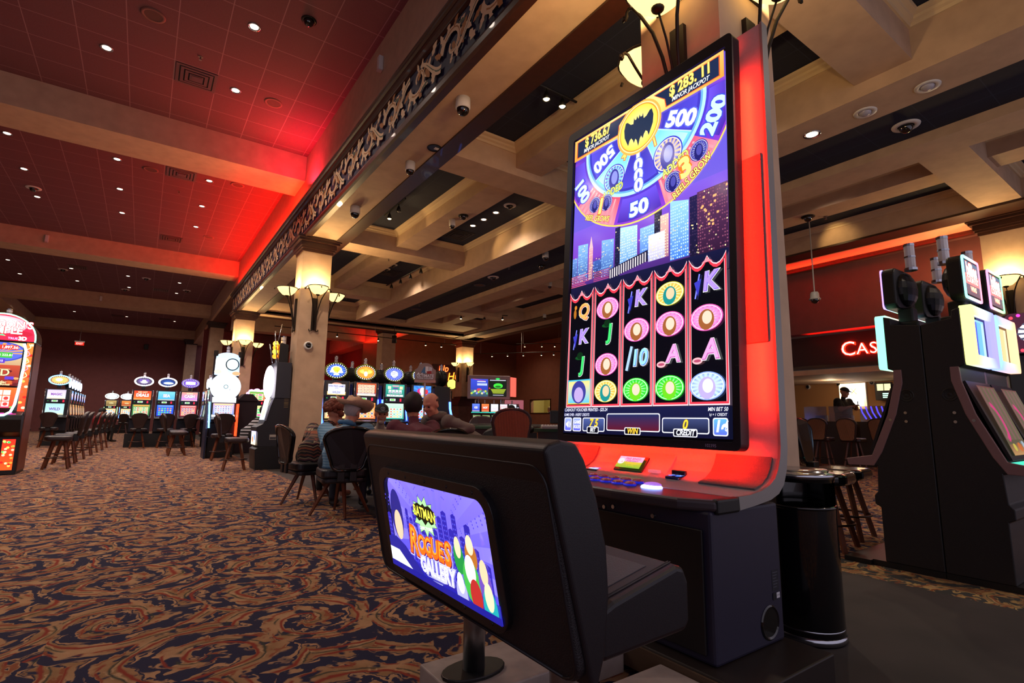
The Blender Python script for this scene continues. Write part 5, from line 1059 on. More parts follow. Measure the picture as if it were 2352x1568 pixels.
def stool(label, x, y, rz, group='leather stools with ringed wooden legs'):
    s = thing('casino_stool', label, 'stool', (x, y, 0), rz, group)
    b = MB(); b.prism(rrect(-.22, -.20, .22, .22, .10), 'z', .505, .60); part('seat', b, LEATHB, s, .035, 4)
    o = arch(.13, .215, .60, 1.06, .14); k = bent(o, -.25, -.19, .60, .22, .9); part('backrest', k, LEATHB, s, .02, 3)
    b = MB(); b.box(-.06, .06, -.27, -.19, .50, .64); part('bracket', b, BLACK, s, .01)
    splay(s, .11, .255, .51, LEGW, .026, .022, False, True)
    b = MB(); b.smooth = True; b.tube([(.215*cos(t), .215*sin(t), .2) for t in [2*PI*k/24 for k in range(25)]], .010, 6); part('foot_ring', b, mat('ring_brown', '3a2420', .35, .5), s); return s
st0 = stool('empty leather stool in front of the row beside the dragon machine, first along the aisle', -1.20, 13.0, PI/2)
for k, w in enumerate(('second', 'third', 'fourth', 'fifth', 'sixth', 'last')): dup(st0, (-1.20+.05*k, 14.3+1.25*k, 0), PI/2+.06*(k % 2), 'empty leather stool beside the dragon machine, %s along the aisle' % w)
dup(st0, (-2.27, 21.35, 0), 0, 'leather stool with its back to the aisle, before the blue-ringed star machine'); dup(st0, (-2.75, 20.2, 0), .1, 'leather stool half hidden by the dragon machine')
for k, (x, w) in enumerate(((-.02, 'white-ringed DEALS'), (.66, 'white-ringed blue'), (1.28, 'dark purple topped'))): dup(st0, (x, 19.85, 0), .05*k, 'leather stool with its back toward the aisle, before the %s machine' % w)
dup(st0, (-.75, 35.4, 0), 0, 'tiny far stool before the blue-edged white-topped machine')
for k, w in enumerate(('first', 'second', 'third')): dup(st0, (.82+.02*k, 15.95+.85*k, 0), -PI/2, 'leather stool facing the edge-on row by the wheel machine, %s of three' % w)
dup(st0, (1.57, 13.85, 0), -.05, 'leather stool with its back to the aisle, before the white wheel machine')
dup(st0, (1.52, 11.28, 0), -PI/2-.1, 'empty leather stool before the side-on machine with rods on top')
LEATHS = mat('shiny_leather', '0f0f16', .16, coat=.7)
s1 = stool('shiny black stool by the ash bin, its padded back reflecting coloured lights', 4.72, 2.18, PI+.15, 'shiny stools before the rainbow-lit machines')
for c in s1.children:
    if c.name.split('.')[0] in ('seat', 'backrest'): c.data = c.data.copy(); c.data.materials[0] = LEATHS
dup(s1, (5.30, 2.28, 0), PI+.1, 'shiny black stool next to the reflecting one, tucked at the second machine'); dup(s1, (5.25, 3.25, 0), PI+.3, 'shiny stool half hidden by the column behind the ash bin')
TANF = tile_mat('tan_stripe', '8a583c', '4e3020', 0, 0, .016, .005, axes=(0,))
def tan_stool(label, x, y, rz, group='tan-backed high stools', n=1.12):
    s = thing('high_stool', label, 'stool', (x, y, 0), rz, group)
    b = MB(); b.prism(rrect(-.21, -.2, .21, .2, .08), 'z', .60, .69); part('seat', b, LEATHB, s, .03, 3)
    o = arch(.165, .215, .62, n, .12); k = bent(o, -.26, -.21, .6, .1, .6); part('backrest', k, LEATHB, s, .012)
    o2 = [(x_*.86, .62+(z_-.62)*.90+.02) for x_, z_ in o]; k = bent(o2, -.272, -.258, .6, .1, .6); part('back_fabric', k, TANF, s, .004)
    splay(s, .11, .23, .60, LEGW, .022, .018)
    b = MB(); b.smooth = True; b.tube([(.205*cos(t), .205*sin(t), .22) for t in [2*PI*k/20 for k in range(21)]], .009, 6); part('foot_ring', b, DARK, s); return s
ts = tan_stool('tan striped-back stool standing between the bench and the tall machine', 3.27, 4.73, -.45)
for k, (x, y, r) in enumerate(((12.75, 5.80, -PI/2+.1), (12.78, 5.18, -PI/2), (13.0, 4.62, -PI/2-.1), (13.6, 4.40, -PI/2), (12.9, 6.5, -PI/2+.9))):
    dup(ts, (x, y, 0), r, 'tan-backed stool in the room under the CASHIER sign, %s' % ('broadest in view', 'second from the plexiglass stand', 'third, by the silver-trimmed machine', 'mostly hidden by the black machine', 'turned edge-on by the column')[k])
st2 = dup(st0, (4.60, 7.35, 0), PI-.5, 'dark leather stool behind the green card table'); st2.location.z = 0.08; st2.location.z = 0
FELT = mat('green_felt', '3c5a48', .9); RAIL = mat('padded_rail', '15100e', .4)
def card_table(label, x, y, rz, r=.62, z=.90, felt=FELT, full=False):
    s = thing('card_table', label, 'table', (x, y, 0), rz); n = 28; a1 = 2*PI if full else PI
    P = [(r*cos(a1*k/n), r*sin(a1*k/n)) for k in range(n+(0 if full else 1))]
    b = MB(); b.prism([(p[0]*.93, p[1]*.93-(0 if full else .03)) for p in P], 'z', z-.035, z); part('felt_top', b, felt, s)
    b = MB(); b.smooth = True; b.tube([(*p, z-.01) for p in P]+([(*P[0], z-.01)] if full else []), .045, 8); part('rail', b, RAIL, s)
    b = MB(); b.prism([(p[0]*.82, p[1]*.82) for p in P], 'z', z-.28, z-.036); part('apron', b, BLACK, s)
    b = MB(); b.cyl((0, 0 if full else .2, 0), .28, z-.28, 20, r2=.16); part('pedestal', b, BLACK, s); return s
card_table('round card table the five seated players lean over', 2.72, 6.15, 0, .66, .73, mat('blue_felt', '24304a', .9), True)
t1 = card_table('green-topped card table between the hooded man and the tan-backed stool', 4.30, 6.35, -.5, .62)
t2 = card_table('dark card table edge beside the tall machine with cash tray', 4.15, 4.65, -.5, .5)
mo = thing('dealer_monitor', 'back of a black monitor on the card table by the tall machine', 'monitor', (3.98, 4.62, .90), -.45); b = MB(); b.box(-.06, .06, -.04, .04, 0, .012); b.box(-.02, .02, -.01, .01, .012, .08); part('foot', b, BLACK, mo); b = MB(); b.box(-.16, .16, -.025, .012, .06, .21); part('screen_back', b, BLACK, mo, .012)
ct = thing('chip_tray', 'clear chip tray holding pale chips on the dark table edge', 'tray', (3.78, 4.62, .90), -.5); b = MB(); b.box(-.10, .10, -.06, .06, 0, .03); part('tray_body', b, GREYF, ct, .006); b = MB(); 
for k in range(6): b.cyl((-.08+.032*k, -.05, .035), .014, .10, 10, 'y')
o = part('chip_rows', b, WHITEP, ct); o['kind'] = 'stuff'
cu_ = thing('drink_cup', 'dark red cup on the green card table', 'cup', (4.40, 6.45, .901)); b = MB(); b.smooth = True; b.lathe([(0, 0), (.03, 0), (.038, .10), (.034, .10), (.028, .01)], n=16); part('cup_body', b, mat('cup_red', '3a1020', .4), cu_)
wc = thing('white_cup', 'small white cup on the round table by the grey-shirted man', 'cup', (2.50, 6.45, .731)); b = MB(); b.smooth = True; b.lathe([(0, 0), (.028, 0), (.036, .11), (.03, .11), (0, .10)], n=16); part('cup_body', b, WHITEP, wc)
# hold-em sign
hs = thing('table_sign', 'arched clear ULTIMATE TEXAS HOLD-EM table sign on a thin post', 'sign', (3.72, 7.75, .0), -.42)
b = MB(); b.cyl((0, 0, 0), .13, .02, 16); b.cyl((0, 0, .02), .014, 1.58, 10); part('post', b, mat('post_white', 'd8d0d8', .4), hs); b = MB(); b.box(-.17, .17, -.03, .03, 1.575, 1.615); part('sign_base', b, mat('sign_brass', 'a08878', .4, .6), hs)
P = [(-.165, 1.615), (.165, 1.615), (.17, 1.78), (.14, 1.80)]+[(.12*cos(PI*k/12), 1.82+.075*sin(PI*k/12)) for k in range(13)]+[(-.14, 1.80), (-.17, 1.78)]
b = MB(); b.prism(P, 'y', -.012, .012); pn = part('sign_panel', b, mat('sign_glass', '8a7468', .2), hs)
a = Art(); a.poly([(-.07, 1.74), (-.02, 1.83), (.03, 1.82), (-.0, 1.72)], '4a78a0'); a.up(); a.poly([(.0, 1.74), (.0, 1.84), (.05, 1.84), (.05, 1.73)], 'e8e0e0'); a.up(); a.poly([(.05, 1.74), (.06, 1.84), (.11, 1.82), (.10, 1.72)], 'd0d0d8'); a.up(); a.poly([(.03, 1.72), (.02, 1.76), (.10, 1.77), (.10, 1.72)], 'a83030'); a.up(); a.poly([(-.14, 1.70), (-.11, 1.74), (-.08, 1.71), (-.04, 1.74), (-.05, 1.70)], 'e8e4e8')
a.text('ULTIMATE', 0, 1.685, .066, 'e8e4e8', .03, 0, 0, .92, out='3a3030', ow=.04); a.text("TEXAS HOLD'EM", 0, 1.645, .036, 'f0ecf0', .02, 0, 0, .95, out='3a3030', ow=.05); a.build('sign_lettering', (0, -.0135, 0), (1, 0, 0), (0, 0, 1), pn, 0.)
# counters under the CASHIER sign
for k, (y, lab) in enumerate(((6.55, 'clear plexiglass stand with brochures, by the column'), (5.95, 'clear plexiglass stand below the man in the cap'), (5.25, 'clear plexiglass stand with blue light stripes by the silver-trimmed machine'))):
    p_ = thing('bingo_counter', lab, 'counter', (14.3, y, 0)); b = MB(); b.box(-.2, .3, -.30, .30, 0, 1.05); part('counter', b, mat('counter_dark', '2a1a14', .5), p_)
    b = MB(); b.box(-.20, -.188, -.27, .27, 1.05, 1.42); gl = part('shield', b, mat('plexi', 'b0a8c0', .08, trans=.85), p_); b = MB(); b.box(-.1, .05, -.2, .05, 1.05, 1.2); part('brochures', b, mat('paper_white', 'c0b8c8', .6), p_)
    if k == 2:
        a = Art(); 
        for j in range(5): a.line([(-.25+.11*j, .36), (-.22+.11*j, .22), (-.14+.11*j, .06)], .03, '4a40ff')
        a.clip(-.27, .0, .27, .37); a.build('light_stripes', (-.202, 0, 1.05), (0, -1, 0), (0, 0, 1), p_, 1.5)
po = thing('poster_sign', 'bright lit 2X poster on the wall behind the man in the cap', 'poster', (16.55, 6.63, 1.78)); b = MB(); b.box(-.0, .04, -.36, .36, -.38, .38); part('light_box', b, WHITEP, po, .01)
a = Art(); a.rect(-.34, -.36, .34, .36, 'fff4c0', 'ffe0a0'); a.ell(.02, .02, .30, .30, 'ffffff', 30, 'ffffff'); a.rect(-.34, -.36, .34, -.30, 'ffc870'); a.rect(.28, -.36, .34, .36, 'ffb050', 'ffe0d0'); a.text('2X', -.03, .12, .26, 'f0a060', .0); a.build('poster_face', (-.002, 0, 0), (0, -1, 0), (0, 0, 1), po, 2.6)
tv = thing('wall_monitor', 'dark wall monitor with two lit panes beside the silver-trimmed machine', 'monitor', (16.4, 5.85, 1.88)); b = MB(); b.box(0, .06, -.26, .16, -.24, .24); b.box(.06, .2, -.1, .0, -.05, .05); part('case', b, BLACK, tv, .01); a = Art(); a.rect(-.10, .02, .05, .2, 'f0e8a0'); a.rect(.07, .02, .22, .2, 'e8e0a0'); [a.rect(.02, -.18+.05*k, .18, -.15+.05*k, 'c0ffe0') for k in range(3)]; a.build('face', (-.002, 0, 0), (0, -1, 0), (0, 0, 1), tv, 1.4)
# CASHIER letters over the opening
cs = thing('cashier_sign', 'glowing red CASHIER channel letters on the dark burgundy band', 'sign', (13.30, 4.6, 2.68))
def letters(root, t, x, size, z, bold=.02, space=1.1):
    for g in glyphs(t, size, bold, 0, space): b_.prism([(x-p[0], z+p[1]) for p in g], 'x', -.05, -.0)
b_ = MB(); letters(cs, 'C', .72, .46, .02); letters(cs, 'ASHIER', -.08, .36, .0, .02, 1.12); part('letters', b_, glow('neonred', 'ff1c0c', 7.), cs)
a = Art(); a.text('C', -.72, .02, .46, 'fff2e6', -.012); a.text('ASHIER', .08, 0, .36, 'fff2e6', -.012, space=1.12); a.build('letter_faces', (-.052, 0, 0), (0, -1, 0), (0, 0, 1), cs, 3.)
# ---------------------------------------------------------------- people
def skin(n, c): return mat('skin_'+n, c, .55, noise=.1, nscale=30)
def seg_d(p, a, c):
    ab = c-a; t = max(0, min(1, (p-a).dot(ab)/max(1e-9, ab.dot(ab)))); return (p-a-ab*t).length
def person(label, pelvis, head, yaw, mats, head_yaw=None, pitch=0., roll=0., pose='sit', hands=None, group=None, sleeve='long', voxel=.012, bulk=1., hands_z=.79):
    """mats: skin, shirt, trousers, shoes. One continuous body grown round a jointed skeleton."""
    P, Hd = Vector(pelvis), Vector(head); f = Vector((-sin(yaw), cos(yaw), 0)); r = Vector((cos(yaw), sin(yaw), 0)); up = Vector((0, 0, 1))
    s = thing('person', label, 'person', (P.x, P.y, 0), 0, group); base = Vector((P.x, P.y, 0))
    hy = yaw if head_yaw is None else head_yaw
    HM = Matrix.Translation(Hd) @ Matrix.Rotation(hy, 4, 'Z') @ Matrix.Rotation(roll, 4, 'Y') @ Matrix.Rotation(pitch, 4, 'X') @ Matrix.Scale(1.12, 4)
    hup = (HM.to_3x3() @ Vector((0, -.02, -1))).normalized()
    N = Hd+hup*.185; C = P+(N-P)*.66-f*.02; lean = (N-P).normalized()
    bones = []; m = MB()
    def limb(a, c, ra, rc, k): m.tube([a, a+(c-a)*.33, a+(c-a)*.66, c], [ra, ra+(rc-ra)*.3, ra+(rc-ra)*.7, rc], 12); bones.append((a, c, min(ra, rc)*.6, k))
    def ball(c, R_, k=None): m.ell(tuple(c), R_, R_, R_, 12, 8); k is not None and bones.append((c, c+Vector((0, 0, .001)), R_*.6, k))
    w = bulk
    m.tube([P-up*.06, P+up*.06, P+(C-P)*.5, C, C+(N-C)*.75], [.155*w, .165*w, .16*w, .155*w, .08], 16); bones.append((P, C, .12*w, 1)); bones.append((C, N-lean*.02, .09*w, 1))
    sh = []
    for q in (-1, 1):
        S = N-lean*.06+r*(q*.185*w)+f*.01; sh.append(S); ball(S, .078*w, 1); m.tube([C+r*q*.09*w-lean*.12, C+r*q*.10*w, S-lean*.02], [.11*w, .115*w, .08*w], 12); bones.append((C+r*q*.1, S, .07*w, 1))
        hip = P+r*(q*.095*w)
        if pose == 'sit': kn = hip+f*.42-up*.01+r*q*.05; an = kn-up*(kn.z-.09)-f*.02; 
        else: kn = hip+f*.03-up*(P.z-.10)*.5+r*q*.02; an = hip-up*(P.z-.09)+r*q*.03
        toe = an+f*.17-up*.05; ball(hip, .10*w, 2); limb(hip, kn, .095*w, .065, 2); ball(kn, .064, 2); limb(kn, an, .062, .042, 2); limb(an-up*.03, toe, .045, .036, 3)
        hd = None if hands is None else hands[0 if q < 0 else 1]
        hd = Vector(hd) if hd else P+f*.47+r*(q*.13)+up*(hands_z-P.z)
        d = hd-S; mid = S+d*.5; L = .29; off = math.sqrt(max(0, L*L-(d.length/2)**2)); out = (r*q*.75-up*.65-f*.1); out = (out-d.normalized()*out.dot(d.normalized())).normalized(); E = mid+out*off
        limb(S, E, .060*w, .046*w, 1); ball(E, .046*w, 1 if sleeve == 'long' else 0); limb(E, hd, .044*w, .030, 1 if sleeve == 'long' else 0); 
        if sleeve == 'short': bones[-3] = (S, S+(E-S)*.75, bones[-3][2], 1); bones.append((S+(E-S)*.8, E, .03, 0))
        g = (hd-E).normalized(); g2 = (g+f*.3-up*.15).normalized(); sd = g2.cross(up).normalized(); nm = sd.cross(g2).normalized()
        pc = hd+g2*.045; k0 = len(m.v); m.ell((0, 0, 0), .042, .050, .016, 12, 8); m.xf(Matrix(((sd.x, g2.x, nm.x, pc.x), (sd.y, g2.y, nm.y, pc.y), (sd.z, g2.z, nm.z, pc.z), (0, 0, 0, 1))), k0); bones.append((hd+g2*.02, hd+g2*.17, .03, 0))
        for j, l in enumerate((.060, .072, .068, .052)):
            a0 = pc+g2*.035+sd*(.030-.020*j); a1 = a0+g2*l*.55; a2 = a1+(g2-nm*.55).normalized()*l*.5; m.tube([a0-g2*.02, a0, a1, a2], [.010, .010, .0095, .008], 8)
        t0 = pc-g2*.02-sd*q*.03; m.tube([t0, t0-sd*q*.02+g2*.02, t0-sd*q*.03+g2*.05-nm*.01], [.012, .011, .009], 8)
    limb(N-lean*.05, Hd+hup*.05, .060, .052, 0)
    # head with brow, nose, cheeks, jaw and ears
    k0 = len(m.v); m.ell((0, -.008, .03), .076, .096, .095, 20, 14); m.ell((0, .030, -.045), .060, .062, .072, 16, 12); m.ell((0, .078, -.088), .026, .022, .020, 10, 8)
    m.tube([(0, .088, .022), (0, .108, -.012), (0, .112, -.024)], [.010, .014, .016], 8); m.ell((0, .078, .035), .055, .02, .014, 12, 8); m.ell((0, .090, -.052), .024, .014, .010, 10, 6)
    for q in (-1, 1): m.ell((q*.077, -.005, -.008), .012, .022, .033, 10, 8); m.ell((q*.038, .072, -.022), .022, .022, .024, 10, 8)
    m.xf(HM, k0); bones.append((Hd+hup*.07, Hd-hup*.08, .085, 0))
    me = m.mesh('body', mats); o = bpy.data.objects.new('tmp', me); COL.objects.link(o); rm = o.modifiers.new('r', 'REMESH'); rm.mode = 'VOXEL'; rm.voxel_size = voxel; sm = o.modifiers.new('s', 'SMOOTH'); sm.factor = .5; sm.iterations = 3
    dg = bpy.context.evaluated_depsgraph_get(); ev = o.evaluated_get(dg); me2 = bpy.data.meshes.new_from_object(ev); bpy.data.objects.remove(o)
    me2.materials.clear(); [me2.materials.append(x) for x in mats]
    for p in me2.polygons:
        c = p.center; best = min(bones, key=lambda b_: seg_d(c, b_[0], b_[1])-b_[2]); p.material_index = best[3]; p.use_smooth = True
    me2.transform(Matrix.Translation(-base)); put('body', me2, s)
    HL = Matrix.Translation(-base) @ HM
    for q in (-1, 1):
        b = MB(); b.smooth = True; b.ell((q*.030, .083, .010), .013, .010, .008, 10, 8); b.xf(HL); part('eye', b, mat('eye_dark', '1c1410', .2), s)
    s['hm'] = 1; del s['hm']; return s, HL
def hair(s, HL, m, y=.03, z=-.03, g=1.10, rough=0., zt=2., seed=1, name='hair'):
    """cap of hair that leaves the face clear"""
    b = MB(); b.smooth = True; r = random.Random(seed); b.ell((0, -.010, .034), .078*g, .098*g, .097*g, 22, 16)
    if rough: b.v = [tuple(x*(1+rough*(r.random()-.4)) for x in v) for v in b.v]
    keep = []
    for f in b.f:
        c = [sum(b.v[i][k] for i in f)/len(f) for k in range(3)]
        if (c[1] < y+max(0, c[2]-.03)*.8) and c[2] > z-(.03 if c[1] < -.03 else 0) and c[2] < zt: keep.append(f)
    b.f = keep; b.mi = [0]*len(keep); b.sm = [True]*len(keep); b.xf(HL)
    o = part(name, b, m, s); md = o.modifiers.new('t', 'SOLIDIFY'); md.thickness = .008; return o
def cap_hat(s, HL, m, lname='cap', brim=True):
    b = MB(); b.smooth = True; b.ell((0, -.005, .045), .088, .106, .085, 20, 12, z0=.0); b.k = 0
    if brim:
        k = len(b.v); n = 12
        for t in range(n+1): a = PI*(.12+.76*t/n); b.v += [(.085*cos(a), .095*sin(a), .062), (.088*cos(a), .175*sin(a)+.0, .050)]
        for t in range(n): b.face((k+2*t, k+2*t+1, k+2*t+3, k+2*t+2))
    b.xf(HL); o = part(lname, b, m, s); md = o.modifiers.new('t', 'SOLIDIFY'); md.thickness = .004; return o
def banded(name, stops, per, rough=.85, wob=0., nx=0.):
    """knitted bands along the height"""
    m, nt, N, b, Lk = nodes(name); tc = N('TexCoord'); sp = N('SeparateXYZ'); Lk(tc.outputs['Object'], sp.inputs[0])
    def M(op, a, c): 
        n = N('Math', operation=op); [Lk(x, n.inputs[i]) if not isinstance(x, (int, float)) else setattr(n.inputs[i], 'default_value', x) for i, x in ((0, a), (1, c))]; return n.outputs[0]
    z = sp.outputs[2]
    if nx:
        xy = M('ADD', sp.outputs[0], M('MULTIPLY', sp.outputs[1], .8)); tri = M('PINGPONG', M('MULTIPLY', xy, nx), .5); z = M('ADD', z, M('MULTIPLY', tri, wob))
    t = M('FRACT', M('ADD', M('MULTIPLY', z, 1/per), 20.), 0.)
    rp = N('ValToRGB'); rp.color_ramp.interpolation = 'CONSTANT'; e = rp.color_ramp.elements; e[0].position = stops[0][0]; e[0].color = lin(stops[0][1]); e[1].position = stops[1][0]; e[1].color = lin(stops[1][1])
    for p, c in stops[2:]: q = e.new(p); q.color = lin(c)
    Lk(t, rp.inputs[0]); Lk(rp.outputs[0], b.inputs['Base Color']); b.inputs['Roughness'].default_value = rough; return m
JACK = banded('patterned_knit', [(0, '1c1418'), (.12, '6a4a38'), (.20, '241820'), (.30, '8a4a30'), (.42, '3a2024'), (.5, 'a08a68'), (.56, '1a1418'), (.66, '5a3038'), (.74, '8c7a5c'), (.8, '201820'), (.9, '6a3428')], .19, .9, .05, 14)
POLO = banded('striped_polo', [(0, '5a84a4'), (.82, '8fb0c4')], .028)
JEAN = mat('dark_denim', '1c2230', .8); BLKT = mat('black_trouser', '0e0d10', .8); SHOE = mat('dark_shoe', '120e0c', .5); MAROON = mat('maroon_shirt', '5a2434', .85, noise=.3, nscale=14); GREYS = mat('grey_shirt', '8c8078', .9, noise=.2, nscale=12); HOOD = mat('grey_hoodie', '6a5e58', .9, noise=.35, nscale=10)
SK1 = skin('tan', 'b8785c'); SK2 = skin('pink', 'c88a70'); SK3 = skin('brown', '9a6248'); WHAIR = mat('white_hair', 'b8b0ac', .8, noise=.3, nscale=90); BHAIR = mat('dark_hair', '1a1210', .7, noise=.4, nscale=120); AUB = mat('auburn_hair', '7a3a26', .75, noise=.5, nscale=90)
GRP = None
s, HL = person('seated man in straw cowboy hat and light blue striped polo leaning over the card table', (1.79, 5.72, .53), (1.99, 6.03, 1.07), -.55, [SK2, POLO, JEAN, SHOE], head_yaw=-.85, pitch=-.35, roll=.12, sleeve='short', bulk=1.22, hands=[(2.22, 6.30, .79), (2.42, 6.05, .79)])
hair(s, HL, WHAIR, -.0, -.07, 1.08, .05, .06)
b = MB(); b.smooth = True; b.lathe([(.0, .165), (.045, .168), (.075, .150), (.088, .10), (.094, .055)], n=24); o1 = len(b.v)
b.lathe([(.094, .055), (.13, .050), (.165, .058), (.185, .085)], n=28)
b.v = [(x, y*1.22, z+(.55*max(0, abs(x)-.09))**1*1.0-.012*(1 if abs(y) > .15 else 0)-(.022 if (z > .14 and abs(x) < .03) else 0)) for x, y, z in b.v]; b.v = [(x, y, z-.005) for x, y, z in b.v]; b.xf(HL @ Matrix.Rotation(.10, 4, 'X')); ht = part('cowboy_hat', b, mat('straw', 'd0a888', .8, noise=.25, nscale=60, bump=.3), s); md = ht.modifiers.new('t', 'SOLIDIFY'); md.thickness = .004
b = MB(); b.smooth = True; b.lathe([(.096, .052), (.097, .074)], n=24); b.v = [(x, y*1.22, z) for x, y, z in b.v]; b.xf(HL @ Matrix.Rotation(.10, 4, 'X')); part('hat_band', b, mat('hat_band', '3a241c', .6), s, label='dark braided hat band')
b = MB(); b.smooth = True; b.tube([(.075*cos(t), -.02+.075*sin(t), -.135+.012*sin(t)) for t in [2*PI*k/16 for k in range(17)]], .02, 6); b.xf(HL); part('collar', b, mat('polo_collar', '3a6a90', .8), s)
s, HL = person('seated player with curly auburn hair in brown patterned knit jacket', (1.76, 6.66, .53), (2.09, 7.03, 1.045), -.85, [SK2, JACK, BLKT, SK2], head_yaw=-1.2, pitch=-.4, bulk=1.2)
b = MB(); b.smooth = True; r = random.Random(3)
for k in range(150):
    a, e = r.random()*2*PI, r.random()*1.5-.45; x, y, z = .085*cos(a)*cos(e), -.03+.10*sin(a)*cos(e), .045+.095*sin(e)
    if y > .05 and z < .09: continue
    q = .022+.014*r.random(); b.ell((x*1.12, y*1.1, z*1.1), q, q, q, 7, 5)
b.xf(HL); part('curly_hair', b, AUB, s)
s, HL = person('seated man in dark cap and grey tee shirt with grey goatee, facing the room', (2.80, 7.34, .53), (2.75, 7.08, 1.06), PI-.2, [SK1, GREYS, JEAN, SHOE], head_yaw=PI-.25, pitch=-.22, bulk=1.15, sleeve='short')
cap_hat(s, HL, mat('black_cap', '0c0c12', .8)); hair(s, HL, WHAIR, -.02, -.05, 1.06, .05, .05)
b = MB(); b.smooth = True; b.ell((0, .075, -.088), .036, .032, .030, 14, 10); b.ell((0, .094, -.040), .030, .012, .007, 10, 6); b.xf(HL); part('goatee', b, mat('grey_beard', '9a908a', .9, noise=.4, nscale=120), s)
a = Art(); a.ell(0, 0, .026, .022, 'b8b8c0', 20); a.ell(0, 0, .021, .017, '14141a', 20); a.poly([(-.012, .010), (.012, .010), (.009, -.006), (0, -.014), (-.009, -.006)], 'b8b8c0'); a.line([(-.014, .012), (.014, -.012)], .003, '14141a'); o = a.build('cap_badge', (0, .108, .085), (-1, 0, 0), (0, -.35, 1), s, 0.); o.data.transform(HL)
s, HL = person('seated man in maroon shirt with short dark hair, seen from behind', (2.43, 4.98, .54), (2.40, 5.27, 1.125), .05, [SK3, MAROON, JEAN, SHOE], head_yaw=-.35, pitch=-.3, bulk=1.18, sleeve='short')
hair(s, HL, BHAIR, .02, -.055, 1.08, .04)
s, HL = person('balding man in grey hooded top bending low over the card table', (3.36, 5.60, .60), (2.84, 5.72, 1.165), PI/2+.1, [SK2, HOOD, JEAN, SHOE], head_yaw=PI/2+.45, pitch=-.45, bulk=1.22)
hair(s, HL, mat('grey_stubble', '4a3c38', .8, noise=.3, nscale=120), -.03, -.06, 1.03, .02, .055); b = MB(); b.smooth = True; b.tube([(.085*cos(t), -.035+.085*sin(t), -.15+.02*sin(t)) for t in [2*PI*k/16 for k in range(17)]], .038, 8); b.xf(HL); part('hood', b, HOOD, s)
s, HL = person('man in black cap beyond the tan-backed stool, in profile', (7.95, 11.35, .60), (7.92, 11.28, 1.24), -1.1, [SK3, mat('dark_shirt', '18161c', .85), JEAN, SHOE], voxel=.018)
cap_hat(s, HL, mat('black_cap', '0c0c12', .8))
s, HL = person('standing man in dark cap and dark shirt looking at his phone before the lit poster', (14.9, 6.20, .98), (14.93, 6.17, 1.80), PI/2+1.4, [SK2, mat('charcoal_shirt', '201a1a', .85), JEAN, SHOE], pose='stand', pitch=-.3, bulk=1.25, hands=[(14.80, 5.86, 1.46), (14.72, 5.90, 1.44)], sleeve='short', voxel=.016)
cap_hat(s, HL, mat('black_cap', '0c0c12', .8))
ph = thing('phone', 'small pale phone held by the standing man in the cap', 'phone', (14.74, 5.80, 1.50), .2); b = MB(); b.box(-.035, .035, -.006, .006, -.06, .06); part('case', b, mat('phone_case', '7a90a8', .3), ph, .004)
s, HL = person('person in red top with lowered head among the far stools', (-1.25, 24.5, .56), (-1.20, 24.75, 1.10), -1.2, [SK2, mat('red_top', '8a1418', .85), BLKT, SHOE], voxel=.022, pitch=-.6); hair(s, HL, BHAIR, .03, -.06, 1.1)
s, HL = person('person in dark striped top seated half behind the wheel machine', (2.05, 13.55, .56), (2.42, 13.75, 1.12), -1.0, [SK2, banded('mono_stripe', [(0, '0c0c10'), (.6, 'b0b0b8')], .07), BLKT, SK2], voxel=.02); hair(s, HL, BHAIR, .03, -.08, 1.12)
s, HL = person('pale-haired person behind the lit office window', (19.9, 24.4, .9), (19.9, 24.4, 1.62), .4, [SK2, mat('office_shirt', '6a6a70', .85), JEAN, SHOE], pose='stand', voxel=.022); hair(s, HL, mat('grey_blond', '9a8a78', .8), .01, -.09, 1.15)
# ---------------------------------------------------------------- ceiling fittings and the rest
def downlight(x, y, z, r=.066, lab='lit recessed downlight in the burgundy tiled ceiling', grp='recessed downlights in the burgundy ceiling', src=None):
    if src: return dup(src, (x, y, z))
    s = thing('ceiling_downlight', lab, 'ceiling light', (x, y, z), 0, grp)
    b = MB(); b.smooth = True; b.lathe([(r*1.28, -.002), (r*1.25, -.010), (r, -.006), (r*.8, .04), (r*.8, .0)], n=24); part('trim_ring', b, CHROME, s)
    b = MB(); b.cyl((0, 0, -.004), r*.86, .006, 20); part('lens', b, BULB, s); return s
d0 = None
for x, y in DLV: d0 = downlight(x, y, Z1, src=d0) if d0 else downlight(x, y, Z1)
d1 = downlight(5.46, 9.30, ZN+.02, .06, 'lit recessed downlight in the navy coffer past the towering screen', 'downlights in the navy coffer')
for y in (8.86, 8.40): dup(d1, (5.46, y, ZN+.02))
e1 = downlight(6.40, 2.77, 4.5, .075, 'dazzling downlight in the wide cream beam beside the towering machine', None)
def eyeball(x, y, z, lab):
    s = thing('ceiling_downlight', lab, 'ceiling light', (x, y, z)); b = MB(); b.smooth = True; b.lathe([(.115, -.001), (.112, -.012), (.07, -.010), (.065, .0)], n=28); part('trim_ring', b, WHITEP, s); b = MB(); b.smooth = True; b.ell((0, 0, .0), .062, .062, .045, 18, 12); part('eyeball', b, mat('unlit_lens', 'a8a4b0', .3), s); return s
eyeball(6.40, 2.19, 4.5, 'unlit white eyeball light in the wide cream beam, nearer the dazzling lamp'); eyeball(6.40, 1.61, 4.5, 'unlit white eyeball light in the wide cream beam, farther from the dazzling lamp')
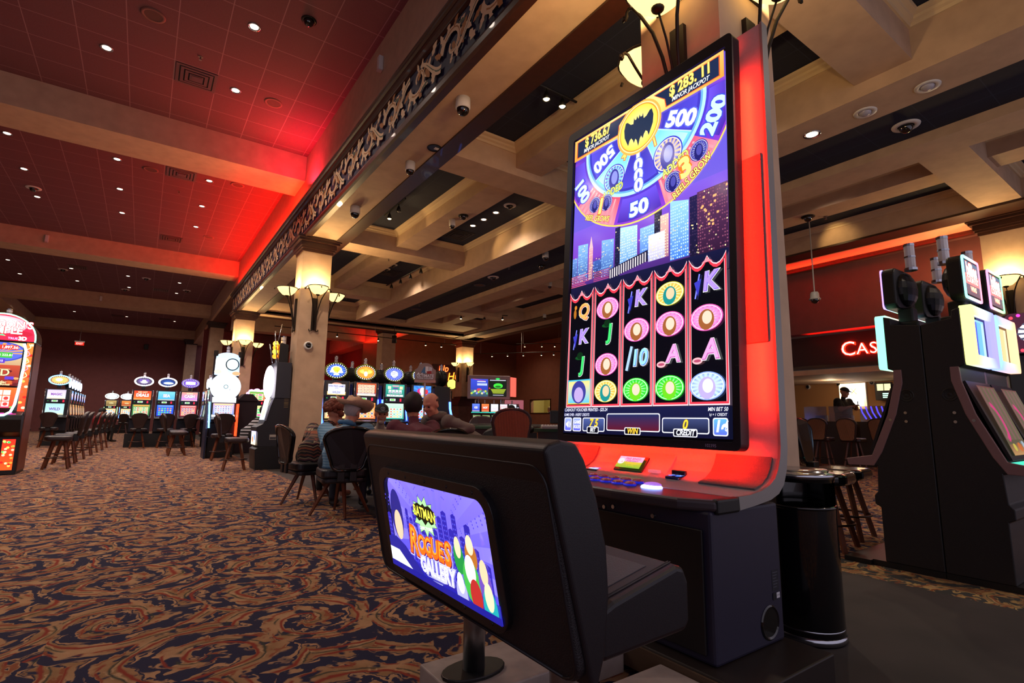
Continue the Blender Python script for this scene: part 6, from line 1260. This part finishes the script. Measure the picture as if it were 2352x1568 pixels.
def vent(x, y, z, lab, w=.58, m=None, grp=None):
    s = thing('ceiling_vent', lab, 'vent', (x, y, z), 0, grp); m = m or mat('vent_metal', '5a3838', .5)
    for k in range(4):
        a = w/2-.065*k; b = MB(); B_ = rrect(-a+.045, -a+.045, a-.045, a-.045, .004, 1); ringprism(b, rrect(-a, -a, a, a, .004, 1), B_, -.012-.004*k, -.002-.004*k); part('louvre', b, m, s)
    b = MB(); b.box(-w*.12, w*.12, -w*.12, w*.12, -.03, -.02); part('centre_plate', b, m, s); b = MB(); b.box(-w/2+.01, w/2-.01, -w/2+.01, w/2-.01, -.004, 0); part('duct', b, mat('duct_dark', '080506', .8), s); return s
for x, y, lab in ((.22, 9.5, 'square louvred vent in the burgundy ceiling of the first red bay'), (.24, 13.75, 'square louvred vent in the second red bay, closer to its beam'), (.26, 19.2, 'square louvred vent in the second red bay, by the far beam'), (-3.4, 14.6, 'square vent partly cropped at the picture edge, second bay'), (.2, 27.6, 'small far vent in the third bay toward the soffit'), (-2.5, 25.2, 'small far vent in the third bay, middle'), (-4.0, 22.8, 'dark vent in the third bay at the picture edge'), (-1.6, 36.5, 'dark vent in the last bay above the exit sign'), (.6, 36., 'dark vent in the last bay toward the soffit')): vent(x, y, Z1, lab)
vent(5.45, 9.98, ZN+.02, 'dark vent in the navy coffer with three lit downlights', .6, mat('vent_navy', '1a1c28', .5)); vent(5.4, 13.9, ZN+.02, 'dark vent in the navy coffer beyond the far column', .6, mat('vent_navy', '1a1c28', .5))
def speaker_grille(x, y, z, lab, r=.15, m=None):
    s = thing('ceiling_speaker', lab, 'speaker', (x, y, z)); b = MB(); b.smooth = True; b.lathe([(r, -.001), (r*.98, -.012), (r*.75, -.012), (r*.72, -.006)], n=28); part('ring', b, m or mat('speaker_ring', '7a4a46', .6), s); b = MB(); b.cyl((0, 0, -.007), r*.73, .004, 24); part('mesh', b, mat('speaker_grey', '5a3a38', .8), s)
for x, y, lab in ((-.39, 8.27, 'round ceiling speaker by the picture top in the first red bay'), (1.40, 9.49, 'round ceiling speaker in the first red bay nearest the glowing corner'), (1.38, 13.6, 'round ceiling speaker in the second red bay by the glow'), (-.35, 13.9, 'faint round speaker in the second red bay'), (1.2, 18.3, 'faint round speaker at the far end of the second red bay'), (-.6, 22.6, 'faint round speaker in the third bay')): speaker_grille(x, y, Z1, lab)
for x, y, lab in ((7.24, 11.88, 'round speaker in the sunk navy strip'), (7.2, 15.9, 'round speaker near the far end of the sunk navy strip')): speaker_grille(x, y, 4.63, lab, .17, mat('navy_ring', '2a3048', .6))
def dome_cam(x, y, z, lab, kind='flush', r=.085):
    s = thing('ceiling_camera', lab, 'security camera', (x, y, z)); b = MB(); b.smooth = True; h = .015
    if kind == 'drum': h = .13; b.lathe([(0, 0), (r, 0), (r*1.02, -h*.85), (r*.95, -h), (0, -h)], n=28)
    elif kind == 'dark': b.lathe([(0, 0), (r*1.3, 0), (r*1.25, -.012), (r*.95, -.015)], n=28)
    else: b.lathe([(r*1.75, 0), (r*1.7, -.012), (r*1.05, -.018), (r, -.01)], n=28)
    part('housing', b, DARK if kind == 'dark' else WHITEP, s); b = MB(); b.smooth = True; b.ell((0, 0, -h), r*.88, r*.88, r*.95, 20, 14, z1=.05); part('dome', b, DOME, s); return s
dome_cam(2.70, 4.89, ZS, 'white drum dome camera largest on the soffit', 'drum'); dome_cam(2.84, 6.66, ZS, 'white drum dome camera beside the dark round hole in the soffit', 'drum', .07); dome_cam(2.73, 8.73, ZS, 'white drum dome camera on the soffit before the sconced column', 'drum', .085)
hl_ = thing('recessed_speaker', 'dark round recess with white clip in the soffit', 'fixture', (2.93, 6.08, ZS)); b = MB(); b.smooth = True; b.lathe([(.10, -.002), (.095, -.012), (.085, -.004), (.08, .0)], n=26); part('ring', b, DARK, hl_); b = MB(); b.cyl((0, 0, -.004), .084, .003, 24); part('cone', b, BLACK, hl_); b = MB(); b.box(.0, .06, -.03, .02, -.012, -.005); part('clip', b, WHITEP, hl_)
dome_cam(1.41, 7.09, Z1, 'dark dome camera by the picture top in the first red bay', 'dark', .08); dome_cam(-2.71, 16.85, Z1, 'dark dome camera in the second red bay away from the glow', 'flush', .09)
for k, (x, y) in enumerate(((-3.6, 23.1), (-3.0, 26.), (-.35, 25.6), (-1.1, 28.5), (1.15, 27.0), (-1.9, 33.))): dome_cam(x, y, Z1, 'tiny dome camera in the third bay, %s' % ('by the edge vent', 'second from the edge vent', 'middle of the bay', 'by the far beam', 'toward the soffit', 'beyond the far beam')[k], 'flush', .09)
dome_cam(7.35, 2.10, 4.63, 'dome camera with white ring in the sunk navy strip beside the towering machine', 'flush', .085); dome_cam(6.9, 8.60, 4.63, 'white drum dome camera at the edge of the sunk navy strip', 'drum', .07); dome_cam(7.1, 11.0, 4.63, 'dome camera with white ring further down the sunk navy strip', 'flush', .085)
dome_cam(7.45, 9.45, 4.63, 'dark round recess in the sunk navy strip', 'dark', .08)
dome_cam(4.53, 8.5, 4.78, 'white drum dome camera on the narrow cross rib', 'drum', .06); dome_cam(4.60, 8.2, 4.78, 'dark dome beside the drum camera on the narrow cross rib', 'dark', .075); dome_cam(5.48, 7.94, ZN+.02, 'dome camera in the navy coffer with three downlights', 'flush', .07)
for k, (x, y) in enumerate(((5.2, 13.1), (5.2, 13.6))): dome_cam(x, y, ZN+.02, 'dome camera in the coffer beyond the far column, %s of a pair' % ('first', 'second')[k], 'flush', .075)
for k, (x, y) in enumerate(((9.35, 7.6), (8.9, 10.9), (11.2, 14.0))): dome_cam(x, y, 4.78 if k < 2 else ZS, 'small dome camera on the far side of the wide beam, %s' % ('closest to the towering screen', 'middle', 'by the corner')[k], 'drum', .06)
dome_cam(9.75, 4.4, 4.78, 'dark round fitting on the rib beside the towering machine', 'dark', .09)
# camera hung on a long rod
hc = thing('hanging_camera', 'dome camera hung on a long thin rod from the navy recess', 'security camera', (10.4, 4.68, 5.1)); b = MB(); b.cyl((0, 0, -1.60), .012, 1.60, 8); part('rod', b, GREYF, hc); b = MB(); b.smooth = True; b.lathe([(0, 0), (.06, 0), (.075, -.03), (.08, -.12), (.10, -.13), (.10, -.15), (0, -.15)], (0, 0, -1.6), 20); part('housing', b, GREYF, hc); b = MB(); b.smooth = True; b.ell((0, 0, -1.75), .075, .075, .075, 16, 10, z1=.05); part('dome', b, DOME, hc)
def wall_box(x, y, z, lab, nx, ny):
    s = thing('wall_sensor', lab, 'sensor', (x, y, z), math.atan2(ny, nx)-PI/2); b = MB(); b.box(-.045, .045, 0, .07, -.12, .10); part('case', b, WHITEP, s, .012); b = MB(); b.box(-.035, .035, .01, .075, -.135, -.11); part('lens', b, mat('lens_pale', 'c8b0b0', .3), s)
wall_box(2.40, 6.8, 6.12, 'small white sensor on the fascia above the frieze', -1, 0); wall_box(-2.85, 20.65, 6.28, 'small white sensor on the second cream beam', 0, -1); wall_box(-2.0, 29.9, 6.25, 'small white sensor on the third cream beam', 0, -1)
def sprinkler(x, y, z, lab):
    s = thing('ceiling_sprinkler', lab, 'sprinkler', (x, y, z)); b = MB(); b.cyl((0, 0, -.006), .035, .006, 14); b.cyl((0, 0, -.05), .010, .045, 8); b.cyl((0, 0, -.056), .022, .005, 12); part('head', b, mat('sprinkler_metal', '8a7a70', .4, .7), s)
sprinkler(.23, 8.87, Z1, 'small sprinkler above the vent in the first red bay'); sprinkler(.25, 14.9, Z1, 'small sprinkler in the second red bay'); sprinkler(4.5, 11.6, 4.78, 'star-shaped sprinkler on the rib beyond the far column'); sprinkler(10.0, 4.2, 4.78, 'sprinkler on the rib above the hanging camera'); sprinkler(6.9, 10.0, 4.63, 'sprinkler in the sunk navy strip'); sprinkler(7.0, 15.2, 4.63, 'sprinkler near the far end of the sunk navy strip')
# exit sign on a rod, and a small black wall loudspeaker
ex = thing('exit_sign', 'red-lit EXIT sign hung on a rod before the far burgundy wall', 'sign', (-3.06, 36, 4.80)); b = MB(); b.cyl((0, 0, .12), .012, 1.05, 8); part('rod', b, GREYF, ex); b = MB(); b.box(-.30, .30, -.05, .05, .03, .13); part('housing', b, WHITEP, ex); b = MB(); b.box(-.27, .27, -.01, .01, -.19, .03); pn = part('panel', b, mat('exit_red', '8a1010', .4, emit='ff2010', es=1.2), ex); a = Art(); a.text('EXIT', 0, -.08, .20, 'ffd0c0', .03); a.build('lettering', (0, -.012, 0), (1, 0, 0), (0, 0, 1), pn, 1.)
for o_ in (ex,): o_.scale = (.7, .7, .7)
e2 = dup(ex, (7.6, 29.5, 4.35), 0, 'red-lit EXIT sign hung on a rod in the red corner past the blue row')
sp = thing('wall_speaker', 'small black loudspeaker high on the far burgundy wall', 'speaker', (-.15, 40.85, 5.35)); b = MB(); b.box(-.12, .12, -.12, .1, -.16, .16); part('case', b, BLACK, sp, .02); b = MB(); b.box(-.03, .03, .1, .15, -.04, .04); part('bracket', b, BLACK, sp)
wcam = thing('wall_camera', 'round white-rimmed camera on the column below its front sconce', 'security camera', (2.61, 10.86, 2.42)); b = MB(); b.smooth = True; b.lathe([(.085, .0), (.085, -.04), (.06, -.06), (.055, -.05)], (0, 0, 0), 24, 'y'); part('rim', b, WHITEP, wcam); b = MB(); b.smooth = True; b.ell((0, -.045, 0), .056, .03, .056, 16, 10); part('lens', b, DOME, wcam)
for k, y in enumerate((7.85, 6.98, 6.13)):
    s = thing('wall_camera', 'round dark wall camera under the CASHIER sign, %s' % ('by the column', 'above the man in the cap', 'by the wall monitor')[k], 'security camera', (16.6, y, 2.14-.05*(k == 0))); b = MB(); b.smooth = True; b.lathe([(.07, .0), (.07, -.03), (.05, -.05)], (0, 0, 0), 20, 'x'); part('rim', b, WHITEP, s); b = MB(); b.smooth = True; b.ell((-.04, 0, 0), .03, .05, .05, 14, 8); part('lens', b, DOME, s)
# track lights
def track(name_lab, p, q, heads, drop=.0, lit=(), rod=0., grp='track spotlights', hd=.10):
    P, Q = Vector(p), Vector(q); s = thing('light_track', name_lab, 'light track', p); b = MB(); b.tube([Vector(), Q-P], .016, 6); part('rail', b, DARK, s)
    if rod:
        for t in (.08, .5, .92):
            b = MB(); c = (Q-P)*t; b.tube([c, c+Vector((0, 0, rod))], .007, 6); part('hanger', b, GREYF, s)
    for k, t in enumerate(heads):
        c = P+(Q-P)*t; l = light_head(c, k in lit, name_lab, k, hd, grp)
LH = {}
def light_head(c, on, lab, k, hd, grp):
    if on in LH: h = dup(LH[on], c); h['label'] = ('lit' if on else 'dark')+' spotlight on the '+lab.split(',')[0]; h['group'] = ('lit' if on else 'dark')+' spotlights on the '+lab.split(',')[0]; return h
    s = thing('track_spotlight', ('lit' if on else 'dark')+' spotlight on the '+lab.split(',')[0], 'spotlight', c, 0, ('lit' if on else 'dark')+' spotlights on the '+lab.split(',')[0]); LH[on] = s
    b = MB(); b.cyl((0, 0, -.07), .010, .07, 6); part('stem', b, DARK, s); b = MB(); b.smooth = True; b.lathe([(.018, -.05), (.03, -.08), (.052, -.16), (.047, -.16), (.03, -.10)], n=16); part('shade', b, DARK, s)
    b = MB(); b.smooth = True; b.ell((0, 0, -.135), .040, .040, .035, 14, 10); part('bulb', b, BULBW if on else GREYF, s); return s
track('short rail in the navy coffer by the towering screen', (3.45, 4.55, 5.0), (4.15, 4.55, 5.0), (.3, .66), lit=(0, 1))
track('short rail in the coffer past the first cross beam', (3.6, 9.6, 5.0), (3.6, 8.6, 5.0), (.25, .7), lit=(0,))
track('rail with dark cones in the coffer beyond the far column', (5.75, 12.2, 5.0), (5.75, 14.9, 5.0), (.1, .35, .6, .85))
track('rail along the far header, before the red corner', (3.6, 19.9, 4.2), (11.0, 19.9, 4.2), (.10, .30, .52, .62, .80, .90), lit=(1, 2, 4, 5), rod=.4)
track('rail in the far right coffer', (9.0, 16.4, 4.75), (10.6, 15.4, 4.75), (.1, .55, .9), lit=(0, 2))
track('hanging rail over the twin monitor', (13.4, 22.5, 4.25), (16.5, 18.5, 4.25), (.2, .36, .52, .70, .82, .95), lit=(0, 1, 2, 3, 4, 5), rod=1.3)
track('second hanging rail behind the towering machine', (15.0, 21.0, 4.75), (18.2, 18.2, 4.75), (.1, .3, .45, .62, .8), lit=(0, 1, 2, 3, 4), rod=.9)
hsp = thing('hanging_speaker', 'dark loudspeaker hung on a rod by the yellow column', 'speaker', (7.75, 19.0, 4.6)); b = MB(); b.cyl((0, 0, -.45), .012, .45, 6); part('rod', b, DARK, hsp); b = MB(); b.smooth = True; b.cyl((0, 0, -.72), .09, .28, 16); part('case', b, BLACK, hsp)
# office window with a lit room behind, wall plate
q = MB(); q.box(19.27, 19.32, 23.5, 25.5, 1.36, 1.42); q.box(19.27, 19.32, 23.5, 25.5, 2.16, 2.22); q.box(19.27, 19.32, 23.5, 23.57, 1.42, 2.16); q.box(19.27, 19.32, 25.43, 25.5, 1.42, 2.16); o = struct('window_1_frame', q, [WOOD])
# ---------------------------------------------------------------- wall sconces
def sconce(x, y, nx, ny, label, zr=3.60, watt=42, full=True):
    """bowl of lit glass on three iron stems, fixed to a face with outward normal (nx, ny)"""
    s = thing('wall_sconce', label, 'sconce', (x, y, zr), math.atan2(ny, nx)-PI/2, 'wrought iron sconces on the columns')
    # local frame: +y points away from the wall
    b = MB(); b.smooth = True; b.lathe([(.03, -.155), (.09, -.135), (.15, -.075), (.195, 0), (.188, 0), (.14, -.07), (.085, -.125), (0, -.145)], (0, .20, 0), 24); part('bowl', b, GLASSW, s)
    b = MB(); b.smooth = True; b.tube([(.198*cos(t), .20+.198*sin(t), .004) for t in [2*PI*k/24 for k in range(25)]], .009, 6); part('rim', b, IRON, s)
    b = MB(); b.smooth = True; b.ell((0, .20, -.155), .04, .04, .028, 12, 8); b.tube([(0, .20, -.16), (0, .13, -.32), (0, .05, -.6), (0, .03, -.86)], .007, 6); part('finial', b, IRON, s)
    for k, sx in enumerate((-1, 1, 0)):
        b = MB(); b.smooth = True
        if sx: pts = [(sx*.255, .21, -.045), (sx*.262, .21, -.07), (sx*.245, .21, -.075), (sx*.235, .21, -.055), (sx*.235, .21, -.03), (sx*.215, .21, -.012), (sx*.19, .20, -.02), (sx*.14, .18, -.11), (sx*.09, .14, -.23), (sx*.055, .10, -.40), (sx*.035, .06, -.60), (sx*.03, .035, -.80), (sx*.04, .03, -.87), (sx*.07, .03, -.885), (sx*.09, .03, -.865), (sx*.085, .03, -.845)]
        else: pts = [(0, .43, -.03), (0, .445, -.05), (0, .43, -.065), (0, .41, -.05), (0, .40, -.01), (0, .385, -.02), (0, .34, -.13), (0, .25, -.26), (0, .14, -.42), (0, .07, -.62), (0, .03, -.85)]
        b.tube(pts, .011, 6); part('stem', b, IRON, s)
    b = MB(); b.box(-.05, .05, 0.0, .03, -.86, -.2); b.box(-.16, .16, 0.0, .012, -.012, .0); part('wall_plate', b, IRON, s)
    n = Vector((nx, ny, 0)); p = Vector((x, y, zr+.03))+n*.17
    light('sconce_lamp', 'POINT', p, watt, (1, .68, .30), .06); return s
sconce(2.50, 1.80, -1, 0, 'lit bowl sconce above the middle of the towering screen')
sconce(2.785, 1.53, 0, -1, 'lit bowl sconce above the corner of the towering machine, cropped by picture edge')
sconce(2.785, 2.10, 0, 1, 'lit bowl sconce half hidden behind the column of the towering machine')
sconce(2.40, 11.145, -1, 0, 'lit sconce on the side of the column beside the patterned-jacket player, facing the wide aisle')
sconce(2.685, 10.86, 0, -1, 'lit sconce on the front of the column beside the patterned-jacket player')
sconce(2.97, 11.145, 1, 0, 'lit sconce half hidden round the far side of the column beside the patterned-jacket player')
sconce(2.40, 20.5, -1, 0, 'small lit sconce on the aisle side of the column behind the wheel machine')
sconce(2.70, 20.2, 0, -1, 'small lit sconce on the front of the column behind the wheel machine')
sconce(3.0, 20.5, 1, 0, 'small lit sconce peeking past the far side of the column behind the wheel machine')
sconce(12.04, 21.5, -1, 0, 'narrow lit sconce on the stone-based column, side toward the neon script')
sconce(12.34, 21.2, 0, -1, 'lit sconce on the stone-based column, side toward the twin monitor')
sconce(12.04, 2.24, -1, 0, 'lit sconce on the column beyond the rainbow-lit machines', 3.50)
sconce(12.34, 2.54, 0, 1, 'lit sconce glimpsed behind the lamp of a rainbow-lit machine', 3.50)
# ---------------------------------------------------------------- lamps
RED = (1, .013, .003)
def aim(name, typ, loc, tgt, energy, color, **k):
    d = Vector(tgt)-Vector(loc); o = light(name, typ, loc, energy, color, **k); o.rotation_euler = d.to_track_quat('-Z', 'Y').to_euler(); return o
def strip(name, c, d, long, L, w, energy, color, spread=None):
    """LED strip centred at c shining along d, its length along `long`"""
    z = -Vector(d).normalized(); y = Vector(long).normalized(); x = y.cross(z).normalized(); y = z.cross(x)
    o = light(name, 'AREA', (0, 0, 0), energy, color, w, size_y=L, spread=spread); M = Matrix((x, y, z)).transposed().to_4x4(); M.translation = Vector(c); o.matrix_world = M; return o
def build_lights():
    for x, y in DL: light('ceiling_or_fill_lamp', 'SPOT', (x, y, Z1-.06), LV['left']*(.25 if y < 6 else .6 if y < 8 else 1.), (1, .82, .68), .06, spot=2.4, blend=.9)
    for x in (5.45, 8.95):
        for y in (-1.2, 3.9, 8.4, 13.3, 17.2): light('ceiling_or_fill_lamp', 'SPOT', (x, y, ZN-.08), LV['hall'], (1, .80, .62), .06, spot=2.5, blend=.9)
    light('ceiling_or_fill_lamp', 'SPOT', (6.40, 2.77, 4.46), 60, (1, .76, .50), .05, spot=2.4, blend=.8)
    for x, y in ((12, 14.5), (14, 24), (16.5, 16), (6, 24), (12, 24), (14.5, 20), (17, 24)): light('ceiling_or_fill_lamp', 'SPOT', (x, y, 5.6), 110, (1, .72, .5), .08, spot=2.6, blend=.9)
    for y in (4.6, 6.6): light('ceiling_or_fill_lamp', 'POINT', (15.2, y, 2.0), 9, (1, .74, .48), .08)
    light('office_lamp', 'POINT', (20.5, 24.5, 2.8), 60, (1, .95, .62), .1)
    # red strips lying on the crown moulding and on the far ledges
    strip('red_strip', (2.335, 16.4, 5.49), (-.30, 0, 1), (0, 1, 0), 8.0, .04, LV['red'], RED); strip('red_strip', (2.335, 11.7, 5.49), (-.35, 0, 1), (0, 1, 0), 1.2, .04, LV['red']*.26, RED)
    strip('red_strip', (2.30, 10.2, 5.50), (-.55, -.35, 1), (0, 1, 0), 1.4, .05, LV['red']*.30, (1, .022, .06))
    strip('red_strip', (12.60, 4.6, 4.10), (-.35, 0, 1), (0, 1, 0), 3.6, .03, LV['cove'], RED, 1.1); strip('red_strip', (13.05, 4.8, 2.95), (-.05, 0, 1), (0, 1, 0), 2.6, .03, LV['cove']*.30, RED, 1.6)
    strip('red_strip', (9.1, 24.5, 4.6), (.3, 0, .5), (0, 1, 0), 4.0, .05, 50, RED); light('red_strip', 'POINT', (7.6, 30.5, 3.6), 60, RED, .2)
    # strips hidden behind the bezel of the tall machine
    B_ = MV*.965
    for u, q in ((1.125, .55), (-.045, -.55)): strip('led_strip', MO+MU*u+B_-MN*.064, -MN+MU*q, MV, 1.66, .02, LV['led'], RED)
    strip('led_strip', MO+MU*.55-MV*.035-MN*.055, -MV*.9-MN*.5, MU, 1.12, .03, LV['led']*1.9, RED)
    strip('led_strip', MO+MU*.55+MV*1.975-MN*.064, -MN+MV*1.1, MU, 1.1, .02, LV['led']*.14, RED)
    # warm washes from the track heads
    for a, t, e in (((3.66, 4.55, 4.86), (4.1, 6.1, 4.85), 14), ((3.9, 4.55, 4.86), (4.35, 3.2, 4.9), 10), ((3.6, 9.3, 4.86), (4.3, 8.6, 4.9), 10), ((5.5, 8.6, 4.95), (6.05, 7.6, 4.62), 9), ((5.5, 9.3, 4.95), (6.05, 9.0, 4.62), 9), ((10.9, 4.68, 4.95), (11.4, 4.6, 4.75), 8), ((4.6, 3.2, 4.95), (6.05, 2.9, 4.8), 10), ((10.6, 3.3, 4.95), (9.2, 2.1, 4.66), 10)):
        aim('track_beam', 'SPOT', a, t, e, (1, .66, .26), size=.04, spot=1.5, blend=.7)
    for a, t in (((.8, 7.9, 6.45), (2.55, 10.9, 2.6)), ((.8, 17.6, 6.45), (2.55, 20.3, 2.4))): aim('ceiling_or_fill_lamp', 'SPOT', a, t, 260, (1, .74, .46), size=.06, spot=.5, blend=.9)  # extra warm spots near the downlights, added to brighten two columns
    # glow thrown by the big signs and screens
LV = dict(left=165, hall=115, red=210, cove=36, led=17)
build_lights()
